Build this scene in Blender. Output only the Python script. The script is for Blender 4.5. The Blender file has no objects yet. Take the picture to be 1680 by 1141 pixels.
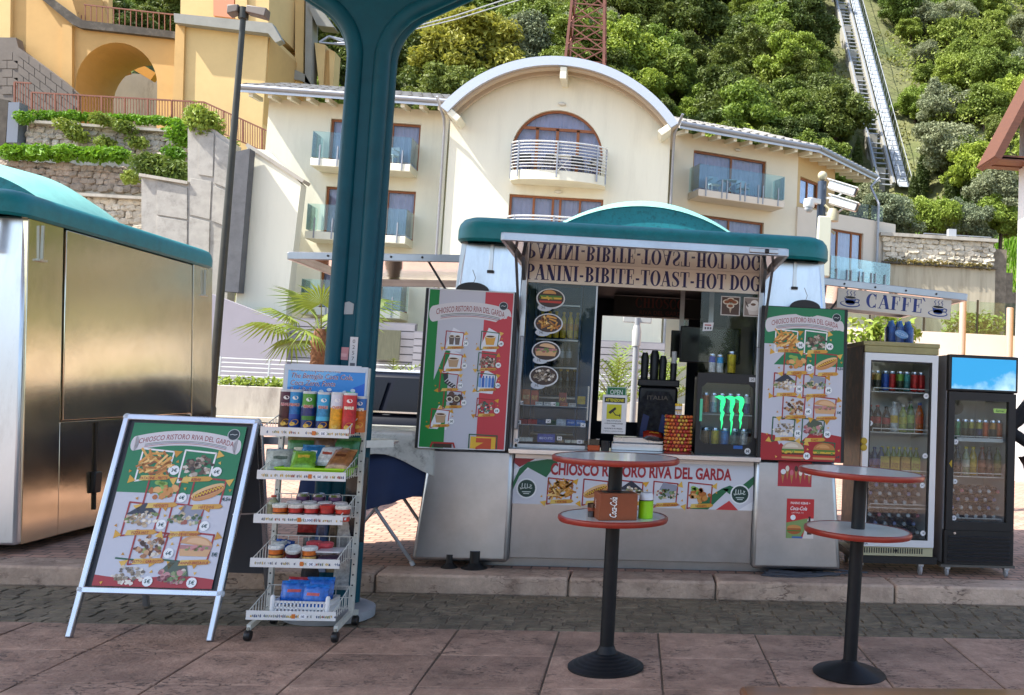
import bpy, bmesh, math, random
from mathutils import Vector, Matrix, geometry
R = math.radians
sc = bpy.context.scene
COL = sc.collection
random.seed(7)
ORD = ['first', 'second', 'third', 'fourth', 'fifth', 'sixth', 'seventh', 'eighth']

# ---------------------------------------------------------------- camera
F, PX, PY, EYE = 1520.0, 1200.0, 535.0, 1.48
ROLL, YAW, PITCH = R(2.45), R(5.6), R(4.1)
fw = Vector((math.sin(YAW)*math.cos(PITCH), math.cos(YAW)*math.cos(PITCH), math.sin(PITCH)))
rt0 = Vector((math.cos(YAW), -math.sin(YAW), 0)); up0 = rt0.cross(fw)
rt = rt0*math.cos(ROLL) + up0*math.sin(ROLL)
up = up0*math.cos(ROLL) - rt0*math.sin(ROLL)
cd = bpy.data.cameras.new('camera'); cam = bpy.data.objects.new('camera', cd); COL.objects.link(cam)
cam.matrix_world = Matrix(((rt.x, up.x, -fw.x, 0), (rt.y, up.y, -fw.y, 0), (rt.z, up.z, -fw.z, EYE), (0, 0, 0, 1)))
cd.sensor_width = 36; cd.lens = F/1680*36
cd.shift_x = (840-PX)/1680; cd.shift_y = -(570.5-PY)/1680
cd.clip_start = .05; cd.clip_end = 2000
sc.camera = cam

# ---------------------------------------------------------------- light
SUN_EL, SUN_AZ = R(52), R(254)          # azimuth of the sun, clockwise from +Y (south-west of the kiosks)
w = bpy.data.worlds.new('World'); sc.world = w; w.use_nodes = True
nt = w.node_tree; bg = nt.nodes['Background']
sk = nt.nodes.new('ShaderNodeTexSky'); sk.sky_type = 'NISHITA'; sk.sun_disc = False
sk.sun_elevation = SUN_EL; sk.sun_rotation = SUN_AZ; sk.air_density = 1.0; sk.dust_density = 1.5
nt.links.new(sk.outputs[0], bg.inputs[0]); bg.inputs[1].default_value = .15
sl = bpy.data.lights.new('sun', 'SUN'); sl.energy = 4.3; sl.angle = R(.5); sl.color = (1, .955, .87)
so = bpy.data.objects.new('sun', sl); COL.objects.link(so)
tos = Vector((math.sin(SUN_AZ)*math.cos(SUN_EL), math.cos(SUN_AZ)*math.cos(SUN_EL), math.sin(SUN_EL)))
so.rotation_euler = tos.to_track_quat('Z', 'Y').to_euler(); so.location = (0, 0, 60)
sc.view_settings.view_transform = 'Standard'; sc.view_settings.look = 'None'
sc.view_settings.exposure = 1.42; sc.view_settings.gamma = 1
sc.view_settings.use_curve_mapping = False
sc.render.engine = 'CYCLES'
sc.cycles.use_denoising = True
sc.cycles.max_bounces = 8; sc.cycles.transparent_max_bounces = 24; sc.cycles.glossy_bounces = 5
sc.cycles.caustics_reflective = False; sc.cycles.caustics_refractive = False
sc.cycles.sample_clamp_indirect = 6

# ---------------------------------------------------------------- measuring: where a direction of view meets a plane of the place
def ray(x, y): return fw*F + rt*(x-PX) - up*(y-PY)
def at(x, y, Y):
    d = ray(x, y); return Vector((0, 0, EYE)) + d*(Y/d.y)
def gd(x, y, z=0.0):
    d = ray(x, y); return Vector((0, 0, EYE)) + d*((z-EYE)/d.z)
def atx(x, y, X):
    d = ray(x, y); return Vector((0, 0, EYE)) + d*(X/d.x)

# ---------------------------------------------------------------- materials
MATS = {}
def hexc(h):
    c = [int(h[i:i+2], 16)/255 for i in (0, 2, 4)]
    return tuple(x/12.92 if x <= .04045 else ((x+.055)/1.055)**2.4 for x in c)
def _n(t, k, **kw):
    n = t.nodes.new(k)
    for a, b in kw.items(): setattr(n, a, b)
    return n
def mat(name, col=(.5, .5, .5), rough=.6, metal=0, var=0, scale=6, bump=0, bscale=40, spec=.5, emit=0, coat=0,
        dirt=None, dirt_scale=2, dirt_amt=.5, rvar=0, stretch=None, detail=5, sub=0):
    if name in MATS: return MATS[name]
    if isinstance(col, str): col = hexc(col)
    m = bpy.data.materials.new(name); m.use_nodes = True; t = m.node_tree; p = t.nodes['Principled BSDF']
    p.inputs['Base Color'].default_value = (*col, 1); p.inputs['Roughness'].default_value = rough
    p.inputs['Metallic'].default_value = metal; p.inputs['Specular IOR Level'].default_value = spec
    p.inputs['Coat Weight'].default_value = coat; p.inputs['Coat Roughness'].default_value = .08
    L = t.links.new
    if var or bump or dirt or rvar:
        tc = _n(t, 'ShaderNodeTexCoord'); co = tc.outputs['Object']
        if stretch:
            mp = _n(t, 'ShaderNodeMapping'); mp.inputs['Scale'].default_value = stretch; L(co, mp.inputs[0]); co = mp.outputs[0]
    src = None
    if var:
        no = _n(t, 'ShaderNodeTexNoise'); no.inputs['Scale'].default_value = scale; no.inputs['Detail'].default_value = detail
        no.inputs['Roughness'].default_value = .65
        L(co, no.inputs['Vector'])
        mx = _n(t, 'ShaderNodeMix', data_type='RGBA')
        mx.inputs[6].default_value = (*[max(0, c*(1-var)) for c in col], 1); mx.inputs[7].default_value = (*[min(1, c*(1+var)) for c in col], 1)
        rm = _n(t, 'ShaderNodeMapRange'); rm.inputs[1].default_value = .3; rm.inputs[2].default_value = .7
        L(no.outputs[0], rm.inputs[0]); L(rm.outputs[0], mx.inputs[0]); src = mx.outputs[2]
    if dirt:
        if isinstance(dirt, str): dirt = hexc(dirt)
        no = _n(t, 'ShaderNodeTexNoise'); no.inputs['Scale'].default_value = dirt_scale; no.inputs['Detail'].default_value = 8
        no.inputs['Roughness'].default_value = .75
        L(co, no.inputs['Vector'])
        rm = _n(t, 'ShaderNodeMapRange'); rm.inputs[1].default_value = .5; rm.inputs[2].default_value = .75; rm.inputs[4].default_value = dirt_amt
        L(no.outputs[0], rm.inputs[0])
        mx = _n(t, 'ShaderNodeMix', data_type='RGBA'); mx.inputs[7].default_value = (*dirt, 1)
        if src: L(src, mx.inputs[6])
        else: mx.inputs[6].default_value = (*col, 1)
        L(rm.outputs[0], mx.inputs[0]); src = mx.outputs[2]
    if src: L(src, p.inputs['Base Color'])
    if rvar:
        no = _n(t, 'ShaderNodeTexNoise'); no.inputs['Scale'].default_value = 3; no.inputs['Detail'].default_value = 6; L(co, no.inputs['Vector'])
        rm = _n(t, 'ShaderNodeMapRange'); rm.inputs[3].default_value = max(.02, rough-rvar); rm.inputs[4].default_value = rough+rvar
        L(no.outputs[0], rm.inputs[0]); L(rm.outputs[0], p.inputs['Roughness'])
    if bump:
        no = _n(t, 'ShaderNodeTexNoise'); no.inputs['Scale'].default_value = bscale; no.inputs['Detail'].default_value = 6; L(co, no.inputs['Vector'])
        b = _n(t, 'ShaderNodeBump'); b.inputs['Strength'].default_value = bump; b.inputs['Distance'].default_value = .02
        L(no.outputs[0], b.inputs['Height']); L(b.outputs[0], p.inputs['Normal'])
    if emit:
        p.inputs['Emission Color'].default_value = (*col, 1); p.inputs['Emission Strength'].default_value = emit
    MATS[name] = m
    return m
def glass(name, tint=(1, 1, 1), rough=.02, refl=1.0, wav=0, k=1.2):
    if name in MATS: return MATS[name]
    m = bpy.data.materials.new(name); m.use_nodes = True; t = m.node_tree; t.nodes.clear(); L = t.links.new
    o = _n(t, 'ShaderNodeOutputMaterial'); mx = _n(t, 'ShaderNodeMixShader'); tr = _n(t, 'ShaderNodeBsdfTransparent'); gl = _n(t, 'ShaderNodeBsdfGlossy')
    fr = _n(t, 'ShaderNodeFresnel'); fr.inputs[0].default_value = 1.5
    tr.inputs[0].default_value = (*tint, 1); gl.inputs['Roughness'].default_value = rough; gl.inputs[0].default_value = (refl, refl, refl, 1)
    ml = _n(t, 'ShaderNodeMath', operation='MULTIPLY'); ml.inputs[1].default_value = k; ml.use_clamp = True
    L(fr.outputs[0], ml.inputs[0]); L(ml.outputs[0], mx.inputs[0]); L(tr.outputs[0], mx.inputs[1]); L(gl.outputs[0], mx.inputs[2]); L(mx.outputs[0], o.inputs[0])
    if wav:
        no = _n(t, 'ShaderNodeTexNoise'); no.inputs['Scale'].default_value = 3; b = _n(t, 'ShaderNodeBump'); b.inputs['Strength'].default_value = wav
        L(no.outputs[0], b.inputs['Height']); L(b.outputs[0], gl.inputs['Normal'])
    MATS[name] = m
    return m
def ink(rough=.45, coat=0.0):
    name = 'ink_%g_%g' % (rough, coat)
    if name in MATS: return MATS[name]
    m = bpy.data.materials.new(name); m.use_nodes = True; t = m.node_tree; p = t.nodes['Principled BSDF']
    a = _n(t, 'ShaderNodeVertexColor', layer_name='Col'); t.links.new(a.outputs[0], p.inputs['Base Color'])
    p.inputs['Roughness'].default_value = rough; p.inputs['Coat Weight'].default_value = coat
    MATS[name] = m
    return m

# ---------------------------------------------------------------- mesh building
class MB:
    def __init__(s): s.v = []; s.f = []; s.m = []; s.k = 0
    def add(s, vs, fs):
        o = len(s.v); s.v += [tuple(v) for v in vs]; s.f += [[i+o for i in f] for f in fs]; s.m += [s.k]*len(fs); return s
    def box(s, x0, x1, y0, y1, z0, z1):
        return s.add([(x, y, z) for z in (z0, z1) for y in (y0, y1) for x in (x0, x1)],
                     [(0, 2, 3, 1), (4, 5, 7, 6), (0, 1, 5, 4), (2, 6, 7, 3), (0, 4, 6, 2), (1, 3, 7, 5)])
    def obox(s, c, size, rot=(0, 0, 0)):
        from mathutils import Euler
        m = Euler(rot).to_matrix(); c = Vector(c); x, y, z = [q/2 for q in size]
        return s.add([c + m @ Vector((a*x, b*y, d*z)) for d in (-1, 1) for b in (-1, 1) for a in (-1, 1)],
                     [(0, 2, 3, 1), (4, 5, 7, 6), (0, 1, 5, 4), (2, 6, 7, 3), (0, 4, 6, 2), (1, 3, 7, 5)])
    def bar(s, a, b, w, h=None, upv=(0, 0, 1)):
        a, b = Vector(a), Vector(b); h = h or w; d = (b-a).normalized(); u = Vector(upv)
        if abs(d.dot(u)) > .98: u = Vector((0, 1, 0))
        r = d.cross(u).normalized(); u = r.cross(d)
        vs = [p + r*(i*w/2) + u*(j*h/2) for p in (a, b) for i, j in ((-1, -1), (1, -1), (1, 1), (-1, 1))]
        return s.add(vs, [(3, 2, 1, 0), (4, 5, 6, 7), (0, 1, 5, 4), (1, 2, 6, 5), (2, 3, 7, 6), (3, 0, 4, 7)])
    def tube(s, pts, r, n=8, closed=False, caps=True, flat=1.0):
        pts = [Vector(p) for p in pts]; N = len(pts); rr = r if isinstance(r, (list, tuple)) else [r]*N
        vs = []; u = None
        for i, p in enumerate(pts):
            if closed: d = pts[(i+1) % N] - pts[i-1]
            else: d = pts[min(i+1, N-1)] - pts[max(i-1, 0)]
            d = d.normalized() if d.length > 1e-9 else Vector((0, 0, 1))
            if u is None:
                u = d.cross(Vector((0, 0, 1))) if abs(d.z) < .95 else d.cross(Vector((0, 1, 0)))
            u = (u - d*u.dot(d)).normalized(); w_ = d.cross(u)
            for k in range(n):
                a = 2*math.pi*(k+.5)/n; vs.append(p + (u*math.cos(a) + w_*math.sin(a)*flat)*rr[i])
        fs = []
        for i in range(N if closed else N-1):
            j = (i+1) % N
            for k in range(n): fs.append((i*n+k, i*n+(k+1) % n, j*n+(k+1) % n, j*n+k))
        if caps and not closed: fs += [list(range(n))[::-1], [(N-1)*n+k for k in range(n)]]
        return s.add(vs, fs)
    def lathe(s, prof, n=24, c=(0, 0, 0), axis='z', caps=True):
        vs = []; c = Vector(c)
        for r, z in prof:
            for k in range(n):
                a = 2*math.pi*k/n; x, y = r*math.cos(a), r*math.sin(a)
                vs.append(c + (Vector((x, y, z)) if axis == 'z' else Vector((x, -z, y)) if axis == 'y' else Vector((z, x, y))))
        fs = [(i*n+k, i*n+(k+1) % n, (i+1)*n+(k+1) % n, (i+1)*n+k) for i in range(len(prof)-1) for k in range(n)]
        if caps and prof[0][0] > 1e-6: fs.append(list(range(n))[::-1])
        if caps and prof[-1][0] > 1e-6: fs.append([(len(prof)-1)*n+k for k in range(n)])
        return s.add(vs, fs)
    def prism(s, poly, a, b, plane='xz', holes=()):
        f3 = {'xz': lambda p, q: (p[0], q, p[1]), 'xy': lambda p, q: (p[0], p[1], q), 'yz': lambda p, q: (q, p[0], p[1])}[plane]
        loops = [list(poly)] + [list(h) for h in holes]
        flat = [p for l in loops for p in l]; n = len(flat)
        if holes or len(poly) > 4:
            tri = geometry.tessellate_polygon([[Vector((p[0], p[1], 0)) for p in l] for l in loops])
        else: tri = [list(range(len(poly)))]
        fs = [list(t) for t in tri] + [[i+n for i in t][::-1] for t in tri]
        o = 0
        for l in loops:
            k = len(l)
            fs += [(o+i, o+(i+1) % k, o+(i+1) % k+n, o+i+n) for i in range(k)]; o += k
        return s.add([f3(p, a) for p in flat] + [f3(p, b) for p in flat], fs)
    def sphere(s, c, r, n=12, m=8, sc3=(1, 1, 1)):
        c = Vector(c); vs = [c + Vector((0, 0, -r*sc3[2]))]
        for i in range(1, m):
            t = -math.pi/2 + math.pi*i/m
            for k in range(n):
                a = 2*math.pi*k/n; vs.append(c + Vector((r*math.cos(t)*math.cos(a)*sc3[0], r*math.cos(t)*math.sin(a)*sc3[1], r*math.sin(t)*sc3[2])))
        vs.append(c + Vector((0, 0, r*sc3[2]))); fs = []
        for k in range(n): fs.append((0, 1+(k+1) % n, 1+k))
        for i in range(m-2):
            for k in range(n): fs.append((1+i*n+k, 1+i*n+(k+1) % n, 1+(i+1)*n+(k+1) % n, 1+(i+1)*n+k))
        for k in range(n): fs.append((len(vs)-1, 1+(m-2)*n+k, 1+(m-2)*n+(k+1) % n))
        return s.add(vs, fs)
    def build(s, name, m, parent=None, bevel=0, seg=2, smooth=True, recalc=True, ang=38, loc=None, rot=None):
        me = bpy.data.meshes.new(name); me.from_pydata(s.v, [], s.f)
        ms = m if isinstance(m, (list, tuple)) else [m]
        for q in ms: me.materials.append(q)
        if len(ms) > 1: me.polygons.foreach_set('material_index', s.m)
        if recalc:
            b = bmesh.new(); b.from_mesh(me); bmesh.ops.recalc_face_normals(b, faces=b.faces); b.to_mesh(me); b.free()
        if smooth:
            me.polygons.foreach_set('use_smooth', [True]*len(me.polygons)); me.set_sharp_from_angle(angle=R(ang))
        me.update()
        o = link(name, me, parent)
        if bevel:
            bv = o.modifiers.new('bevel', 'BEVEL'); bv.width = bevel; bv.segments = seg; bv.limit_method = 'ANGLE'; bv.angle_limit = R(40)
            bv.harden_normals = False
        if loc is not None: o.location = loc
        if rot is not None: o.rotation_euler = rot
        return o
def link(name, data, parent=None):
    o = bpy.data.objects.new(name, data); COL.objects.link(o)
    if parent is not None: o.parent = parent
    return o
def tag(o, label=None, cat=None, group=None, kind=None):
    if label: o['label'] = label
    if cat: o['category'] = cat
    if group: o['group'] = group
    if kind: o['kind'] = kind
    return o
def thing(name, label, cat, loc=(0, 0, 0), rz=0, group=None):
    o = link(name, None); o.location = loc; o.rotation_euler = (0, 0, rz); o.empty_display_size = .1
    return tag(o, label, cat, group)
KIDS = {}
def dup(root, loc=None, rz=None, label=None, group=None, scale=None, rot=None):
    r = root.copy(); COL.objects.link(r)
    if loc is not None: r.location = loc
    if rz is not None: r.rotation_euler = (0, 0, rz)
    if rot is not None: r.rotation_euler = rot
    if scale is not None: r.scale = (scale,)*3 if not isinstance(scale, (tuple, list)) else scale
    if label: r['label'] = label
    if group: r['group'] = group
    for ch in root.children:
        c = ch.copy(); COL.objects.link(c); c.parent = r
        for g in ch.children:
            d = g.copy(); COL.objects.link(d); d.parent = c
    return r

# ---------------------------------------------------------------- print: flat inks on posters, labels and signs
def text_polys(s, bold=0, res=2):
    cu = bpy.data.curves.new('t', 'FONT'); cu.body = s; cu.size = 1; cu.resolution_u = res; cu.offset = bold
    ob = bpy.data.objects.new('t', cu); me = bpy.data.meshes.new_from_object(ob)
    vs = [v.co.copy() for v in me.vertices]; fs = [list(p.vertices) for p in me.polygons]
    bpy.data.objects.remove(ob); bpy.data.curves.remove(cu); bpy.data.meshes.remove(me)
    return vs, fs
TXT = {}
class Print:
    EPS = .0006
    def __init__(s): s.v = []; s.f = []; s.c = []
    def poly(s, pts, col, lay=1, tess=False):
        if isinstance(col, str): col = hexc(col)
        o = len(s.v); s.v += [(p[0], p[1], lay) for p in pts]
        if tess:
            for t in geometry.tessellate_polygon([[Vector((p[0], p[1], 0)) for p in pts]]): s.f.append([i+o for i in t]); s.c.append(col)
        else: s.f.append(list(range(o, o+len(pts)))); s.c.append(col)
        return s
    def rect(s, x0, x1, y0, y1, col, lay=1): return s.poly([(x0, y0), (x1, y0), (x1, y1), (x0, y1)], col, lay)
    def ell(s, x, y, rx, ry, col, lay=1, n=20, rot=0, a0=0, a1=2*math.pi):
        c, d = math.cos(rot), math.sin(rot); full = abs(a1-a0-2*math.pi) < 1e-6
        return s.poly([(x+rx*math.cos(t)*c-ry*math.sin(t)*d, y+rx*math.cos(t)*d+ry*math.sin(t)*c)
                       for t in [a0+(a1-a0)*k/(n if full else n-1) for k in range(n)]], col, lay)
    def line(s, pts, wd, col, lay=1, closed=False):
        pts = [Vector((p[0], p[1])) for p in pts]
        if closed: pts = pts + [pts[0]]
        for a, b in zip(pts, pts[1:]):
            d = (b-a)
            if d.length < 1e-9: continue
            d.normalize(); n = Vector((-d.y, d.x))*wd/2; e = d*wd*.25
            s.poly([a-n-e, b-n+e, b+n+e, a+n-e], col, lay)
        return s
    def stroke(s, pts, ws, col, lay=1):
        pts = [Vector((p[0], p[1])) for p in pts]; L = []; Rr = []
        for i, p in enumerate(pts):
            d = (pts[min(i+1, len(pts)-1)]-pts[max(i-1, 0)]).normalized(); n = Vector((-d.y, d.x))*ws[i]/2; L.append(p+n); Rr.append(p-n)
        for i in range(len(pts)-1): s.poly([L[i], Rr[i], Rr[i+1], L[i+1]], col, lay)
        return s
    def text(s, st, x, y, size, col, lay=3, xs=1.0, bold=0, shear=0, align='c', warp=None, rot=0, res=2, width=None):
        key = (st, bold, res)
        if key not in TXT: TXT[key] = text_polys(st, bold, res)
        vs, fs = TXT[key]
        if not vs: return s
        x0 = min(v.x for v in vs); x1 = max(v.x for v in vs)
        if width: xs = width/((x1-x0)*size)
        off = {'c': (x0+x1)/2, 'l': x0, 'r': x1}[align]
        if isinstance(col, str): col = hexc(col)
        o = len(s.v); c, d = math.cos(rot), math.sin(rot)
        for v in vs:
            px_, py_ = (v.x-off)*size*xs + v.y*size*shear, v.y*size
            if warp: py_ += warp(px_)
            s.v.append((x+px_*c-py_*d, y+px_*d+py_*c, lay))
        for f in fs: s.f.append([i+o for i in f]); s.c.append(col)
        return s
    def build(s, name, parent=None, loc=(0, 0, 0), rot=(0, 0, 0), cyl=None, rough=.45, coat=0, fn=None):
        # (u, v, layer) -> x, -y, z; cyl = radius wraps u round an upright cylinder
        vs = []
        for u, v, l in s.v:
            if fn: vs.append(fn(u, v, l*s.EPS))
            elif cyl:
                r = cyl + l*s.EPS; a = u/cyl; vs.append((r*math.sin(a), -r*math.cos(a), v))
            else: vs.append((u, -l*s.EPS, v))
        me = bpy.data.meshes.new(name); me.from_pydata(vs, [], s.f)
        at_ = me.color_attributes.new('Col', 'FLOAT_COLOR', 'CORNER'); buf = []
        for f, c in zip(s.f, s.c): buf += [*c[:3], 1]*len(f)
        at_.data.foreach_set('color', buf)
        me.materials.append(ink(rough, coat)); me.update()
        o = link(name, me, parent); o.location = loc; o.rotation_euler = rot
        return o
# ---------------------------------------------------------------- serif capitals (sign lettering)
def serif(P, st, x, y, h, col, lay=3, width=None, gap=.05):
    ST, HA, SF = .165, .045, .045
    G = []; cur = 0
    def rc(x0, x1, y0, y1): G.append([(cur+x0, y0), (cur+x1, y0), (cur+x1, y1), (cur+x0, y1)])
    def stem(xc, y0=0, y1=1, w_=ST, s0=True, s1=True):
        rc(xc-w_/2, xc+w_/2, y0, y1); e = .075
        if s0: rc(xc-w_/2-e, xc+w_/2+e, y0, y0+SF)
        if s1: rc(xc-w_/2-e, xc+w_/2+e, y1-SF, y1)
    def ring(cx, cy, ro, rp, ri, rq, a0, a1, n=16):
        for k in range(n):
            t, u = [R(a0+(a1-a0)*q/n) for q in (k, k+1)]
            G.append([(cur+cx+ri*math.cos(t), cy+rq*math.sin(t)), (cur+cx+ro*math.cos(t), cy+rp*math.sin(t)),
                      (cur+cx+ro*math.cos(u), cy+rp*math.sin(u)), (cur+cx+ri*math.cos(u), cy+rq*math.sin(u))])
    def diag(x0, y0, x1, y1, w_): G.append([(cur+x0-w_/2, y0), (cur+x0+w_/2, y0), (cur+x1+w_/2, y1), (cur+x1-w_/2, y1)])
    for ch in st:
        if ch == ' ': cur += .2; continue
        wd = .4
        if ch == 'I': stem(.16); wd = .32
        elif ch == 'P': stem(.16); ring(.24, .73, .3, .27, .13, .225, -90, 90); wd = .55
        elif ch == 'B': stem(.16); ring(.24, .755, .27, .245, .11, .2, -90, 90); ring(.24, .265, .31, .265, .14, .22, -90, 90); wd = .57
        elif ch == 'D': stem(.16); ring(.22, .5, .39, .5, .21, .455, -90, 90); wd = .62
        elif ch == 'O': ring(.32, .5, .32, .52, .15, .475, 0, 360, 28); wd = .64
        elif ch in 'CG':
            ring(.32, .5, .32, .52, .15, .475, 42, 318, 24); rc(.5, .54, .62, 1.0)
            if ch == 'C': rc(.5, .54, .0, .3)
            else: stem(.5, 0, .45, .13, False, True)
            wd = .62
        elif ch in 'EF':
            stem(.16); rc(.1, .5, 1-HA, 1); rc(.46, .5, .68, 1); rc(.1, .38, .49, .49+HA); rc(.35, .385, .36, .67)
            if ch == 'E': rc(.1, .52, 0, HA); rc(.48, .52, 0, .32)
            wd = .54
        elif ch == 'T': stem(.28, s1=False); rc(0, .56, 1-HA, 1); rc(0, .04, .68, 1); rc(.52, .56, .68, 1); wd = .56
        elif ch == 'H': stem(.16); stem(.5); rc(.1, .5, .49, .49+HA); wd = .66
        elif ch == 'N':
            rc(.1, .1+HA, 0, 1); rc(.5, .5+HA, 0, 1); diag(.14, 1, .48, 0, .2); rc(0, .2, 0, SF); rc(.4, .64, 1-SF, 1); rc(0, .2, 1-SF, 1); wd = .62
        elif ch == 'A':
            diag(.06, 0, .3, 1, HA*1.1); diag(.51, 0, .31, 1, ST*1.1); rc(.14, .45, .3, .3+HA); rc(-.03, .17, 0, SF); rc(.36, .66, 0, SF); wd = .61
        elif ch == 'S':
            pts = [(.44, .78), (.41, .9), (.33, .965), (.24, .975), (.14, .93), (.1, .8), (.13, .68), (.24, .57), (.34, .47), (.42, .34), (.43, .2), (.37, .08), (.26, .025), (.15, .04), (.08, .12), (.06, .25)]
            ws = [.03, .05, .05, .05, .09, .14, .165, .175, .175, .165, .14, .09, .05, .05, .05, .03]
            q = Print(); q.stroke(pts, ws, (0, 0, 0))
            for f in q.f: G.append([(cur+q.v[i][0], q.v[i][1]) for i in f])
            rc(.42, .455, .7, 1); rc(.05, .085, 0, .33); wd = .52
        elif ch == '-': rc(.05, .27, .3, .43); wd = .32
        elif ch == '`': G.append([(cur-.08, 1.12), (cur+.03, 1.1), (cur+.12, .86), (cur+.07, .86)]); wd = .1
        cur += wd + gap
    tot = cur-gap; k = (width/tot) if width else h
    for g in G: P.poly([(x+p[0]*k, y+p[1]*h) for p in g], col, lay)
    return tot*k

# ---------------------------------------------------------------- ground
def stone_mat(name, c1, c2, vein, scale=3, vs=9, rough=.75, bump=.5):
    if name in MATS: return MATS[name]
    m = bpy.data.materials.new(name); m.use_nodes = True; t = m.node_tree; p = t.nodes['Principled BSDF']; L = t.links.new
    ge = _n(t, 'ShaderNodeNewGeometry'); pos = ge.outputs['Position']
    n1 = _n(t, 'ShaderNodeTexNoise'); n1.inputs['Scale'].default_value = scale; n1.inputs['Detail'].default_value = 8; n1.inputs['Roughness'].default_value = .7; L(pos, n1.inputs['Vector'])
    cr = _n(t, 'ShaderNodeValToRGB'); cr.color_ramp.elements[0].position = .3; cr.color_ramp.elements[0].color = (*hexc(c1), 1)
    cr.color_ramp.elements[1].position = .7; cr.color_ramp.elements[1].color = (*hexc(c2), 1); L(n1.outputs[0], cr.inputs[0])
    mp = _n(t, 'ShaderNodeMapping'); mp.inputs['Scale'].default_value = (1, 2.4, 2.4); L(pos, mp.inputs[0])
    wn = _n(t, 'ShaderNodeTexNoise'); wn.inputs['Scale'].default_value = vs*.7; wn.inputs['Detail'].default_value = 4; L(mp.outputs[0], wn.inputs['Vector'])
    n2 = _n(t, 'ShaderNodeMath', operation='SUBTRACT'); n2.inputs[1].default_value = .5; L(wn.outputs[0], n2.inputs[0])
    n3 = _n(t, 'ShaderNodeMath', operation='ABSOLUTE'); L(n2.outputs[0], n3.inputs[0])
    rm = _n(t, 'ShaderNodeMapRange'); rm.inputs[1].default_value = 0; rm.inputs[2].default_value = .03; rm.inputs[3].default_value = .85; rm.inputs[4].default_value = 0; L(n3.outputs[0], rm.inputs[0])
    gate = _n(t, 'ShaderNodeTexNoise'); gate.inputs['Scale'].default_value = 3.1; L(pos, gate.inputs['Vector'])
    gm = _n(t, 'ShaderNodeMapRange'); gm.inputs[1].default_value = .45; gm.inputs[2].default_value = .6; L(gate.outputs[0], gm.inputs[0])
    gx = _n(t, 'ShaderNodeMath', operation='MULTIPLY'); L(rm.outputs[0], gx.inputs[0]); L(gm.outputs[0], gx.inputs[1])
    oi = _n(t, 'ShaderNodeObjectInfo')
    hv = _n(t, 'ShaderNodeHueSaturation'); vm = _n(t, 'ShaderNodeMapRange'); vm.inputs[3].default_value = .84; vm.inputs[4].default_value = 1.14
    L(oi.outputs['Random'], vm.inputs[0]); L(vm.outputs[0], hv.inputs['Value']); L(cr.outputs[0], hv.inputs['Color'])
    mx = _n(t, 'ShaderNodeMix', data_type='RGBA'); mx.inputs[7].default_value = (*hexc(vein), 1); L(hv.outputs[0], mx.inputs[6]); L(gx.outputs[0], mx.inputs[0])
    st = _n(t, 'ShaderNodeTexNoise'); st.inputs['Scale'].default_value = 1.7; st.inputs['Detail'].default_value = 9; st.inputs['Roughness'].default_value = .8; L(pos, st.inputs['Vector'])
    sr = _n(t, 'ShaderNodeMapRange'); sr.inputs[1].default_value = .42; sr.inputs[2].default_value = .62; sr.inputs[3].default_value = 1.12; sr.inputs[4].default_value = .72; L(st.outputs[0], sr.inputs[0])
    vo = _n(t, 'ShaderNodeTexVoronoi'); vo.inputs['Scale'].default_value = 7; L(pos, vo.inputs['Vector'])
    vr = _n(t, 'ShaderNodeMapRange'); vr.inputs[1].default_value = .08; vr.inputs[2].default_value = .12; vr.inputs[3].default_value = .62; vr.inputs[4].default_value = 1; L(vo.outputs['Distance'], vr.inputs[0])
    sm_ = _n(t, 'ShaderNodeMath', operation='MULTIPLY'); L(sr.outputs[0], sm_.inputs[0]); L(vr.outputs[0], sm_.inputs[1])
    h2 = _n(t, 'ShaderNodeHueSaturation'); L(sm_.outputs[0], h2.inputs['Value']); L(mx.outputs[2], h2.inputs['Color'])
    L(h2.outputs[0], p.inputs['Base Color']); p.inputs['Roughness'].default_value = rough
    b = _n(t, 'ShaderNodeBump'); b.inputs['Strength'].default_value = bump; b.inputs['Distance'].default_value = .012
    n5 = _n(t, 'ShaderNodeTexNoise'); n5.inputs['Scale'].default_value = 45; n5.inputs['Detail'].default_value = 6; L(pos, n5.inputs['Vector'])
    ad = _n(t, 'ShaderNodeMath', operation='SUBTRACT'); L(n5.outputs[0], ad.inputs[0]); L(gx.outputs[0], ad.inputs[1]); L(ad.outputs[0], b.inputs['Height'])
    L(b.outputs[0], p.inputs['Normal'])
    MATS[name] = m
    return m
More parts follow.
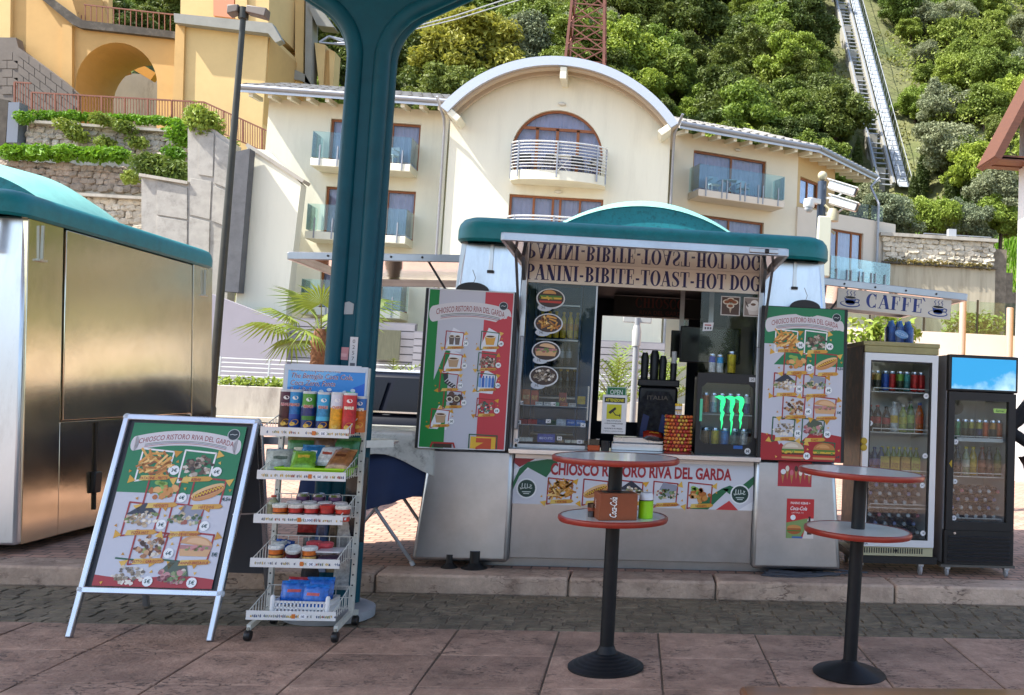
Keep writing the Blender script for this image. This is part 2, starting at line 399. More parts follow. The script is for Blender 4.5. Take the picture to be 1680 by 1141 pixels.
def sett_mat(name, c1, c2, joint, bw, bh, off=.5):
    if name in MATS: return MATS[name]
    m = bpy.data.materials.new(name); m.use_nodes = True; t = m.node_tree; p = t.nodes['Principled BSDF']; L = t.links.new
    ge = _n(t, 'ShaderNodeNewGeometry'); br = _n(t, 'ShaderNodeTexBrick')
    nz = _n(t, 'ShaderNodeTexNoise'); nz.inputs['Scale'].default_value = 5; L(ge.outputs['Position'], nz.inputs['Vector'])
    vm = _n(t, 'ShaderNodeVectorMath', operation='MULTIPLY_ADD'); vm.inputs[1].default_value = (.05, .05, 0); L(nz.outputs['Color'], vm.inputs[0]); L(ge.outputs['Position'], vm.inputs[2])
    L(vm.outputs[0], br.inputs['Vector'])
    br.inputs['Color1'].default_value = (*hexc(c1), 1); br.inputs['Color2'].default_value = (*hexc(c2), 1); br.inputs['Mortar'].default_value = (*hexc(joint), 1)
    br.inputs['Scale'].default_value = 1; br.inputs['Brick Width'].default_value = bw; br.inputs['Row Height'].default_value = bh; br.inputs['Mortar Size'].default_value = .008; br.offset = off
    n1 = _n(t, 'ShaderNodeTexNoise'); n1.inputs['Scale'].default_value = 1.3; n1.inputs['Detail'].default_value = 8; L(ge.outputs['Position'], n1.inputs['Vector'])
    hv = _n(t, 'ShaderNodeHueSaturation'); rm = _n(t, 'ShaderNodeMapRange'); rm.inputs[3].default_value = .7; rm.inputs[4].default_value = 1.3
    L(n1.outputs[0], rm.inputs[0]); L(rm.outputs[0], hv.inputs['Value']); L(br.outputs[0], hv.inputs['Color']); L(hv.outputs[0], p.inputs['Base Color'])
    b = _n(t, 'ShaderNodeBump'); b.inputs['Strength'].default_value = .7; b.inputs['Distance'].default_value = .01; b.invert = True
    L(br.outputs['Fac'], b.inputs['Height']); L(b.outputs[0], p.inputs['Normal']); p.inputs['Roughness'].default_value = .7
    MATS[name] = m
    return m
SLAB = stone_mat('red_slab', '947564', 'bb9a84', '453831', 7, 14, .75, .8)
KERB = stone_mat('kerb_stone', 'a38a78', 'cbb29e', '5f4a3e', 5, 10)
SETT = stone_mat('grey_sett', '605646', '8c7e68', '3a342b', 6, 10)
PLAZA = sett_mat('plaza_setts', 'c39a86', 'a98472', '75645a', .14, .1)
MORTAR = mat('mortar', '726759', .9, var=.25, scale=30)

g = MB(); g.box(-700, 700, -500, 900, -.3, -.03); tag(g.build('ground', mat('ground_earth', '6f675c', .9, var=.2, scale=.5)), kind='structure')
def sheet(name, x0, x1, y0, y1, z0, z1, m):
    b = MB(); b.box(x0, x1, y0, y1, z0, z1); return tag(b.build(name, m), kind='structure')
pav = sheet('pavement', -14, 12, -8, 5.797, -.028, -.008, MORTAR)
# paving slabs, one piece each where the photograph tells them apart
def slab_mesh(name, sx, sy, h, bev, jit=0):
    b = MB(); x, y = sx/2, sy/2; i = bev
    vs = [(-x, -y, -h), (x, -y, -h), (x, y, -h), (-x, y, -h), (-x, -y, -bev*.6), (x, -y, -bev*.6), (x, y, -bev*.6), (-x, y, -bev*.6),
          (-x+i, -y+i, 0), (x-i, -y+i, 0), (x-i, y-i, 0), (-x+i, y-i, 0)]
    if jit: vs = [(a+random.uniform(-jit, jit), c+random.uniform(-jit, jit), d+(random.uniform(-jit*.5, jit*.5) if k > 7 else 0)) for k, (a, c, d) in enumerate(vs)]
    b.add(vs, [(0, 1, 5, 4), (1, 2, 6, 5), (2, 3, 7, 6), (3, 0, 4, 7), (4, 5, 9, 8), (5, 6, 10, 9), (6, 7, 11, 10), (7, 4, 8, 11), (8, 9, 10, 11)])
    me = bpy.data.meshes.new(name); me.from_pydata(b.v, [], b.f); return me
rows = [5.785, 5.24, 4.70, 4.16, 3.62, 3.08]
for r in range(len(rows)-1):
    d = rows[r]-rows[r+1]; ms = []
    for q in range(3):
        me = slab_mesh('slab', .584, d-.010, .03, .005, .002); me.materials.append(SLAB); ms.append(me)
    for c in range(-7, 6):
        o = link('slab', random.choice(ms), pav); o.location = (-.4+.3+c*.595, (rows[r]+rows[r+1])/2, random.uniform(-.0015, .0015))
far = MB(); far.box(-14, 12, -8, 3.07, -.03, -.0005); fo = far.build('far_slabs', SLAB, pav); fo['kind'] = 'stuff'
# sett strip before the kerb
strip = sheet('sett_strip', -14, 12, 5.8, 6.745, -.029, -.011, mat('sett_joint', '857b6b', .95, var=.35, scale=25, bump=.4))
setts = []
y = 5.812; row = 0
while y < 6.70:
    dy = random.uniform(.094, .108); x = -6.2 + (row % 2)*.075
    while x < 4.8:
        dx = random.uniform(.125, .165)
        setts.append((x+dx/2, y+dy/2, dx-.010, dy-.009)); x += dx
    y += dy; row += 1
sm = [slab_mesh('sett', 1, 1, .02, .035, .02) for _ in range(6)]
for q in sm: q.materials.append(SETT)
inview = [s for s in setts if -3.65 < s[0] < 2.85]; inview.sort(key=lambda s: s[1]+abs(s[0])*.02)
near_s = set(inview[:300]); rest = MB()
for s in setts:
    z = random.uniform(-.006, -.001)
    if s in near_s:
        o = link('sett', random.choice(sm), strip); o.location = (s[0], s[1], z); o.scale = (s[2], s[3], .5); o.rotation_euler = (random.uniform(-.012, .012), random.uniform(-.012, .012), random.choice((0, math.pi)))
    else:
        x0, x1, y0, y1 = s[0]-s[2]/2, s[0]+s[2]/2, s[1]-s[3]/2, s[1]+s[3]/2; e = .007
        j = lambda: random.uniform(-.004, .004)
        rest.add([(x0+j(), y0+j(), -.02), (x1+j(), y0+j(), -.02), (x1+j(), y1+j(), -.02), (x0+j(), y1+j(), -.02), (x0+e, y0+e, z), (x1-e, y0+e, z), (x1-e, y1-e, z), (x0+e, y1-e, z)],
                 [(0, 1, 5, 4), (1, 2, 6, 5), (2, 3, 7, 6), (3, 0, 4, 7), (4, 5, 6, 7)])
ro = rest.build('further_setts', SETT, strip, smooth=False); ro['kind'] = 'stuff'
# kerb
kb = sheet('kerb', -14, 14, 6.775, 7.02, -.02, .09, MORTAR)
xs = [-13, -11.6, -10.3, -9.0, -7.7, -6.5, -5.4, -4.3, -3.15, -1.75, -.42, .63, 1.95, 3.1, 4.3, 5.6, 7, 8.4, 9.8, 11.5]
for a, b_ in zip(xs, xs[1:]):
    q = MB(); j = [random.uniform(-.006, .006) for _ in range(4)]
    q.prism([(a+.006, 6.75+j[0]), (b_-.006, 6.75+j[1]), (b_-.006, 7.05), (a+.006, 7.05)], -.02, .12+j[2]*.4, 'xy')
    q.build('kerb_stone', KERB, kb, bevel=.018, seg=2)
tag(sheet('plaza', -60, 60, 7.052, 26, -.02, .116, PLAZA), kind='structure')
# road before the hotel, sunlit, with its far pavement
sheet('road', -90, 90, 26, 33.5, -.02, .06, mat('asphalt', '8b8782', .9, var=.12, scale=3, bump=.3, bscale=90))
sheet('far_pavement', -90, 90, 33.5, 36, -.02, .16, mat('pale_paving', 'b9ac98', .85, var=.12, scale=5))
# ---------------------------------------------------------------- kiosks
STEEL = mat('steel', (.62, .63, .64), .3, 1, var=.06, scale=4, bump=.03, bscale=3, rvar=.1, dirt=(.4, .4, .4), dirt_scale=3, dirt_amt=.35)
STEEL_D = mat('steel_brushed', (.44, .45, .47), .33, 1, var=.08, scale=5, rvar=.08, dirt=(.32, .32, .33), dirt_scale=2.2, dirt_amt=.5)
MIRROR = mat('steel_mirror', (.74, .74, .75), .045, 1, bump=.05, bscale=2.2)
GOLD_REFL = mat('steel_gold_reflection', (.84, .72, .52), .16, 1, bump=.14, bscale=1.4, rvar=.05, dirt=(.45, .40, .30), dirt_scale=2.5, dirt_amt=.35)  # gold of mirrored sunlit walls is painted into the steel's base colour
SKY_REFL = mat('steel_sky_reflection', (.70, .74, .80), .28, .85, var=.05, scale=7, dirt=(.35, .36, .38), dirt_scale=5, dirt_amt=.45, stretch=(1, 1, .25))  # bluish sky reflection put into the steel's base colour, with streaky dirt over it
TEAL = mat('teal_paint', '0c7a82', .45, var=.12, scale=9, dirt='0a4a50', dirt_scale=6, dirt_amt=.45, bump=.04, bscale=120)
TEALP = mat('teal_paint_faded', '84c4ba', .5, var=.08, scale=7, dirt='66a8a0', dirt_scale=5, dirt_amt=.6)
TEALL = mat('teal_lunette', '1f7f8c', .5, var=.1, scale=12, dirt='0d3a44', dirt_scale=22, dirt_amt=.8)
BLACK = mat('black_plastic', (.008, .008, .009), .45, var=.2, scale=10)
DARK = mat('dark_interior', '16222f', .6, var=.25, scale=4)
BLUEW = mat('blue_interior', '2b567c', .5, var=.15, scale=4)
WHITE = mat('white_plastic', (.75, .75, .74), .4, var=.05, scale=10)
GLASS = glass('clear_glass', (.93, .97, .97))
def hexa(b, lo, hi):
    return b.add(list(lo)+list(hi), [(3, 2, 1, 0), (4, 5, 6, 7), (0, 1, 5, 4), (1, 2, 6, 5), (2, 3, 7, 6), (3, 0, 4, 7)])
def rrect(a, b, r, cy, n=6):
    pts = []
    for sx, sy, t0 in ((1, 1, 0), (-1, 1, 90), (-1, -1, 180), (1, -1, 270)):
        for k in range(n+1):
            t = R(t0+90*k/n); pts.append((sx*(a-r)+r*math.cos(t), cy+sy*(b-r)+r*math.sin(t)))
    return pts
def tray(parent, name, c, th, mats=(STEEL_D, MIRROR)):
    """an opened flap: c = four corners of the top, order hinge a, hinge b, outer b, outer a"""
    c = [Vector(p) for p in c]; n = (c[1]-c[0]).cross(c[3]-c[0]).normalized()
    if n.z > 0: n = -n
    b = MB(); hexa(b, [p+n*.012 for p in c], c); f = b.build(name, mats[0], parent)
    b = MB(); m = sum(c, Vector())/4
    ins = [p+(m-p)*.02 for p in c]; hexa(b, [p+n*.022 for p in ins], [p+n*.014 for p in ins]); b.build('mirror_panel', mats[1], f)
    for i in range(4):
        b = MB(); p, q = c[i]+n*th/2, c[(i+1) % 4]+n*th/2; b.bar(p, q, .03, th+.004, upv=n); b.build('edge_rail', mats[0], f, bevel=.004)
    return f
def kiosk(cx, label, openk):
    O = Vector((cx, 7.1, .116)); k = thing('kiosk', label, 'kiosk', O)
    side = STEEL if openk else GOLD_REFL
    b = MB(); b.box(-1.14, 1.2, .08, 2.95, 0, .085); b.build('plinth', STEEL_D, k)
    for sx in (-1, 1):
        for y0, y1 in ((.06, .48), (2.56, 3.0)):
            b = MB(); fl = .06 if y0 < 1 else 0; bl = .06 if y0 > 1 else 0
            lo = [(sx*.92, y0-fl, .07), (sx*1.56, y0-fl, .07), (sx*1.56, y1+bl, .07), (sx*.92, y1+bl, .07)]
            hi = [(sx*.92, y0, 2.42), (sx*1.38, y0, 2.42), (sx*1.38, y1, 2.42), (sx*.92, y1, 2.42)]
            hexa(b, lo, hi); col = b.build('corner_column', [SKY_REFL], k, bevel=.02)
            if y0 < 1 and openk:
                b = MB(); b.obox((sx*1.17, .052, 2.31), (.03, .012, .2)); st_ = b.build('hook_strap', STEEL, col, bevel=.003); b = MB(); b.obox((sx*1.17, .045, 2.2), (.05, .02, .02)); b.build('hook', BLACK, col)
                b = MB(); hexa(b, [(sx*.9, -.09, .05), (sx*1.585, -.09, .05), (sx*1.585, .2, .05), (sx*.9, .2, .05)],
                                  [(sx*.905, -.05, .87), (sx*1.52, -.05, .87), (sx*1.52, .2, .87), (sx*.905, .2, .87)])
                b.build('corner_panel', STEEL_D if openk else SKY_REFL, k, bevel=.03, seg=3)
        # side: frame column strip, big flap panel, lower panel
        X = lambda z: sx*(1.545-.165*(z-.07)/2.35)
        def sp(nm, y0, y1, z0, z1, out, m, bev=.004, par=k):
            b = MB(); t = sx*out
            hexa(b, [(X(z0)+t, y0, z0), (X(z0)+t, y1, z0), (X(z0)-sx*.03, y1, z0), (X(z0)-sx*.03, y0, z0)],
                    [(X(z1)+t, y0, z1), (X(z1)+t, y1, z1), (X(z1)-sx*.03, y1, z1), (X(z1)-sx*.03, y0, z1)]); return b.build(nm, m, par, bevel=bev)
        sp('side_strip', .06, .475, .07, 2.42, .02, side); sp('side_strip', 2.58, 3.0, .07, 2.42, .02, side)
        if not openk:
            p = sp('side_shutter', .495, 2.54, .93, 2.40, .03, side, .006)
            sp('side_panel', .49, 2.57, .07, .92, .012, side)
            b = MB(); b.bar((X(.85)+sx*.02, .95, .90), (X(.2)+sx*.02, .95, .2), .015); b.build('shutter_rod', BLACK, k)
            b = MB(); b.obox((X(.45)+sx*.03, .95, .42), (.04, .10, .17)); b.build('latch', BLACK, k, bevel=.01)
            for y in (.2, 2.80):
                b = MB(); b.bar((X(2.3)+sx*.03, y, 2.38), (X(2.1)+sx*.03, y, 2.12), .02, .012); b.bar((X(2.1)+sx*.03, y-.05, 2.12), (X(2.1)+sx*.03, y+.05, 2.12), .025, .015); b.build('hook', STEEL_D, k)
        else:
            sp('side_panel', .49, 2.57, .07, .95, .012, side)
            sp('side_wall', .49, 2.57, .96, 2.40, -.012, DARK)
    # roof: bull-nosed slab, barrel dome
    prof = [(.10, 2.43), (.02, 2.41), (0, 2.43), (0, 2.50), (.012, 2.545), (.04, 2.58), (.09, 2.60), (.16, 2.612), (.5, 2.62)]
    b = MB(); n = None
    for ins, z in prof:
        pts = rrect(1.43-ins, 1.6-ins, max(.04, .2-ins), 1.48); n = len(pts); b.v += [(x, y, z) for x, y in pts]
    b.f = [(i*n+q, i*n+(q+1) % n, (i+1)*n+(q+1) % n, (i+1)*n+q) for i in range(len(prof)-1) for q in range(n)]
    b.f += [list(range(n))[::-1], [(len(prof)-1)*n+q for q in range(n)]]; b.m = [0]*len(b.f)
    rf = b.build('roof', TEAL, k)
    secs = [(1.1, 2.985, 1.45, 1.0), (1.22, 3.045, 1.38, 1.08), (1.42, 3.095, 1.28, 1.15), (1.9, 3.12, 1.25, 1.15), (2.25, 3.05, 1.3, 1.1), (2.5, 2.88, 1.4, 1.0)]
    b = MB(); n = 28
    for y, za_, r_, w_ in secs:
        for i in range(n+1): x = w_*(2*i/n-1); b.v.append((x, y, za_-(r_-math.sqrt(r_*r_-x*x))))
    b.f = [(j*(n+1)+i, j*(n+1)+i+1, (j+1)*(n+1)+i+1, (j+1)*(n+1)+i) for j in range(len(secs)-1) for i in range(n)]; b.m = [0]*len(b.f); b.build('dome', TEALP, rf)
    y, za_, r_, w_ = secs[0]; ar = [(w_*(2*i/n-1), za_-(r_-math.sqrt(r_*r_-(w_*(2*i/n-1))**2))) for i in range(n+1)]
    b = MB(); b.prism(ar+[(w_, 2.56), (-w_, 2.56)], y+.03, y+.06, 'xz'); b.build('lunette', TEALL, rf, smooth=False)
    # back
    b = MB(); b.prism([(-.93, .07), (.93, .07), (.93, 2.42), (-.93, 2.42)], 2.9, 2.96, 'xz', holes=[[(-.43, 1.0), (.5, 1.0), (.5, 2.13), (-.43, 2.13)]] if openk else ())
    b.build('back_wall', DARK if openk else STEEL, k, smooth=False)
    b = MB(); b.box(-.93, .93, .02, .3, 2.30, 2.42); b.build('lintel', STEEL_D, k)
    for sx in (-1, 1):
        b = MB(); b.box(sx*.905-.02, sx*.905+.02, .0, .08, .88, 2.40); b.build('jamb', STEEL_D, k, bevel=.005)
    if not openk:
        b = MB(); b.box(-.9, .9, -.02, .06, .09, 2.32); b.build('front_shutter', SKY_REFL, k, bevel=.01)
        b = MB(); b.obox((1.2, -.02, 2.28), (.05, .03, .25)); b.build('hook', STEEL_D, k)
    return k
left_k = kiosk(-5.87, 'closed kiosk in polished steel with teal roof at left edge', False)
K = kiosk(0.015, 'open snack kiosk with teal roof and raised front flap', True)
KO = Vector(K.location)
def kl(x, y, z): return Vector((x, y, z)) - KO          # place -> kiosk coordinates
# counter, front, sign board
b = MB(); b.box(-.935, .935, -.13, .35, .845, .885); b.build('counter', STEEL, K, bevel=.006)
b = MB(); b.box(-.90, .90, -.012, .05, .075, .843); b.build('front_panel', STEEL_D, K, bevel=.004)
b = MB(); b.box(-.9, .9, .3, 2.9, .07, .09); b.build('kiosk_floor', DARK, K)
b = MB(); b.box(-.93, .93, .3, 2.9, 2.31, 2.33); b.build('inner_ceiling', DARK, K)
b = MB(); b.box(-.925, .925, .03, .055, 2.135, 2.297); sg = b.build('sign_board', mat('sign_cream', 'f0eee8', .45, var=.05, scale=8), K)
P = Print(); serif(P, 'PANINI-BIBITE-TOAST-HOT DOG', -.905, .022, .118, '1b2466', 1, width=1.80, gap=.045); P.build('sign_lettering', sg, (0, .029, 2.135))
# flaps
fr = tray(K, 'front_flap', [(-.94, .12, 2.315), (.94, .12, 2.315), (.96, -.83, 2.365), (-.96, -.83, 2.365)], .052)
b = MB(); b.obox((.80, -.852, 2.34), (.2, .012, .036)); b.build('lock_plate', STEEL_D, fr, bevel=.012); b = MB(); b.obox((.82, -.862, 2.338), (.03, .012, .03)); b.build('lock', BLACK, fr, bevel=.008)
for sx in (-1, 1):
    b = MB(); b.bar((sx*.93, .06, 1.75), (sx*.93, -.4, 2.31), .018); b.bar((sx*.91, .04, 2.12), (sx*.91, -.14, 2.31), .025); b.build('flap_strut', STEEL_D, K)
    b = MB(); b.bar((sx*.905, -.03, 1.02), (sx*.895, -.03, 1.72), .032); b.build('shutter_guide', mat('grey_rail', (.30, .31, .33), .4, .6), K, bevel=.008)
lf = tray(K, 'side_flap', [kl(-1.45, 9.4, 2.475), kl(-1.45, 7.5, 2.475), kl(-2.76, 7.5, 2.425), kl(-2.76, 9.4, 2.425)], .055)
rf2 = tray(K, 'side_flap', [kl(1.45, 7.5, 2.455), kl(1.45, 9.4, 2.455), kl(2.70, 9.4, 2.385), kl(2.70, 7.5, 2.385)], .055)
for i in range(4):
    t = (i+.6)/4.6
    b = MB(); b.lathe([(.0, 0), (.009, 0), (.009, .004), (0, .006)], 8, (0, 0, 0), 'y'); b.build('bolt', BLACK, rf2, loc=kl(1.5+t*1.2, 7.482, 2.422-t*.066))
    b = MB(); b.lathe([(.0, 0), (.009, 0), (.009, .004), (0, .006)], 8, (0, 0, 0), 'y'); b.build('bolt', BLACK, lf, loc=kl(-1.6-t*1.1, 7.482, 2.445-t*.043))
for s_, X0 in ((-1, -1.46), (1, 1.46)):
    b = MB(); b.bar(kl(X0, 7.55, 2.05), kl(X0+s_*.25, 7.55, 2.42), .016); b.build('flap_strut', BLACK, K)
# coffee sign under the side flap
cs = MB(); ca = -.05; cs.box(-.485, .485, -.012, .012, -.165, 0)
cf = cs.build('hanging_sign', mat('sign_white', 'd8d6cc', .45, var=.05, scale=6), rf2, loc=kl(2.095, 7.52, 2.355), rot=(0, .055, 0))
P = Print(); serif(P, 'CAFFE`', -.24, -.135, .115, '223a86', 1, width=.5, gap=.06)
for sx in (-.375, .375):
    P.ell(sx, -.125, .085, .026, '2c4a90', 1); P.ell(sx, -.122, .075, .020, 'd8d6cc', 2); P.ell(sx, -.112, .042, .02, '2c4a90', 3)
    P.poly([(sx-.055, -.07), (sx+.055, -.07), (sx+.035, -.12), (sx-.035, -.12)], '2c4a90', 3); P.ell(sx, -.07, .055, .014, 'd8d6cc', 4); P.ell(sx, -.07, .045, .010, '141414', 5)
    P.line([(sx+.055, -.08), (sx+.075, -.085), (sx+.07, -.105), (sx+.04, -.108)], .008, '2c4a90', 4)
    for q in (-.03, 0, .03): P.line([(sx+q, -.058), (sx+q+.008, -.045), (sx+q-.006, -.03), (sx+q+.006, -.015)], .005, '2c4a90', 4)
P.build('sign_lettering', cf, (0, -.0125, 0))

# ---------------------------------------------------------------- food pictures for the printed menus
def dish(P, kind, x, y, s, cap, price, frame='a22a2a', lay=3, seed=0):
    rg = random.Random(hash((kind, seed)) % 9999 if False else seed*31+len(kind)*7+ord(kind[0])); U = rg.uniform
    fr = [(x-.42*s, y+.42*s), (x+.40*s, y+.36*s), (x+.36*s, y-.30*s), (x-.44*s, y-.46*s)]
    if kind in ('cup', 'water', 'glass', 'latte'): P.poly([(x-.5*s, y-.5*s), (x+.3*s, y-.55*s), (x+.5*s, y+.3*s), (x-.1*s, y+.6*s)], 'dfe4ec', lay)
    P.line(fr, .045*s, frame, lay+1, closed=True)
    for tx, ty, r in ((.5, .33, 0), (-.55, -.42, 1), (.55, .1, 2), (-.62, -.2, 2)):
        e = .13 if r < 2 else .05; a = U(0, 6)
        P.poly([(x+(tx+e*math.cos(a+q))*s, y+(ty+e*math.sin(a+q))*s) for q in (0, 2.2, 4.1)], rg.choice(['d9a327', 'c98f1e', 'e0b44a']), lay+2)
    def blobs(n, cols, rx, ry, sz, l=lay+2):
        for i in range(n):
            t = U(0, 6.28); q = math.sqrt(U(0, 1)); m = rg.randint(5, 8); cx_, cy_, e = x+q*rx*math.cos(t)*s, y+q*ry*math.sin(t)*s, U(.6, 1.2)*sz*s; a = U(0, 6)
            P.poly([(cx_+e*U(.6, 1.1)*math.cos(a+6.28*j/m), cy_+e*U(.5, .9)*math.sin(a+6.28*j/m)) for j in range(m)], rg.choice(cols), l + (i % 3)*.3)
    if kind == 'fries':
        for i in range(46):
            cx_, cy_ = x+U(-.36, .36)*s, y+U(-.22, .3)*s; a = U(-1.2, 1.2); l_, w_ = U(.12, .2)*s, .03*s; c, d = math.cos(a), math.sin(a)
            P.poly([(cx_-l_*c-w_*d*-1, cy_-l_*d-w_*c), (cx_+l_*c+w_*d, cy_+l_*d-w_*c), (cx_+l_*c-w_*d, cy_+l_*d+w_*c), (cx_-l_*c-w_*d, cy_-l_*d+w_*c)], rg.choice(['c98a35', 'e0ac55', 'b06f25', '8a4f1c', 'd99b40', 'efc77a']), lay+2+(i % 4)*.3)
    elif kind == 'hotdog':
        P.ell(x, y+.02*s, .44*s, .17*s, 'c98c4e', lay+2, rot=.42); P.ell(x-.02*s, y+.07*s, .44*s, .12*s, 'e2b982', lay+2.4, rot=.42); P.ell(x, y+.04*s, .40*s, .07*s, '8c3d1d', lay+3, rot=.42)
        P.line([(x+(t*.37*math.cos(.42)-(.05 if i % 2 else -.03)*math.sin(.42))*s, y+.04*s+(t*.37*math.sin(.42)+(.05 if i % 2 else -.03))*s) for i, t in enumerate([q/9 for q in range(-9, 10)])], .022*s, 'e8c23a', lay+3.5)
    elif kind == 'nuggets':
        blobs(8, ['6f9b36', '8fb955'], .1, .1, .12); [P.ell(x-.1*s+U(-.15, .15)*s, y+.2*s+U(-.05, .05)*s, .09*s, .06*s, '8ab04a', lay+2.2) for _ in range(3)]
        blobs(16, ['d08f45', 'c07a32', 'e0aa66', 'b4682a'], .36, .2, .13, lay+2.5)
    elif kind == 'kebab': blobs(60, ['5a4636', '8b7560', 'b8ab9a', '3d3128', 'd5ccbf', '6d5846'], .38, .27, .08)
    elif kind == 'meat': blobs(50, ['6d3c20', '8c5630', 'a87248', '4a2a18', 'c79a70', '94a05a', 'e0d6c6'], .36, .28, .08)
    elif kind == 'pizza': P.poly([(x-.45*s, y+.1*s), (x, y+.42*s), (x+.42*s, y+.1*s)], '2c3140', lay+2); blobs(50, ['ddd2be', 'c8b79c', 'b39a78', 'efe9dc', '9a7d5c', '7c8d50'], .42, .2, .07, lay+2.5)
    elif kind == 'veg': P.poly([(x-.3*s, y), (x-.1*s, y+.4*s), (x+.4*s, y+.3*s), (x+.3*s, y-.1*s)], '8f93a2', lay+2); blobs(40, ['5e7a48', '88a070', 'd8d0ba', '3f5a35', 'c8b48c', 'a35c48'], .42, .16, .07, lay+2.5)
    elif kind == 'ham': P.poly([(x-.35*s, y+.1*s), (x-.1*s, y+.42*s), (x+.3*s, y+.3*s), (x+.4*s, y)], '4c5a4a', lay+2); blobs(36, ['a4616a', 'c48a8c', '7a3c44', '6f8a55', 'd8cdbd', '8c9a6a'], .38, .2, .09, lay+2.5)
    elif kind == 'panino':
        P.ell(x, y+.08*s, .42*s, .24*s, 'cf9b68', lay+2, a0=0, a1=math.pi, rot=-.12); P.ell(x+.04*s, y+.12*s, .3*s, .15*s, 'deb488', lay+2.3, a0=0, a1=math.pi, rot=-.12); P.rect(x-.4*s, x+.4*s, y-.02*s, y+.08*s, 'b07a78', lay+2.2)
        blobs(18, ['c98a86', 'a9605e', '7c9650'], .4, .05, .06, lay+2.6); P.poly([(x-.4*s, y-.02*s), (x+.4*s, y-.02*s), (x+.34*s, y-.2*s), (x-.36*s, y-.2*s)], 'd5a878', lay+2.1)
    elif kind == 'burger' or kind == 'sand':
        P.ell(x, y+.1*s, .4*s, .26*s, 'b9793c' if kind == 'burger' else 'c9b49a', lay+2, a0=0, a1=math.pi); P.ell(x-.05*s, y+.16*s, .25*s, .14*s, 'd29a5c' if kind == 'burger' else 'ddd0ba', lay+2.2, a0=0, a1=math.pi)
        for q, c in enumerate(('4f7d2c', 'd7b23a', '5b3420', 'c23a2c', 'cf9a60')): P.poly([(x-.42*s, y+(.1-q*.07)*s), (x+.42*s, y+(.1-q*.07)*s), (x+.40*s, y+(.02-q*.07)*s), (x-.40*s, y+(.03-q*.07)*s)], c, lay+2.1+q*.1)
        blobs(10, ['6a9a3c', 'd9b840'], .4, .06, .05, lay+2.9)
    elif kind == 'wrap': blobs(50, ['cfc5b4', 'a39684', '6d6458', 'e9e2d5', '86765f'], .4, .22, .07)
    elif kind in ('cup', 'latte', 'glass'):
        c = {'cup': '6a5c54', 'latte': 'b99b78', 'glass': 'd8a03a'}[kind]
        for dx_ in ((-.15, .12) if kind == 'cup' else (0,)):
            w_ = .13 if kind == 'cup' else .26; P.poly([(x+(dx_-w_)*s, y+.18*s), (x+(dx_+w_)*s, y+.18*s), (x+(dx_+w_*.7)*s, y-.22*s), (x+(dx_-w_*.7)*s, y-.22*s)], c, lay+2.2); P.ell(x+dx_*s, y+.18*s, w_*s, .07*s, 'e7dcc8', lay+2.6); P.ell(x+dx_*s, y+.18*s, w_*.75*s, .045*s, '5a3b22', lay+2.8)
    elif kind == 'socks':
        P.line([(x-.2*s, y+.34*s), (x-.12*s, y), (x+.25*s, y-.22*s)], .2*s, '2b2b31', lay+2)
        for q in range(5): P.line([(x+(-.2+.1*q)*s, y+(.02-.07*q)*s), (x+(-.06+.1*q)*s, y+(.16-.08*q)*s)], .035*s, 'd5d5d8', lay+2.5)
    elif kind == 'sun': blobs(14, ['5d4034', '3f2c25'], .4, .25, .14); P.ell(x-.15*s, y, .15*s, .13*s, 'e5dfd0', lay+3); P.ell(x+.18*s, y+.03*s, .14*s, .13*s, 'd9cfae', lay+3); P.ell(x-.15*s, y, .1*s, .09*s, '4a3a30', lay+3.3); P.ell(x+.18*s, y+.03*s, .1*s, .09*s, '6b5640', lay+3.3)
    elif kind == 'water':
        for q in range(5): P.rect(x+(-.38+q*.15)*s, x+(-.26+q*.15)*s, y-.25*s, y+.2*s, rg.choice(['2f62b8', '4a86d2', '77a8e0']), lay+2.3); P.rect(x+(-.35+q*.15)*s, x+(-.29+q*.15)*s, y+.2*s, y+.3*s, '2a55a8', lay+2.4)
    elif kind == 'souv': blobs(44, ['3a4a6a', 'a33c33', 'c9b48a', '4a6a5a', '2f2f38', 'd0d4dc', '77604a'], .4, .28, .08)
    else: blobs(44, ['d2bfa0', 'a88b66', '6d5a40', '88985c', 'b35a42'], .4, .25, .08)
    P.poly([(x-.34*s, y-.45*s), (x+.38*s, y-.40*s), (x+.46*s, y-.34*s), (x+.38*s, y-.27*s), (x-.30*s, y-.31*s)], 'd09a34', lay+4); P.poly([(x-.34*s, y-.45*s), (x-.1*s, y-.43*s), (x-.08*s, y-.295*s), (x-.30*s, y-.31*s)], 'dcbc5c', lay+4.3)
    P.text(cap, x+.04*s, y-.405*s, .105*s, '9c1f1c', lay+5, xs=.8, bold=.02, rot=.04, res=1)
    if price:
        P.ell(x+.52*s, y-.14*s, .13*s, .13*s, 'eef2f4', lay+5, n=14); P.text(price, x+.52*s, y-.185*s, .13*s, '14464a', lay+5.6, bold=.03, res=1)
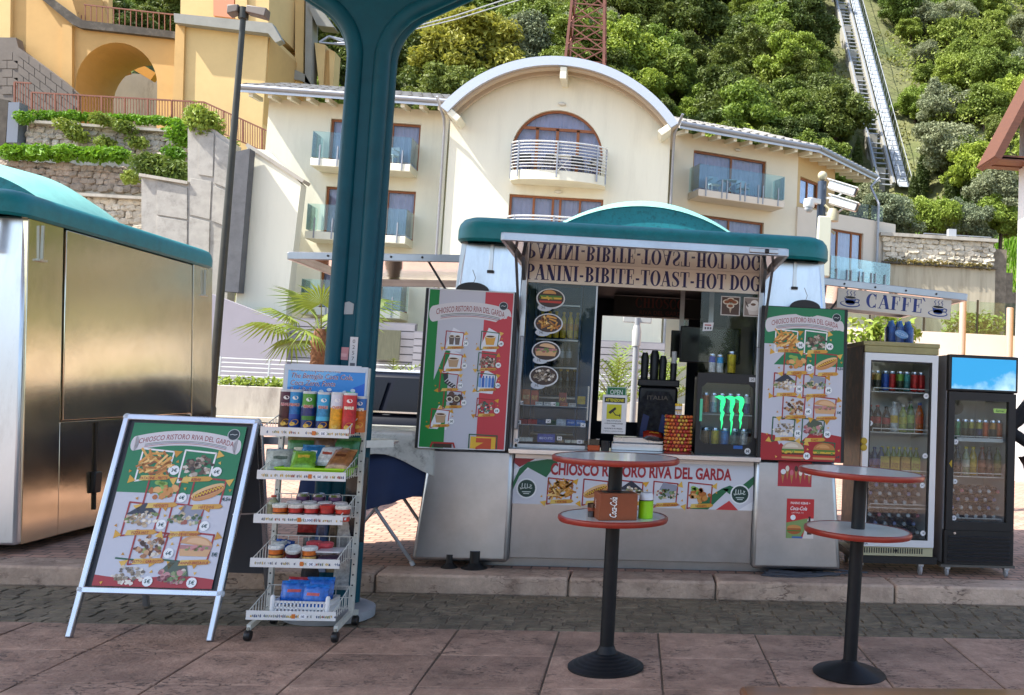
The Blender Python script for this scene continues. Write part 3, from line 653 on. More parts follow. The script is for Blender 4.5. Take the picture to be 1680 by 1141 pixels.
def header(P, w_, y, hh, col='8e2f2c'):
    k = -.32/w_; wp = lambda u: k*u*u
    n = 20; X = [-.45*w_+.9*w_*i/n for i in range(n+1)]
    for a, c in zip(X, X[1:]): P.poly([(a, y+wp(a)-.72*hh), (c, y+wp(c)-.72*hh), (c, y+wp(c)+.72*hh), (a, y+wp(a)+.72*hh)], 'd6d4d8', 2)
    for s_ in (-1, 1): P.ell(s_*.45*w_, y+wp(.45*w_), .38*hh, .72*hh, 'd6d4d8', 2)
    P.text('CHIOSCO RISTORO RIVA DEL GARDA', 0, y-.12*hh, hh*.72, col, 3, width=.84*w_, bold=.004, warp=wp)
    for q, c in ((-.3, '1c5a3c'), (-.42, '3a3f6a'), (-.54, '9c3430')): P.line([(-.36*w_+.72*w_*i/10, y+q*hh+wp(-.36*w_+.72*w_*i/10)) for i in range(11)], hh*.045, c, 3)
    P.ell(.40*w_, y+.5*hh, .055*w_, .055*w_, 'b9c2c4', 4); P.ell(.40*w_, y+.5*hh, .048*w_, .048*w_, '16262c', 5); P.line([(.37*w_, y+.49*hh), (.39*w_, y+.54*hh), (.41*w_, y+.48*hh), (.43*w_, y+.55*hh)], .006*w_, 'c8d0d0', 6)
FOOD = [('fries', 'PATATINE - FRITTE', '3€', 'f0f0f0'), ('kebab', 'KEBAB', '6€', 'f0f0f0'), ('nuggets', 'NUGGETS', '6€', 'a22a2a'), ('hotdog', 'HOT DOG', '4,5€', 'a22a2a'),
        ('pizza', 'PIZZA HOT', '3€', 'a22a2a'), ('veg', 'PANINO-VEGETARIANO', '6€', 'a22a2a'), ('meat', 'PIATTO - GARGOTTO', '6€', 'a22a2a'), ('panino', 'PANINO-BRESAOLA', '5€', 'a22a2a'),
        ('wrap', 'PIADINA', '5€', '1c5a3c'), ('ham', 'TOAST', '5€', '1c5a3c'), ('sand', 'TRAMEZZINO', '3€', '1c5a3c'), ('burger', 'HAMBURGER', '6€', '1c5a3c')]
def food_menu(w_, h, nrow):
    P = Print(); g1 = (.44 if nrow == 5 else .38)*h
    P.rect(-w_/2, w_/2, -h/2, h/2, 'c9cbd6', 0); P.rect(-w_/2, w_/2, h/2-g1, h/2, '0e7a4a', 1)
    rh = .17 if nrow == 6 else .06
    X = [-w_/2+w_*i/16 for i in range(17)]; yt = lambda u: -h/2+rh*h+.012*h*math.sin(u/w_*7)
    for a, c in zip(X, X[1:]): P.poly([(a, -h/2), (c, -h/2), (c, yt(c)), (a, yt(a))], 'a81f28', 1)
    P.line([(-w_/2, h/2), (w_/2, h/2), (w_/2, -h/2), (-w_/2, -h/2)], .008, 'cfd3d6', 2, closed=True)
    header(P, w_, h/2-.088*h, .066*h)
    n = nrow; top = h/2-(.262 if n == 5 else .222)*h; st = (.168 if n == 5 else .144)*h
    for r in range(n):
        sh = (-.22, .15) if r % 2 == 0 else (-.10, .29)
        for c in range(2):
            kd, cp, pr, fc = FOOD[r*2+c]; dish(P, kd, sh[c]*w_, top-r*st, .335*w_ if n == 6 else .335*w_, cp, pr, fc, seed=r*2+c)
    ok = [i for i, f in enumerate(P.f) if all(-h/2 <= P.v[v][1] and abs(P.v[v][0]) <= w_/2 for v in f)]; P.f = [P.f[i] for i in ok]; P.c = [P.c[i] for i in ok]
    return P
# banner under the counter
P = Print(); P.rect(-.9, .9, 0, .335, 'd3d5dc', 0)
P.poly([(-.9, .335), (-.75, .335), (-.86, .27), (-.9, .30)], '9c2a30', 1); P.poly([(-.75, .335), (-.66, .335), (-.83, .235), (-.88, .27), (-.9, .25), (-.9, .2), (-.87, .22)], 'e8eaee', 1, tess=True)
P.poly([(-.66, .335), (-.57, .335), (-.66, .20), (-.74, .24), (-.80, .27), (-.86, .20), (-.9, .1), (-.9, .16), (-.86, .26), (-.80, .31)], '14663f', 2, tess=True)
P.poly([(.42, 0), (.56, 0), (.72, .16), (.78, .16), (.9, .05), (.9, 0), (.98, 0)][:4]+[(.66, .16)], '14663f', 2, tess=True); P.poly([(.66, .16), (.72, .185), (.78, .16), (.9, .26), (.9, .2), (.8, .09), (.72, .12)], '14663f', 2, tess=True)
P.poly([(.62, 0), (.72, .07), (.79, .0)], 'c4383a', 2); P.poly([(.79, 0), (.9, .07), (.9, 0)], 'e8eaee', 2)
P.text('CHIOSCO RISTORO RIVA DEL GARDA', .05, .225, .118, 'a3202b', 3, width=1.36, bold=.035, res=3)
for sx in (-.80, .80):
    P.ell(sx, .115 if sx < 0 else .12, .075, .075, 'e8ecec', 4); P.ell(sx, .115 if sx < 0 else .12, .064, .064, '143c33', 5)
    q = lambda pts: P.line([(sx+a, (.115 if sx < 0 else .12)+c) for a, c in pts], .006, 'cfdad4', 6)
    q([(.024, .026), (.036, .024), (.03, .014), (.018, .008), (.03, .0), (.04, .004)]); q([(.018, .008), (.006, .004), (.004, .034)]); q([(.006, .004), (-.008, .0), (-.014, .016), (-.012, .034)]); q([(-.012, .004), (-.03, .0), (-.034, .01), (-.032, .036)]); q([(-.03, .0), (-.042, -.006), (-.046, .004)]); q([(-.03, -.025), (.03, -.025)]); q([(-.02, -.038), (.02, -.038)])
for i, (kd, cp, fc) in enumerate((('fries', 'PATATINE', 'a22a2a'), ('hotdog', 'HOT DOG', 'a22a2a'), ('pizza', 'PIZZA HOT', 'a22a2a'), ('veg', 'PANINO-VEGETARIANO', 'a22a2a'), ('nuggets', 'NUGGETS', 'a22a2a'))):
    dish(P, kd, -.55+i*.262, .105, .22, cp, '', fc, seed=i+40)
bn = MB(); bn.box(-.9, .9, -.0165, -.0135, .472, .807); bo = bn.build('banner', mat('banner_vinyl', 'd3d5dc', .4), K); P.build('banner_print', bo, (0, -.0172, .472))

# ---------------------------------------------------------------- the two hung menu boards
def board(name, label, X0, X1, Z0, Z1, Y, P, tilt):
    t = thing(name, label, 'menu board', ((X0+X1)/2, Y, Z0)); w_, h = X1-X0, Z1-Z0
    t.rotation_euler = (tilt, 0, 0)
    b = MB(); b.box(-w_/2-.028, w_/2+.028, 0, .035, -.006, h+.006); b.build('frame', BLACK, t, bevel=.006)
    b = MB(); nx, nz = 10, 30                      # vinyl sheet, faintly rippled
    P.build('printed_menu', t, (0, 0, 0), fn=lambda u, v, l: (u, -.003-l-.002*math.sin(v*19+u*5)*math.sin(u*8+2)-.0015*max(0, .3-(v+h/2))*math.sin(v*60), v+h/2), rough=.38)
    b = MB(); b.ell = None
    a = [(.12*math.cos(R(180*i/12)), h+.006+.06*math.sin(R(180*i/12))) for i in range(13)]; b.prism(a, .008, .024, 'xz'); b.build('hanger_cap', BLACK, t)
    b = MB(); b.tube([(0, .016, h+.05), (.015, .016, h+.1), (-.01, .016, h+.16)], .003, 5); b.build('hanger_wire', mat('wire', (.3, .3, .3), .4, .8), t)
    return t
w_, h = .615, 1.165
board('menu_board', 'food menu board with green, white and red bands beside the coffee sign', .945, 1.56, .985, 2.15, 6.98, food_menu(w_, h, 6), R(-1.5))
P = Print(); P.rect(-w_/2, w_/2, -h/2, h/2, 'c3c6d2', 0); P.rect(-w_/2, -.13, -h/2, h/2, '0f8038', 1); P.rect(.10, w_/2, -h/2, h/2, 'c23440', 1)
P.line([(-w_/2, h/2), (w_/2, h/2), (w_/2, -h/2), (-w_/2, -h/2)], .008, 'cfd3d6', 2, closed=True)
header(P, w_*.96, h/2-.125*h, .072*h)
for i, (kd, cp, pr, fx, fy, fc) in enumerate((('cup', 'CAFFE ESPRESSO', '2€', -.10, .21, 'a22a2a'), ('glass', 'THE FREDDO', '2€', .155, .22, '1c5a3c'), ('latte', 'CAPPUCCINO', '2€', -.10, .045, 'a22a2a'), ('kebab', 'CAFFE MACCHIATO', '3€', .145, .06, '1c5a3c'),
     ('socks', 'CALZE', '15€', -.12, -.10, 'a22a2a'), ('water', 'ACQUA NATURALE', '1,5€', .15, -.09, '1c5a3c'), ('sun', 'OCCHIALI', '6€', -.085, -.225, 'a22a2a'), ('souv', 'SOUVENIR', '5€', .155, -.275, 'a22a2a'), ('latte', 'CREMA CAFFE', '2€', -.165, -.365, 'a22a2a'))):
    dish(P, kd, fx, fy, .155, cp, pr, fc, seed=i+70)
P.rect(.06, .24, -h/2+.004, -.49, 'e5b832', 4); P.rect(.10, .21, -h/2+.004, -.50, 'c84a2a', 5); P.line([(.05, -.575), (.05, -.475), (.25, -.48), (.25, -.575)], .008, '1c5a3c', 5)
P.line([(-.22, -.575), (-.21, -.545), (-.06, -.545), (-.05, -.575)], .012, 'a22a2a', 5); P.rect(-.2, -.07, -h/2+.004, -.55, '3a2a22', 4)
board('menu_board', 'drinks and souvenir menu board striped as green, white and red flag', -1.565, -.95, .985, 2.15, 6.98, P, R(-1.5))
# stickers on the corner panel
P = Print(); P.rect(-.13, .13, 0, .19, 'b02a38', 0); P.ell(0, .16, .125, .045, 'b02a38', .5)
for i in range(7):
    x = -.105+i*.034; P.poly([(x, .09+.03*(i % 2)), (x+.024, .09+.03*(i % 2)), (x+.012, .02+.03*(i % 2))], 'b07a40', 1); P.ell(x+.012, .105+.03*(i % 2), .014, .022, ['6a4028', 'e4d9c8', 'd06a7a', '4a2a1c', 'efe6d4'][i % 5], 2)
for q in (-.09, .09): P.ell(q, .11, .02, .02, 'e8e8ea', 3)
P.build('ice_cream_sticker', K, kl(1.225, 7.036, .785), (R(-2.8), 0, 0))
P = Print(); P.rect(-.105, .105, 0, .295, 'c22a2c', 0); P.text('PANINO KEBAB +', 0, .255, .024, 'f2e6e0', 1, width=.15, bold=.02); P.text('Coca-Cola', -.015, .21, .04, 'f4f0ee', 1, shear=.25, width=.13, bold=.015); P.text('LATTINA 7 €', -.02, .185, .016, 'f2e6e0', 1)
P.poly([(-.105, 0), (.0, 0), (.08, .14), (.05, .15), (-.105, .115)], '7f9a5c', 1); P.ell(-.045, .06, .055, .03, 'a85a2a', 2); P.ell(-.045, .075, .055, .025, 'c98c4a', 2.4, a0=0, a1=math.pi); P.rect(-.1, .01, .052, .06, '3f7d2c', 3)
P.poly([(.02, 0), (.105, 0), (.105, .15), (.06, .15)], 'd9d2cc', 2); P.rect(.055, .09, .03, .13, '3a1712', 3); P.rect(.064, .08, .13, .165, '3a1712', 3); P.rect(.052, .093, .07, .1, 'c8202a', 4); P.ell(-.055, .155, .02, .02, 'eef0f2', 3); P.rect(-.06, .02, .002, .014, '3a66b0', 4)
P.build('drink_sticker', K, kl(1.275, 7.018, .40), (R(-2.8), 0, 0))
# ---------------------------------------------------------------- goods: one mesh per kind, a copy per thing
PROD = {}
def cmat(h, rough=.35, metal=0, **k): return mat('c_%s_%g_%g' % (h, rough, metal), h, rough, metal, var=.4, scale=38, detail=3, **k)
SILV = mat('can_silver', (.7, .7, .72), .25, 1)
def can_mesh(col, col2=None, r=.033, h=.115):
    key = ('can', col, col2, r, h)
    if key not in PROD:
        b = MB(); n = 14
        b.k = 0; b.lathe([(r*.75, 0), (r*.95, h*.05)], n); b.k = 1; b.lathe([(r*.95, h*.05), (r, h*.1), (r, h*.55)], n); b.k = 2; b.lathe([(r, h*.55), (r, h*.86)], n); b.k = 0; b.lathe([(r, h*.86), (r*.78, h*.97), (r*.8, h), (r*.72, h*.985)], n)
        o = b.build('tmp', [SILV, cmat(col, .3, .35), cmat(col2 or col, .3, .35)], recalc=False); PROD[key] = o.data; bpy.data.objects.remove(o)
    return PROD[key]
def bottle_mesh(liq, cap, lab, r=.032, h=.23):
    key = ('bot', liq, cap, lab, r, h)
    if key not in PROD:
        b = MB(); n = 14
        b.k = 0; b.lathe([(r*.85, 0), (r, h*.04), (r, h*.3)], n); b.k = 2; b.lathe([(r*1.01, h*.3), (r*1.01, h*.55)], n); b.k = 0; b.lathe([(r, h*.55), (r, h*.62), (r*.8, h*.74), (r*.42, h*.86), (r*.4, h*.92)], n); b.k = 1; b.lathe([(r*.48, h*.92), (r*.48, h)], n)
        o = b.build('tmp', [cmat(liq, .12, spec=.6), cmat(cap, .4), cmat(lab, .4)], recalc=False); PROD[key] = o.data; bpy.data.objects.remove(o)
    return PROD[key]
def cup_mesh(col, lid, r=.04, h=.06):
    key = ('cup', col, lid, r, h)
    if key not in PROD:
        b = MB(); n = 16; b.k = 0; b.lathe([(r*.9, 0), (r*.92, h*.8)], n); b.k = 1; b.lathe([(r, h*.78), (r*1.02, h*.95), (r*.9, h), (r*.6, h*.97)], n)
        b.k = 2; b.lathe([(r*.925, h*.30), (r*.93, h*.42)], n)
        b.k = 3; b.lathe([(r*.935, h*.44), (r*.937, h*.5)], n); b.k = 2
        for q in range(3): b.add([(r*.95*math.sin(a)+0, -r*.95*math.cos(a), z) for a, z in ((-.5+q*.5, h*.12), (-.2+q*.5, h*.10), (-.15+q*.5, h*.28), (-.4+q*.5, h*.27))], [(0, 1, 2, 3)])
        o = b.build('tmp', [cmat(col), cmat(lid, .3), cmat('e0b060' if col[0] in 'cd' else 'e8e4da'), cmat('3a1a14')], recalc=False); PROD[key] = o.data; bpy.data.objects.remove(o)
    return PROD[key]
def bag_mesh(key, cols, w_=.16, h=.2, d=.06, seed=0, accent=None):
    key = ('bag', key)
    if key not in PROD:
        rg = random.Random(seed); b = MB(); nx, nz = 8, 8; vs = []
        for s_ in (-1, 1):
            for j in range(nz+1):
                for i in range(nx+1):
                    u, v = i/nx*2-1, j/nz*2-1; bul = max(0, (1-u**4)*(1-abs(v)**3)); vs.append((u*w_/2*(1-.06*bul)+rg.uniform(-1, 1)*.002, s_*(d/2*bul**.6+.001)+rg.uniform(-1, 1)*.004*bul, (v+1)/2*h))
        fs = []; ms = []
        for s_ in (0, 1):
            o = s_*(nx+1)*(nz+1)
            for j in range(nz):
                for i in range(nx):
                    q = [o+j*(nx+1)+i, o+j*(nx+1)+i+1, o+(j+1)*(nx+1)+i+1, o+(j+1)*(nx+1)+i]; fs.append(q if s_ == 0 else q[::-1]); ms.append(1 if j >= nz-1 or j == 0 else (2 if 2 <= i <= 5 and j == 4 else 0))
        b.v = vs; b.f = fs; b.m = ms
        o = b.build('tmp', [cmat(c, .25) for c in (cols+cols)[:3]] if len(cols) < 3 else [cmat(c, .25) for c in cols], recalc=False); PROD[key] = o.data; bpy.data.objects.remove(o)
    return PROD[key]
def put(me, name, label, cat, loc, group=None, rz=0, rot=None, scale=None):
    o = link(name, me); o.location = loc; o.rotation_euler = rot or (0, 0, rz)
    if scale: o.scale = (scale,)*3 if not isinstance(scale, (tuple, list)) else scale
    return tag(o, label, cat, group)

# ---------------------------------------------------------------- bar tables
def bar_table(X, Y, z_top, z_low, label, ribbed, tiltx=0, tilty=0):
    t = thing('bar_table', label, 'table', (X, Y, 0)); t.rotation_euler = (tiltx, tilty, 0)
    top = mat('table_laminate', (.74, .75, .72), .22, var=.06, scale=3, spec=.6, coat=.4); rim = mat('red_edge', '8f2a1c', .35, var=.15, scale=14, coat=.2); blk = mat('black_enamel', (.006, .0065, .008), .5, var=.3, scale=20, spec=.3)
    for nm, z, r in (('table_top', z_top, .338), ('lower_shelf', z_low, .29)):
        b = MB(); b.lathe([(0, z-.028), (r-.012, z-.028), (r-.012, z-.0005), (0, z)], 64); o = b.build(nm, top, t)
        b = MB(); b.lathe([(r-.012, z-.030), (r-.002, z-.028), (r+.004, z-.016), (r+.002, z-.003), (r-.006, z+.002), (r-.013, z+.001)], 64, caps=False); b.build('red_edging', rim, o)
    b = MB(); b.tube([(0, 0, .04), (0, 0, z_low-.03)], .0375, 24); b.tube([(0, 0, z_low), (0, 0, z_top-.028)], .0375, 24); b.build('column', blk, t)
    if ribbed:
        pr = [(0, .0), (.2, 0), (.2, .01)]
        for i in range(6): r0 = .2-.025*i; pr += [(r0, .012+.012*i), (r0-.007, .017+.012*i), (r0-.018, .018+.012*i)]
        pr += [(.045, .1), (.039, .115)]
    else: pr = [(0, 0), (.195, 0), (.197, .008), (.185, .018), (.05, .062), (.04, .075)]
    b = MB(); b.lathe(pr, 48); b.build('foot', blk, t)
    b = MB(); b.lathe([(.06, z_top-.045), (.075, z_top-.03)], 24); b.build('top_flange', blk, t)
    return t
bar_table(-.095, 5.06, 1.11, .797, 'round standing table with ribbed black foot, brown box on its shelf', True)
bar_table(1.205, 5.0, 1.085, .772, 'round standing table with smooth black foot before the fridges', False, 0, R(1.6))
# on its lower shelf
t = thing('napkin_box', 'brown cola napkin box on the lower table shelf', 'box', (-.085, 4.93, .797), R(14))
b = MB(); b.box(-.1, .1, -.075, .075, 0, .138); b.build('carton', mat('brown_card', '83421f', .6, var=.1, scale=10), t, bevel=.004)
b = MB(); b.box(-.07, .07, -.045, .045, .1385, .1395); b.build('slot', BLACK, t)
P = Print(); P.text('Coca-Cola', 0, -.018, .052, 'f2efe8', 2, shear=.2, width=.105, bold=.012, rot=0); P.text('Coca-Cola', 0, -.018, .052, '2a1208', 1, shear=.2, width=.112, bold=.04)
P.build('box_lettering', t, (-.028, -.0757, .066), (0, R(-90), 0))
P = Print(); P.text('Coca-Cola', 0, -.01, .03, 'f2efe8', 2, shear=.2, width=.05); P.build('side_lettering', t, (-.1007, .02, .075), (0, R(-90), R(-90)))
t = thing('condiment_jar', 'lime green jar with clear lid on the lower table shelf', 'jar', (.075, 4.98, .797))
b = MB(); b.lathe([(.036, 0), (.0385, .003), (.0385, .092), (.036, .094)], 28); b.build('jar_body', mat('lime', '8fce12', .35, var=.06, scale=20), t)
b = MB(); b.lathe([(.039, .094), (.039, .098)], 28); b.build('band', BLACK, t)
b = MB(); b.lathe([(.037, .098), (.036, .125), (.03, .134), (0, .136)], 28); b.build('lid', mat('frosted', (.65, .68, .70), .15, spec=.7), t)
t = thing('sauce_glass', 'small dark glass behind the brown box on table shelf', 'glass', (-.205, 4.97, .797)); b = MB(); b.lathe([(.022, 0), (.027, .07), (.025, .07), (.02, .004)], 20); b.build('glass_cup', mat('brown_glass', '2c1a12', .12, spec=.7), t); b = MB(); b.lathe([(.024, .03), (.0265, .05)], 20); b.build('label_band', cmat('7a3a22'), t)
# wooden table in the foreground
t = thing('wooden_table', 'varnished wooden table top at the bottom edge', 'table', (1.35, 2.05, 0))
WOOD = mat('varnished_wood', '6e4424', .3, var=.35, scale=3, stretch=(1, 14, 14), coat=.3)
for i in range(5):
    b = MB(); y0 = .315-.125*i; b.box(-1.06, 1.1, y0-.12, y0, .722, .75); b.build('plank', WOOD, t, bevel=.012)
b = MB(); b.box(-1.0, 1.04, -.28, .28, .66, .72); b.build('apron', WOOD, t)
for sx in (-.95, .98):
    for sy in (-.24, .24): b = MB(); b.box(sx-.035, sx+.035, sy-.035, sy+.035, 0, .66); b.build('leg', WOOD, t)

# ---------------------------------------------------------------- sandwich board
ALU = mat('aluminium', (.46, .48, .53), .28, .9, var=.06, scale=12, rvar=.08)
t = thing('sandwich_board', 'folding aluminium pavement board with food menu poster', 'sandwich board', (-2.63, 5.45, 0), R(-2.5))
hx = .372; ft = Vector((0, 0, 0)); tp = Vector((0, .37, 1.2)); up_ = (tp-ft).normalized()
ang = math.atan2(.37, 1.2)
def pt(x, s_): return (x, .37*s_, 1.2*s_)
for sx in (-1, 1):
    b = MB(); b.bar((sx*hx, 0, 0), pt(sx*hx, .985), .034, .03, upv=(0, -1, .3)); b.build('frame_upright', ALU, t, bevel=.006)
    b = MB(); b.bar((sx*hx, .74, 0), (sx*hx, .40, 1.17), .034, .03, upv=(0, 1, .3)); b.build('rear_leg', ALU, t, bevel=.006)
for s_ in (.985, .2): b = MB(); b.bar(pt(-hx-.012, s_), pt(hx+.012, s_), .03, .036, upv=up_); b.build('frame_rail', ALU, t, bevel=.006)
for sx in (-1, 1):
    for s_ in (.985, .2): b = MB(); b.sphere(pt(sx*(hx+.004), s_), .023, 10, 6, (1, .8, 1)); b.build('corner_cap', mat('grey_cap', (.5, .55, .6), .35), t)
gk = MB(); q = [Vector(pt(sx*(hx-.016), s_))+Vector((0, .006, 0)) for s_ in (.21, .975) for sx in (-1, 1)]; gk.add(q+[v+Vector((0, .012, 0)) for v in q], [(0, 1, 3, 2), (4, 6, 7, 5), (0, 4, 5, 1), (2, 3, 7, 6), (0, 2, 6, 4), (1, 5, 7, 3)]); gk.build('back_sheet', mat('black_sheet', (.02, .022, .028), .5), t)
gk = MB(); q = [(sx*(hx-.016), .74+(.40-.74)*s_, 1.17*s_) for s_ in (.2, .98) for sx in (-1, 1)]; gk.add(q+[(a, c+.01, d) for a, c, d in q], [(0, 1, 3, 2), (4, 6, 7, 5), (0, 4, 5, 1), (2, 3, 7, 6), (0, 2, 6, 4), (1, 5, 7, 3)]); gk.build('rear_panel', mat('rear_panel', (.10, .11, .13), .5), t)
b = MB(); b.bar((hx-.02, .2, .66), (hx-.02, .56, .62), .008); b.build('stay', ALU, t)
w_, h = .645, .93; P = food_menu(w_, h, 5); pm = P.build('printed_menu', t, Vector(pt(0, .59))+Vector((0, -.004, 0)), (-ang, 0, 0), rough=.35)

# ---------------------------------------------------------------- canopy post
TEALD = mat('teal_post', '044a5a', .45, var=.12, scale=5, dirt='063a48', dirt_scale=7, dirt_amt=.6, spec=.25)
t = thing('canopy_post', 'forked teal steel column carrying the canopy', 'column', (-1.83, 6.06, 0))
def fork(sx):
    pts = [(sx*.083, 0, .02), (sx*.083, 0, 3.48)]
    for i in range(1, 13):
        a = R(60*i/12); pts.append((sx*(.083+.42*(1-math.cos(a))), 0, 3.52+.42*math.sin(a)))
    e = Vector(pts[-1]); d = Vector((sx*math.sin(R(60)), 0, math.cos(R(60)))); pts += [e+d*.6, e+d*2.3]
    return pts
for sx in (-1, 1):
    b = MB(); b.tube(fork(sx), .052, 16); b.build('fork_tube', TEALD, t)
    b = MB(); b.tube([(p[0]+sx*.03, p[1]+.07, p[2]) for p in fork(sx)], .046, 14); b.build('rear_tube', TEALD, t)
f1 = fork(1); f0 = fork(-1)
b = MB(); b.prism([(p[0], p[2]) for p in f0] + [(p[0], p[2]) for p in f1][::-1], -.012, .09, 'xz'); b.build('web', TEALD, t)
b = MB(); b.lathe([(.0, 0), (.27, 0), (.27, .05), (.24, .065), (.2, .07), (0, .07)], 32); b.build('base_plate', mat('grey_base', (.30, .31, .33), .6, var=.15), t)
P = Print(); P.rect(-.024, .024, -.105, .105, 'c5c6c8', 1)
for i, ch in enumerate('0257'): P.text(ch, 0, .066-.036*i, .034, '2b2b30', 2)
P.rect(-.015, .015, -.092, -.058, '55565c', 2); P.build('number_sticker', t, (.05, -.055, 1.62))
P = Print(); P.rect(-.04, .04, -.04, .04, 'c98a8e', 1); P.rect(-.03, .03, -.02, .0, 'dba8a8', 2); P.build('pink_sticker', t, (-.03, -.016, 1.62), (0, R(2), 0))
P = Print(); P.poly([(-.04, -.04), (.04, -.035), (.042, .03), (.01, .045), (-.03, .03)], '9aa3a6', 1); P.build('torn_sticker', t, (-.02, -.016, 1.905))
# canopy over the terrace: it shades everything this side of the kiosks
cn = thing('canopy', 'large flat canopy roof over the terrace', 'canopy', (0, 0, 5.15))
b = MB(); b.box(-12, 4.5, 1.2, 6.9, 0, .1); b.build('deck', mat('canopy_skin', (.55, .56, .55), .6, var=.05), cn)
for x in (-9, -5, -1.8, 2.2): b = MB(); b.box(x-.06, x+.06, 1.2, 6.8, -.16, 0); b.build('beam', TEALD, cn)
# round shelf about the post
t = thing('post_shelf', 'grey steel shelf fixed round the teal column', 'shelf', (-1.90, 6.12, 1.075))
b = MB(); o8 = [(-.40, -.13), (.24, -.13), (.37, .0), (.37, .14), (.24, .3), (-.28, .3), (-.40, .17)]; b.prism(o8, -.018, 0, 'xy'); b.build('shelf_plate', STEEL, t, bevel=.004)
b = MB(); b.bar((-.4, -.132, -.012), (.24, -.132, -.012), .012, .045); b.bar((.24, -.132, -.012), (.372, .0, -.012), .012, .045); b.build('front_lip', STEEL_D, t)
b = MB(); b.bar((-.2, .1, -.02), (-.02, -.03, -.25), .02); b.bar((.2, .1, -.02), (.14, -.03, -.25), .02); b.build('bracket', STEEL_D, t)

# ---------------------------------------------------------------- snack rack
CREAM = mat('cream_metal', (.60, .61, .55), .45, var=.12, scale=14, dirt='8a7a5c', dirt_scale=9, dirt_amt=.25)
WIRE = mat('cream_wire', (.66, .66, .60), .4)
rk = thing('snack_rack', 'cream wire snack rack on castors in front of the post', 'rack', (-1.835, 5.72, 0))
HX = .232
for sx in (-1, 1):
    b = MB(); b.box(sx*HX-.013, sx*HX+.013, -.012, .018, .09, 1.53); u = b.build('upright', CREAM, rk, bevel=.002)
    hm = MB(); hm.lathe([(0, 0), (.005, 0), (.005, .002), (0, .002)], 8, (0, 0, 0), 'y'); ho = hm.build('hole', BLACK, u); ho.location = (sx*HX, -.0125, .2)
    for i in range(1, 22):
        hc = ho.copy(); COL.objects.link(hc); hc.location = (sx*HX, -.0125, .2+i*.06)
    b = MB(); b.bar((sx*HX, .0, .1), (sx*HX, -.27, .075), .022, .03); b.bar((sx*HX, .0, .1), (sx*HX, .12, .075), .022, .03); b.build('foot_arm', CREAM, rk)
    for y in (-.27, .1):
        b = MB(); b.tube([(sx*HX, y, .075), (sx*HX, y, .045)], .008, 8); c = b.build('castor', mat('castor_steel', (.35, .33, .28), .5, .7), rk)
        b = MB(); b.lathe([(.0, -.016), (.026, -.016), (.03, -.010), (.03, .010), (.026, .016), (0, .016)], 18, (sx*HX, y, .031), 'x'); b.build('wheel', BLACK, c)
SHELF = [1.135, .895, .655, .415, .13]
LAB = mat('shelf_label', (.72, .72, .70), .4)
for si, z in enumerate(SHELF):
    yb, yf = -.02, -.30; s = MB(); dz = .012; zb = z
    L_ = lambda x, y, zz: (x, y, zz)
    for q in range(9): x = -HX+.02+q*(2*HX-.04)/8; s.tube([(x, yb, zb+.015), (x, yf+.01, zb)], .0022, 5)
    for sx in (-1, 1):
        s.tube([(sx*(HX-.012), yb, zb+.125), (sx*(HX-.008), yf, zb+.045)], .003, 5); s.tube([(sx*(HX-.012), yb, zb+.125), (sx*(HX-.012), yb, zb)], .003, 5)
        for q in range(6):
            f = (q+1)/7; y_ = yb+(yf-yb)*f; s.tube([(sx*(HX-.012), y_, zb), (sx*(HX-.012), y_, zb+.125-.08*f)], .002, 5)
    s.tube([(-HX, yb, zb+.125), (HX, yb, zb+.125)], .003, 5); s.tube([(-HX, yb, zb+.06), (HX, yb, zb+.06)], .0025, 5)
    for q in range(8): x = -HX+.03+q*(2*HX-.06)/7; s.tube([(x, yb, zb), (x, yb, zb+.125)], .002, 5)
    s.tube([(-HX, yb, zb+.0), (HX, yb, zb)], .003, 5)
    tr = s.build('wire_basket', WIRE, rk)
    b = MB(); b.box(-HX-.006, HX+.006, yf-.006, yf, zb-.005, zb+.045); b.build('front_plate', LAB, tr, bevel=.001)
    P = Print(); rg = random.Random(si)
    for q in range(46):
        x = -HX+.02+q*.0099
        if rg.random() < .8: P.poly([(x+rg.uniform(-.004, .004), .008+rg.uniform(0, .006)), (x+.006, .010), (x+rg.uniform(.002, .008), .022+rg.uniform(0, .007)), (x-.002, .02)], rg.choice(['a89a6a', '7d8a6a', '6a6e7a', 'c2a24a', '9a5a4a', '8f8f88', '4a5a7a']), 1)
    x = rg.uniform(-.05, .06); P.rect(x, x+.02, .006, .03, 'c8702a', 2); P.ell(x+.06, .018, .022, .014, 'e9eaec', 2); P.text(['5€', '5€', '2,50€', '3€', '1€'][si], x+.06, .011, .018, '1c3c6a', 3, bold=.02); P.build('price_strip', tr, (0, yf-.0065, zb))
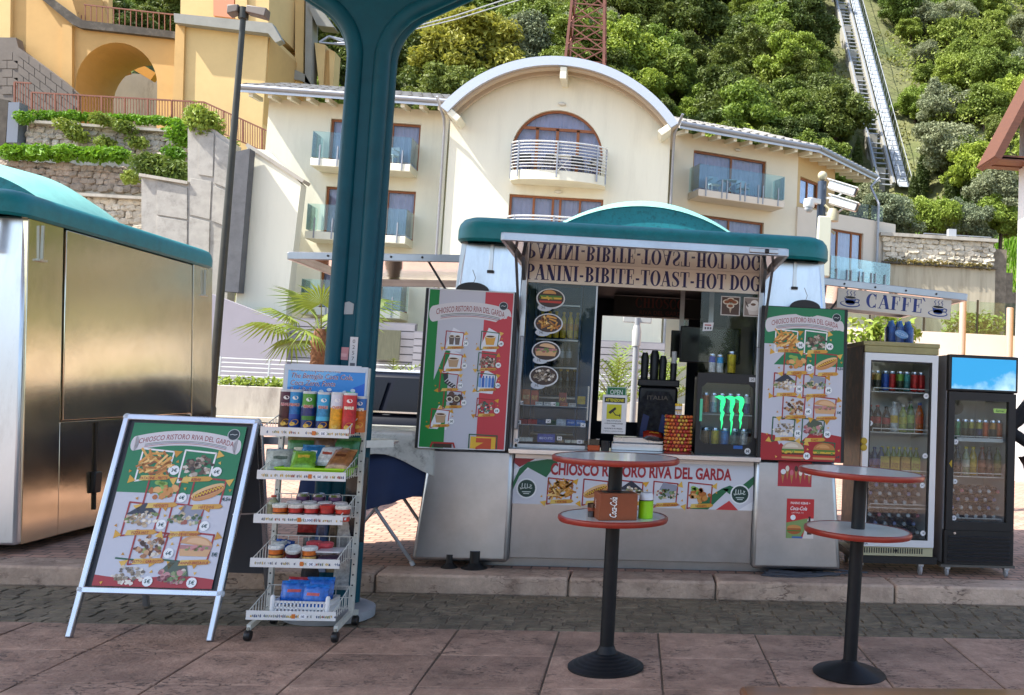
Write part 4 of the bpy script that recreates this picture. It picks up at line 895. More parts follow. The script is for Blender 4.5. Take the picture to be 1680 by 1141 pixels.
# drinks sign on top of the rack
b = MB(); b.box(-.237, .237, -.02, -.008, 1.235, 1.535); sgn = b.build('header_sign', mat('sign_sheet', 'bfcbd6', .35), rk)
P = Print(); P.rect(-.215, .225, .01, .27, '2f86cf', 0); P.poly([(.06, .01), (.225, .01), (.225, .2), (.16, .17), (.1, .08)], '1b62c4', 1, tess=True); P.poly([(-.215, .27), (.1, .27), (-.02, .2), (-.215, .16)], '6cb2e4', 1)
for q, c in enumerate(('8a3a3a', '2a7a8a', '2a4aa0', '7a4a4a', '3a8ab0', '3ac06a')): P.rect(-.08+q*.045, -.052+q*.045, .05, .13+.012*(q % 3), c, 2); P.ell(-.066+q*.045, .13+.012*(q % 3), .014, .01, 'c8d4da', 3)
P.poly([(.11, .07), (.17, .07), (.165, .14), (.12, .15)], '3fc878', 3)
for s_, y in (('Birra, Acqua, Fanta,', .258), ('The Bettiglia Coca Cola,', .216), ('Coca Zero, Fanta', .174), ('Red Bull', .132)):
    k_ = .044; P.text(s_, -.20, y, k_, 'e4e9ef', 4, shear=.2, align='l', xs=.82, bold=.02); P.text(s_, -.20, y, k_, '7a1c30', 5, shear=.2, align='l', xs=.82, bold=-.004)
P.rect(-.225, .225, .262, .275, 'bfcbd6', 6); P.rect(-.2, .2, .275, .30, 'bfcbd6', 6); P.build('sign_print', sgn, (0, -.0205, 1.24))
RX, RY = -1.835, 5.72
def rpos(u, d, si, dz=.004): return (RX+u, RY-d, SHELF[si]+dz+.015*(1-d/.3)-.008)
# tall chip tubes on the top shelf
def tube_can(label, u, d, base, top, panel, txt, tcol, dz=0, r=.037, h=.235, band=None, rz=0):
    t = thing('crisp_tube', label, 'crisp tube', Vector(rpos(u, d, 0, .012))+Vector((0, 0, dz)), rz, 'crisp tubes on the rack')
    b = MB(); b.lathe([(r*.97, 0), (r, .004), (r, h-.012)], 22); b.build('tube', cmat(base, .32), t)
    b = MB(); b.lathe([(r*1.03, h-.014), (r*1.03, h-.002), (r*.96, h), (r*.9, h-.006), (0, h-.006)], 22); b.build('lid', mat('tube_lid', (.55, .57, .58), .3), t)
    P = Print(); hw = r*1.5; nseg = 10
    for i in range(nseg):
        a, c = -hw+2*hw*i/nseg, -hw+2*hw*(i+1)/nseg
        P.rect(a, c, h*.62, h-.014, top, 1); P.rect(a, c, .004, h*.30, panel, 1)
        if band: P.rect(a, c, h*.30, h*.40, band, 1)
    P.ell(.008, h*.80, r*.42, r*.30, 'e9e6e0', 2); P.text(txt, .006, h*.60, .021, tcol, 4, width=.05, bold=.03); P.text(txt, .006, h*.60, .021, 'f3e9d6', 3, width=.054, bold=.08)
    P.ell(.012, h*.2, r*.6, r*.45, 'd99a2c', 3, rot=.5); P.ell(.0, h*.16, r*.4, r*.3, 'e8bb50', 4, rot=.2)
    P.build('wrapper', t, cyl=r*1.002); return t
tube_can('dark maroon crisp tube at left end of the top rack shelf', -.185, .09, '3a1220', '4a1830', '54301c', 'PRINGLES', 'b03050', .004)
tube_can('blue crisp tube behind the front row on the rack', -.135, .09, '1f6fae', '2f8cc4', '1a3f86', 'PRINGLES', 'b83038', .004, band='2a4a9a')
tube_can('green crisp tube with blue foot on the rack', -.045, .13, '1d2f6a', '4d8f2a', '1d2f6a', 'PRINGLES', 'b83038', band='3d7a24')
tube_can('light blue crisp tube beside the green one', .043, .15, '2a86b4', '3aa0cc', '1a2c66', 'PRINGLES', 'b83038', band='4ab0d4')
tube_can('white and yellow chips tube on the rack', .125, .17, 'd99a1c', 'cfcfd6', 'dda020', 'CHIPS', 'b8502a', .004)
tube_can('bright red crisp tube at right of the top shelf', .195, .18, 'b8222a', 'c02a30', 'a81c24', 'PRINGLES', 'e9dcc0', .004, band='b8222a')
tube_can('orange and blue tube behind the red tube on the rack', .222, .075, 'c2671c', '2a6ab0', 'c2671c', 'CHIPS', 'f0e0c0', .004, h=.21)
for u, d in ((-.095, .075), (-.0, .07)): put(can_mesh('2a3f7a', '47558f', .026, .16), 'slim_can', 'slim navy can between the crisp tubes', 'can', rpos(u, d, 0, .012), 'slim navy cans between crisp tubes')
# second shelf: green tray of bags
t = thing('snack_tray', 'lime green plastic tray on the second rack shelf', 'tray', rpos(.035, .17, 1, .010))
b = MB(); hexa(b, [(-.165, -.1, 0), (.165, -.1, 0), (.165, .1, 0), (-.165, .1, 0)], [(-.185, -.12, .05), (.185, -.12, .05), (.185, .12, .05), (-.185, .12, .05)]); b.f.pop(1); b.m.pop(); lime = mat('lime_tray', '9ad01c', .35); o = b.build('tray_body', lime, t, smooth=False)
b = MB(); b.tube([(-.187, -.122, .05), (.187, -.122, .05), (.187, .122, .05), (-.187, .122, .05)], .006, 6, closed=True); b.build('tray_rim', lime, t)
for i, (lb, cols, u, d, dz, rx, rz, s_) in enumerate((('green and brown nut bag standing at back of second shelf', ['3a6a34', '7a6a44', 'd4ccae'], -.10, .06, .03, -.3, .1, 1), ('dark brown nut bag at back of second shelf', ['5a4634', '3a3028', '8a7a5a'], .02, .05, .04, -.35, -.1, 1.05),
      ('green nut bag at back right of second shelf', ['2f6a38', '4a7a3a', '8a6a44'], .14, .06, .03, -.3, -.2, 1.05), ('clear bag with pale sweets at left of second shelf', ['a8b0a6', '8a948c', '5a6a60'], -.17, .17, .0, -.75, .3, .95), ('bright green bag lying in the lime tray', ['6a9a2c', '88b83c', 'c8a83a'], -.04, .19, .035, -1.0, .2, .8),
      ('blue bag lying in the lime tray', ['2a6a9a', '3a86b4', 'd8dde0'], -.02, .12, .05, -.7, .1, .75), ('white bag with red print in the lime tray', ['c8c8c4', 'b0b0ac', 'a04a3a'], .06, .13, .05, -.8, -.2, .75), ('striped pretzel bag at right of the lime tray', ['8a5a34', 'b88a5a', '5a3420'], .145, .18, .04, -.95, -.2, .85))):
    put(bag_mesh('nut%d' % i, cols, .13, .14, .045, i), 'snack_bag', lb, 'bag', rpos(u, d, 1, .012+dz), 'bags on the second rack shelf', rot=(rx*.8, 0, rz), scale=s_*1.25)
# third shelf
for i in range(3): put(can_mesh('3a1a38', '5a3a5a', .037, .12), 'dark_tube', 'dark purple snack tube, %s from the left at back of the third shelf' % ORD[i], 'snack tube', rpos(-.065+i*.09, .06, 2, .012), 'purple snack tubes at back of third shelf')
for i, (c, l) in enumerate((('c25a1a', 'e0dcd0'), ('b02420', 'd8d0c4'), ('b02420', 'd8d0c4'), ('a82828', 'b8302a'), ('b83020', 'd8d0c4'))):
    put(cup_mesh(c, l, .042, .088), 'snack_cup', ['orange snack cup at left end of the third shelf row', 'red snack cup next to the orange one on third shelf', 'red snack cup in the middle of the third shelf row', 'all red snack cup in the front row of third shelf', 'scarlet snack cup at right end of third shelf row'][i], 'snack cup', rpos(-.128+i*.085, .225, 2, .01), 'snack cups in front of third shelf')
for i in range(4): put(cup_mesh('b02420', 'c8b8b4', .04, .09), 'snack_cup', 'red snack cup, %s from the left behind the front row of third shelf' % ORD[i], 'snack cup', rpos(-.085+i*.085, .14, 2, .01), 'snack cups behind on third shelf')
put(bottle_mesh('8a8a6a', 'b03a24', '7a7a5c', .03, .12), 'sauce_jar', 'small jar with red cap at left of third shelf', 'jar', rpos(-.195, .15, 2, .01))
# fourth shelf
for lb, c, l, u, d, rot in (('orange snack cup at front left of fourth shelf', 'c4641c', 'd6d8d4', -.135, .22, (0, 0, 0)), ('purple snack cup tipped over on the fourth shelf', '4a1c2e', 'c4c8c4', -.04, .22, (.35, .1, 0)), ('orange snack cup at front middle of fourth shelf', 'c4641c', 'd6d8d4', .05, .23, (0, 0, 0)), ('orange snack cup at back left of fourth shelf', 'c4641c', 'b8bab4', -.16, .11, (0, 0, 0)), ('red snack cup at back of the fourth shelf', 'b02a34', 'c84a50', .03, .1, (0, 0, 0)), ('red snack cup at back right of the fourth shelf', 'b02a34', 'c84a50', .1, .12, (0, 0, 0))):
    put(cup_mesh(c, l, .042, .092), 'snack_cup', lb, 'snack cup', rpos(u, d, 3, .014), 'snack cups on the fourth shelf', rot=rot)
t = thing('clear_tub', 'clear plastic tub with coloured sweets on the fourth shelf', 'tub', rpos(.15, .18, 3, .012)); b = MB(); b.box(-.06, .06, -.06, .06, 0, .06); b.build('tub_body', glass('tub_glass', (.85, .85, .88), .1), t); b = MB(); b.box(-.052, .052, -.05, .05, .004, .03); b.build('sweets', mat('sweets', '8a5a7a', .4, var=.6, scale=60), t); b = MB(); b.box(-.064, .064, -.064, .064, .06, .068); b.build('lid', mat('tub_lid', (.6, .62, .64), .25), t)
put(bag_mesh('bl1', ['24529a', '3a6ab0', 'c8ccd0'], .1, .1, .03, 4), 'snack_bag', 'small blue bag lying on the fourth shelf', 'bag', rpos(-.12, .14, 3, .06), rot=(-1.1, .2, .4))
# fifth shelf: white basket with crisp bags
t = thing('plastic_basket', 'white slotted plastic basket on the lowest shelf', 'basket', rpos(.03, .165, 4, .012), R(-2))
b = MB()
for y in (-.09, .09):
    for z in (.003, .034, .066): b.box(-.15, .15, y-.003, y+.003, z, z+.012)
    for q in range(16): x = -.15+q*.02; b.box(x-.004, x+.004, y-.003, y+.003, 0, .078)
for x in (-.15, .15):
    for z in (.003, .034, .066): b.box(x-.003, x+.003, -.09, .09, z, z+.012)
    for q in range(9): y = -.085+q*.0212; b.box(x-.003, x+.003, y-.004, y+.004, 0, .078)
b.box(-.15, .15, -.09, .09, 0, .004); b.build('basket_wall', WHITE, t, smooth=False)
for x in (-.15, .15): b = MB(); b.lathe([(.013, 0), (.013, .095), (.008, .108), (0, .11)], 10, (x, -.09, 0)); b.build('corner_post', WHITE, t)
for lb, u, d, dz, rz in (('blue crisp bag at left in the white basket', -.04, .16, .03, .1), ('blue crisp bag at front right in the white basket', .075, .19, .02, -.15), ('blue crisp bag at the back of white basket', .085, .13, .045, .05), ('blue and red crisp bag behind in the white basket', -.03, .12, .04, -.1)):
    put(bag_mesh('crisp', ['1f5fb4', '2a76c8', 'b83a30'] if 'red' not in lb else ['1f5fb4', 'a83038', 'c8c8cc'], .15, .13, .05, 9) if 'red' not in lb else bag_mesh('crispr', ['1f5fb4', 'a83038', 'c8c8cc'], .15, .13, .05, 8), 'crisp_bag', lb, 'crisp bag', rpos(u, d, 4, .02+dz), 'crisp bags in the white basket', rot=(-.25, 0, rz))
# hanging goods behind the shelves
for i, (lb, cols, u, z, w_, h) in enumerate((('red and black bag hanging behind third shelf', ['8a2a26', '2c2624', '9a4034'], -.06, .53, .12, .16), ('blue patterned scarf hanging behind the rack', ['44597f', '8a98b4', '2c3a5c'], .02, .32, .07, .42), ('brown plaited belt hanging behind the rack', ['5c5140', '8a7c60', '3a3228'], .085, .32, .05, .42), ('clear plastic wrap hanging behind the rack', ['a8aaa8', 'bcbebc', '8e908e'], .15, .22, .09, .5), ('dark grey sleeve hanging behind the rack', ['2e2f33', '3a3b40', '232428'], -.03, .22, .1, .3), ('black cloth bag hanging at the back of the rack', ['17181b', '202126', '101114'], .20, .5, .12, .5))):
    put(bag_mesh('hang%d' % i, cols, w_, h, .03, i+20), 'hanging_goods', lb, 'hanging goods', (RX+u, RY+.045, z), 'goods hanging behind the rack')
# ---------------------------------------------------------------- inside the kiosk
for x0, x1, nm in ((-.88, -.37, 'front_pane'), (.44, .88, 'front_pane')):
    b = MB(); b.box(x0, x1, .012, .018, .9, 2.13); pn = b.build(nm, glass('kiosk_glass', (.90, .94, .96), k=.45), K)
b = MB(); b.box(-.366, -.354, .0, .03, .9, 2.13); b.build('glazing_bar', STEEL_D, K)
b = MB(); b.box(-.52, -.40, .9, .95, .9, 2.3); b.build('inner_panel', BLUEW, K)
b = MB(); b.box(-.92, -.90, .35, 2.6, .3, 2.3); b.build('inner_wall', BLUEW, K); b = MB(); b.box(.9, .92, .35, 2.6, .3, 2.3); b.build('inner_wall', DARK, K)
# food stickers on the glass
for i, (kd, z) in enumerate((('burger', 2.014), ('fries', 1.824), ('panino', 1.614), ('wrap', 1.424))):
    P = Print(); P.ell(0, 0, .108, .078, 'd6dadc', 0, 28); P.ell(-.04, -.07, .055, .028, 'c3ccd4', 0.2); P.text('3€', -.05, -.08, .03, '26303a', 1, res=1); P.ell(0, .002, .098, .068, '3a2a24', 1, 28)
    q = Print(); dish(q, kd, 0, .005, .2, '', '', '3a2a24', seed=90+i)
    o = len(P.v)
    keep = [j for j, f in enumerate(q.f) if all((q.v[v][0]/.098)**2+((q.v[v][1]-.002)/.068)**2 < .98 for v in f) and q.v[q.f[j][0]][2] > 4.5 and q.v[q.f[j][0]][2] < 6.99]
    P.v += q.v; P.f += [[a+o for a in q.f[j]] for j in keep]; P.c += [q.c[j] for j in keep]
    P.build('food_sticker', K, (-.705-.006*i, .011, z))
for i, (x, c, kind) in enumerate(((.668, '4a3326', 0), (.845, '8d8078', 1))):
    P = Print(); P.rect(-.075, .075, -.075, .075, 'cfcdc8', 0); P.rect(-.068, .068, -.068, .068, c, 1)
    if kind == 0:
        for a, d in ((-.03, .03), (.03, .03), (0, .045), (0, 0)): P.ell(a, d, .03, .02, 'd8cdb8', 2); P.ell(a, d, .02, .012, '8a4a20', 3)
        P.poly([(-.01, -.02), (.01, -.02), (.0, -.06)], 'b8a890', 2)
    else: P.poly([(-.05, .0), (.06, .0), (.045, -.06), (-.03, -.06)], 'd8d2ca', 2); P.ell(.0, .0, .055, .03, 'e8e4dc', 3); P.ell(.01, .03, .03, .025, 'efebe4', 4); P.ell(.0, .02, .02, .01, '6a4a34', 5); P.line([(-.06, .04), (-.04, .0)], .008, '3a2a20', 5)
    P.build('coffee_picture', K, (x, .010, 2.03))
P = Print(); P.poly([(-.04, -.035), (.035, -.028), (.045, .035), (-.035, .03)], 'd5d5d6', 0); P.rect(-.025, .025, .008, .018, 'a03030', 1); [P.rect(-.025+q*.02, -.012+q*.02, -.02, -.002, '55565a', 1) for q in range(3)]; P.build('notice_sticker', K, (.50, .010, 1.86))
# inner sign over the back window
b = MB(); b.box(-.30, .62, 2.4, 2.44, 2.1, 2.30); si = b.build('inner_sign', mat('inner_sign', '1c1612', .5), K)
P = Print(); serif(P, 'CHIOSCO', -.08, .09, .10, '7a2a20', 1, width=.5); P.text('RIVA DEL GARDA', .2, .02, .06, '6a2a22', 1, bold=.02); P.build('inner_lettering', si, (0, 2.395, 2.10))
b = MB(); b.tube([(-.6, .9, 2.26), (.7, .9, 2.26)], .018, 8); b.build('strip_lamp', WHITE, K)
def shelf_unit():
    t = thing('bottle_shelf', 'dark shelf unit with yellow bottles behind the food stickers', 'shelf', kl(-.68, 7.9, .116)+KO-Vector((0, 0, 0)))
    for z in (.95, 1.25, 1.5, 1.73, 2.02): b = MB(); b.box(-.18, .17, -.1, .1, z, z+.012); b.build('shelf_board', STEEL_D, t)
    for x in (-.19, .175): b = MB(); b.box(x-.008, x+.008, -.1, .1, .2, 2.2); b.build('side_panel', BLUEW, t)
    b = MB(); b.box(-.18, .17, .1, .11, .2, 2.2); b.build('back_panel', BLUEW, t)
    return t
shelf_unit()
for z, n, liq, cap, lab, nm in ((1.745, 6, 'c9b83a', 'd8c23a', 'cfa028', 'yellow'), (1.515, 5, '2a3a4a', '20304a', '8fa0ae', 'dark blue'), (1.265, 6, '1a1c20', 'c8a83a', '22262c', 'black')):
    for i in range(n): put(bottle_mesh(liq, cap, lab, .026, .22), 'drink_bottle', '%s bottle, %s from left on the shelf behind the food stickers' % (nm, ORD[i]), 'bottle', (-.82+i*.058, 7.85+.02*(i % 2), z+.128), '%s bottles behind the food stickers' % nm)
# screens hung inside
for lb, x0, x1, z0, z1, Y in (('small black screen beside the inner window', .28, .46, 1.77, 2.02, 8.4), ('large black screen behind the right glass', .34, .86, 1.72, 2.03, 7.9)):
    t = thing('screen', lb, 'screen', ((x0+x1)/2, Y, z0)); w_, h = (x1-x0)/2, z1-z0
    b = MB(); b.box(-w_, w_, 0, .04, 0, h); b.build('casing', BLACK, t, bevel=.008); b = MB(); b.box(-w_+.012, w_-.012, -.002, .0, .014, h-.012); b.build('display', mat('screen_off', (.01, .012, .016), .12), t)
    b = MB(); b.box(-.02, .02, .04, .08, h*.4, 2.42-z0); b.build('bracket', STEEL_D, t)
# coffee machine block
t = thing('coffee_machine', 'black coffee machine standing behind the counter', 'coffee machine', (.17, 7.75, 1.0))
b = MB(); b.box(-.16, .16, -.12, .2, .0, .5); b.build('body', mat('machine_body', '17181b', .35), t, bevel=.02)
b = MB(); b.box(-.17, .17, -.14, .18, .5, .56); b.build('top_tray', BLACK, t, bevel=.01)
for x, h, r in ((-.12, .22, .03), (-.04, .24, .035), (.03, .2, .03), (.12, .17, .026)): b = MB(); b.lathe([(r, .56), (r*1.1, .56+h*.8), (r*.7, .56+h), (0, .56+h)], 12, (x, 0, 0)); b.build('cup_stack', BLACK, t)
b = MB(); b.lathe([(.022, .70), (.022, .80), (0, .80)], 12, (.12, -.02, 0)); b.build('paper_cup', WHITE, t)
# printed shirt
t = thing('printed_shirt', 'dark blotched shirt with ITALIA lettering hung on the counter', 'shirt', (.165, 7.52, 1.06))
b = MB(); n = 12; vs = []
for j in range(9):
    for i in range(n+1):
        u = i/n; wd = .30 if j < 7 else .30-.06*(j-6); vs.append(((u-.5)*wd, .012*math.sin(u*14+j*.8), j*.05))
b.v = vs; b.f = [(j*(n+1)+i, j*(n+1)+i+1, (j+1)*(n+1)+i+1, (j+1)*(n+1)+i) for j in range(8) for i in range(n)]; b.m = [0]*len(b.f); b.build('cloth', mat('shirt_print', '24252a', .8, var=.9, scale=22, dirt='4a4a40', dirt_scale=16, dirt_amt=.8), t)
P = Print(); P.text('ITALIA', 0, .335, .045, '5a5248', 1, width=.17, bold=.02)
for x in (-.08, .07): P.poly([(x-.05, 0), (x+.07, 0), (x+.05, .05), (x+.0, .09), (x+.02, .2), (x-.03, .22), (x-.05, .1)], '17306a', 1, tess=True)
P.build('shirt_lettering', t, (0, -.015, 0))
# lollipop drum
t = thing('lollipop_stand', 'round stand covered with orange lollipops on the counter', 'lollipop stand', (.325, 7.12, 1.001))
b = MB(); b.lathe([(.105, 0), (.105, .012), (.088, .016), (.088, .285), (.07, .29), (0, .29)], 28); b.build('drum', mat('drum_red', '8a2018', .5), t)
lm = []
for c in ('c8642a', 'd8843a', 'b03a2a', 'c8a23c'):
    b = MB(); b.sphere((0, 0, 0), .0125, 8, 6); o = b.build('lolly', cmat(c, .3), t); lm.append(o.data); bpy.data.objects.remove(o)
for r in range(10):
    for q in range(22):
        a = 2*math.pi*(q+.5*(r % 2))/22
        if math.cos(a) < -.35: continue
        o = link('lollipop', random.choice(lm), t); o.location = (.097*math.sin(a), -.097*math.cos(a), .03+r*.0275)
put(cup_mesh('d8d8dc', 'e0b83a', .028, .085), 'price_cup', 'white paper cup with price on top of the lollipop stand', 'cup', (.318, 7.10, 1.292))
# attention notice and OPEN plate
t = thing('camera_notice', 'white upright ATTENZIONE notice with yellow camera picture', 'notice', (-.168, 7.16, 1.125))
b = MB(); b.box(-.093, .093, 0, .008, 0, .298); b.build('panel', WHITE, t, bevel=.004)
P = Print(); P.rect(-.078, .078, .238, .278, '1c1c18', 1); P.text('ATTENZIONE!', 0, .247, .03, 'd8d02a', 2, width=.14, bold=.03); P.rect(-.058, .054, .113, .225, 'c8c41e', 1); P.poly([(-.045, .165), (.005, .205), (.015, .19), (-.03, .15)], '1c1c1a', 2); P.line([(-.01, .17), (.01, .145), (.045, .142)], .007, '1c1c1a', 2); P.rect(.04, .046, .13, .155, '1c1c1a', 2)
for i, (s_, w_) in enumerate((('AREA SOTTOPOSTA', .11), ('A VIDEOSORVEGLIANZA', .14), ('PER', .025), ('RAGIONI DI SICUREZZA', .135), ('la registrazione e conservata a norma di legge', .15))): P.text(s_, 0, .094-i*.019, .014, '34343a', 1, width=w_, bold=.02 if i < 4 else 0, res=1)
P.build('notice_print', t, (0, -.0008, 0))
t = thing('open_plate', 'green OPEN plate behind the camera notice', 'plate', (-.16, 7.20, 1.40)); b = MB(); b.box(-.077, .077, 0, .006, 0, .085); b.build('panel', mat('open_green', '0f6a3c', .4), t); P = Print(); P.line([(-.072, .005), (.072, .005), (.072, .08), (-.072, .08)], .004, 'cfe0d4', 1, closed=True); P.text('OPEN', 0, .026, .052, 'd8e4dc', 1, width=.095, bold=.01); P.build('plate_print', t, (0, -.0006, 0))
t = thing('till', 'low grey steel till box on the counter', 'till', (.02, 7.22, 1.001)); b = MB(); b.box(-.2, .2, -.02, .2, 0, .055); b.box(-.19, .2, .03, .2, .055, .1); b.build('till_body', STEEL, t, bevel=.005)
t = thing('orange_dispenser', 'orange based clear dispenser beside the display case', 'dispenser', (-.305, 7.08, 1.001)); b = MB(); b.box(-.045, .045, -.04, .04, 0, .04); b.build('base', mat('orange_plastic', 'b84a14', .4), t, bevel=.004); b = MB(); b.box(-.04, .04, -.035, .035, .04, .085); b.build('cover', glass('smoke', (.5, .5, .5)), t)
t = thing('black_mug', 'black mug standing on the counter', 'mug', (-.22, 7.06, 1.001)); b = MB(); b.lathe([(.03, 0), (.034, .075), (.03, .075), (.027, .006)], 18); b.build('mug_body', BLACK, t)
put(bag_mesh('choc', ['8a2a1c', '2a2a2e', 'c8902a'], .16, .09, .06, 31), 'sweet_bag', 'red and black sweets heap beside the lollipop stand', 'sweets', (.14, 7.2, 1.09), rot=(-.9, .1, .1))
# display case
t = thing('display_case', 'clear counter display case with sweets on three shelves', 'display case', (-.625, 7.16, 1.001))
b = MB(); b.box(-.27, .255, -.06, .16, 0, .03); b.build('base', WHITE, t, bevel=.003); b = MB(); b.box(-.27, .255, -.055, .16, .03, .045); b.build('base_trim', BLACK, t)
ac = glass('acrylic', (.97, .98, .98), .04, k=.4)
for z in (.17, .315, .475): b = MB(); b.box(-.262, .248, -.045 if z < .4 else -.02, .15, z, z+.005); b.build('shelf', mat('acrylic_edge', (.35, .40, .43), .15), t) if z < .4 else b.build('lid', ac, t)
b = MB(); b.box(-.265, .25, -.058, -.055, .045, .17); b.box(-.265, .25, -.052, -.049, .175, .3); b.box(-.265, .25, -.03, -.027, .32, .475); b.build('front_glass', ac, t)
for x in (-.268, .25): b = MB(); b.box(x, x+.004, -.05, .15, .045, .478); b.build('side_glass', ac, t)
def carton(lb, x, y, z, sx, sy, sz, c, txt=None, tc='e8e8e8', grp=None):
    b = MB(); b.box(-sx/2, sx/2, -sy/2, sy/2, 0, sz); o = b.build('packet', cmat(c, .4)); tag(o, lb, 'packet', grp); o.location = (x, y, z)
    if txt: P = Print(); P.text(txt, 0, sz*.35, sz*.4, tc, 1, width=sx*.75, bold=.02, res=1); P.build('packet_print', o, (0, -sy/2-.0006, 0))
    return o
cx, cy = -.625, 7.16
carton('orange sweets packet at left of the case top shelf', cx-.215, cy+.04, 1.322, .06, .03, .115, 'b85a24', 'FRUIT', 'e8d8a0'); carton('red sweets packet on the case top shelf', cx-.15, cy+.04, 1.322, .055, .03, .11, 'b8402a', 'FRUIT', 'e8c060')
carton('red paper cup packet on the case top shelf', cx+.06, cy+.04, 1.322, .055, .04, .10, '8a1c1c', 'POP', 'e0b03a'); carton('yellow wrapped sweets at right of case top shelf', cx+.2, cy+.06, 1.34, .06, .03, .06, 'c0a032')
for i, c in enumerate(('c8cac8', 'd0d0ce', '6ab08a', 'c86a4a', 'd0d0ce')): carton('%s gum packet at the front of the case top shelf' % ['white', 'pale', 'mint green', 'salmon', 'grey white'][i], cx-.11+i*.062, cy-.015, 1.322, .052, .03, .025, c, 'GUM', '5a5a60')
for i, (c, n) in enumerate((('8a1c24', 'dark red'), ('a8262a', 'red'), ('1f3560', 'navy'), ('1c4a2c', 'dark green'), ('b8bcc4', 'silver'), ('3a6ab8', 'blue'), ('4a7ac0', 'light blue'))): carton('%s sweets box on the middle shelf of the case' % n, cx-.225+i*.072, cy-.0+.02*(i % 2), 1.177, .068, .07, .035 if i < 4 else .045, c, 'SWEET' if i > 3 else None, 'e8e8ee')
carton('blue biscuit box in the bottom of the case', cx-.04, cy-.02, 1.048, .13, .06, .06, '3a4a9a', 'BISCUITS', 'c8d0e8'); carton('white packet at left in the bottom of the case', cx-.19, cy-.02, 1.048, .1, .04, .03, 'c4c6c2')
for i in range(4): carton(['tiny brown tin', 'small pale tin', 'small cream tin', 'small white tin'][i]+' at right in the bottom of the case', cx+.07+i*.05, cy-.025, 1.048, .042, .035, .022, ['8a7a64', 'b8bcb4', 'c8c4b4', 'd4d4d2'][i])
for x, z, s_ in ((-.24, 1.335, '1,5€'), (.0, 1.335, '1,5€'), (-.25, 1.19, '2€'), (-.03, 1.205, '2€'), (.23, 1.185, '3€'), (-.255, 1.055, '2€'), (.06, 1.08, '3€'), (.21, 1.06, '1€')):
    P = Print(); P.rect(-.018, .018, -.014, .014, 'dfe2e4', 0); P.text(s_, 0, -.009, .022, '22303c', 1, res=1, bold=.02); P.build('price_tag', t, (x+.0, -.0605, z-1.001))
# small drinks cooler on the counter
t = thing('counter_cooler', 'small black glass door drinks cooler with green claw logo', 'cooler', (.69, 7.12, 1.001))
b = MB(); b.box(-.235, .235, .34, .36, 0, .62); b.box(-.235, -.215, .02, .34, 0, .62); b.box(.215, .235, .02, .34, 0, .62); b.box(-.235, .235, .02, .36, 0, .03); b.box(-.235, .235, .02, .36, .59, .62); b.build('cabinet', BLACK, t)
b = MB(); b.prism([(-.235, 0), (.235, 0), (.235, .62), (-.235, .62)], -.03, .015, 'xz', holes=[[(-.165, .08), (.165, .08), (.2, .115), (.2, .51), (.165, .545), (-.165, .545), (-.2, .51), (-.2, .115)]]); dr = b.build('door', BLACK, t, smooth=False)
b = MB(); b.box(-.2, .2, -.008, -.004, .08, .545); b.build('door_glass', glass('cooler_glass', (.94, .96, .97), k=.5), dr)
b = MB(); b.box(-.21, -.19, -.035, -.03, .25, .42); b.build('handle_light', mat('mint', '5ad0a0', .4), dr)
b = MB(); b.box(-.21, .21, .02, .33, .3, .308); b.build('shelf', mat('cool_grey', (.5, .52, .54), .3), t); b = MB(); b.box(-.21, .21, .32, .335, .03, .59); b.build('inner_back', mat('cool_back', (.30, .38, .45), .4), t)
P = Print()
for x, lng in ((-.075, .21), (.0, .25), (.07, .2)):
    P.poly([(x-.055, .04), (x-.02, .052), (x+.015, .048), (x+.03, .03), (x+.032, .0), (x+.022, -.03), (x-.008, -.02), (x-.005, .015), (x-.03, .03)], '2ce080', 1, tess=True)
    P.stroke([(x+.01, -.02), (x+.002, -.06), (x+.014, -.08), (x+.004, -.13), (x+.012, -.15), (x+.006, -lng)], [.03, .022, .028, .02, .016, .002], '2ce080', 1)
lg = P.build('claw_logo', dr, (.03, -.0095, .40)); lgm = mat('claw_green', '2ce080', .4, emit=.55); lg.data.materials.clear(); lg.data.materials.append(lgm)
P = Print(); P.ell(.17, .035, .024, .024, 'e6e9ea', 1); P.text('3€', .17, .026, .026, '1c2a34', 2, bold=.03); P.rect(.06, .13, .05, .075, '2a62b0', 1); P.rect(.16, .21, .565, .6, 'dcdfe0', 1); P.text('2€', .185, .575, .024, '20282c', 2); P.build('door_stickers', dr, (0, -.0308, 0))
for i, (c, c2, nm) in enumerate((('b0521c', 'b0521c', 'orange'), ('8ab0c8', 'c8d0d4', 'silver blue'), ('2a9ab0', '40b0c0', 'turquoise'), ('7a9ab0', '9ab4c4', 'grey blue'), ('b05a2a', '8ab0a0', 'copper'), ('24408a', 'c8ccd0', 'navy'))): put(can_mesh(c, c2, .029, .16), 'drink_can', '%s slim can on the upper shelf of the small cooler' % nm, 'can', (.69-.16+i*.064, 7.2, 1.311), 'cans in the small cooler')
for i, (c, c2, nm) in enumerate((('4a3a2c', '6a5a44', 'brown'), ('b0a02a', 'c0b03a', 'yellow'), ('2a7ac0', '3a8ad0', 'bright blue'), ('48686c', '5a7a80', 'slate'), ('a8acb0', 'c4c8ca', 'silver'))): put(can_mesh(c, c2, .033, .17), 'drink_can', '%s can at the bottom of the small cooler' % nm, 'can', (.69-.15+i*.075, 7.2, 1.033), 'cans in the small cooler')
for x, c, c2, h, nm in ((.565, 'b8bcc4', '1f3aa0', .15, 'blue and silver'), (.625, 'b8c4cc', '3a9ad0', .145, 'light blue and silver'), (.715, 'b09a1c', 'c8ae22', .175, 'tall yellow')): put(can_mesh(c, c2, .027 if h < .17 else .034, h), 'drink_can', '%s drink can on top of the small cooler' % nm, 'can', (x, 7.16, 1.622), 'cans on top of the small cooler')

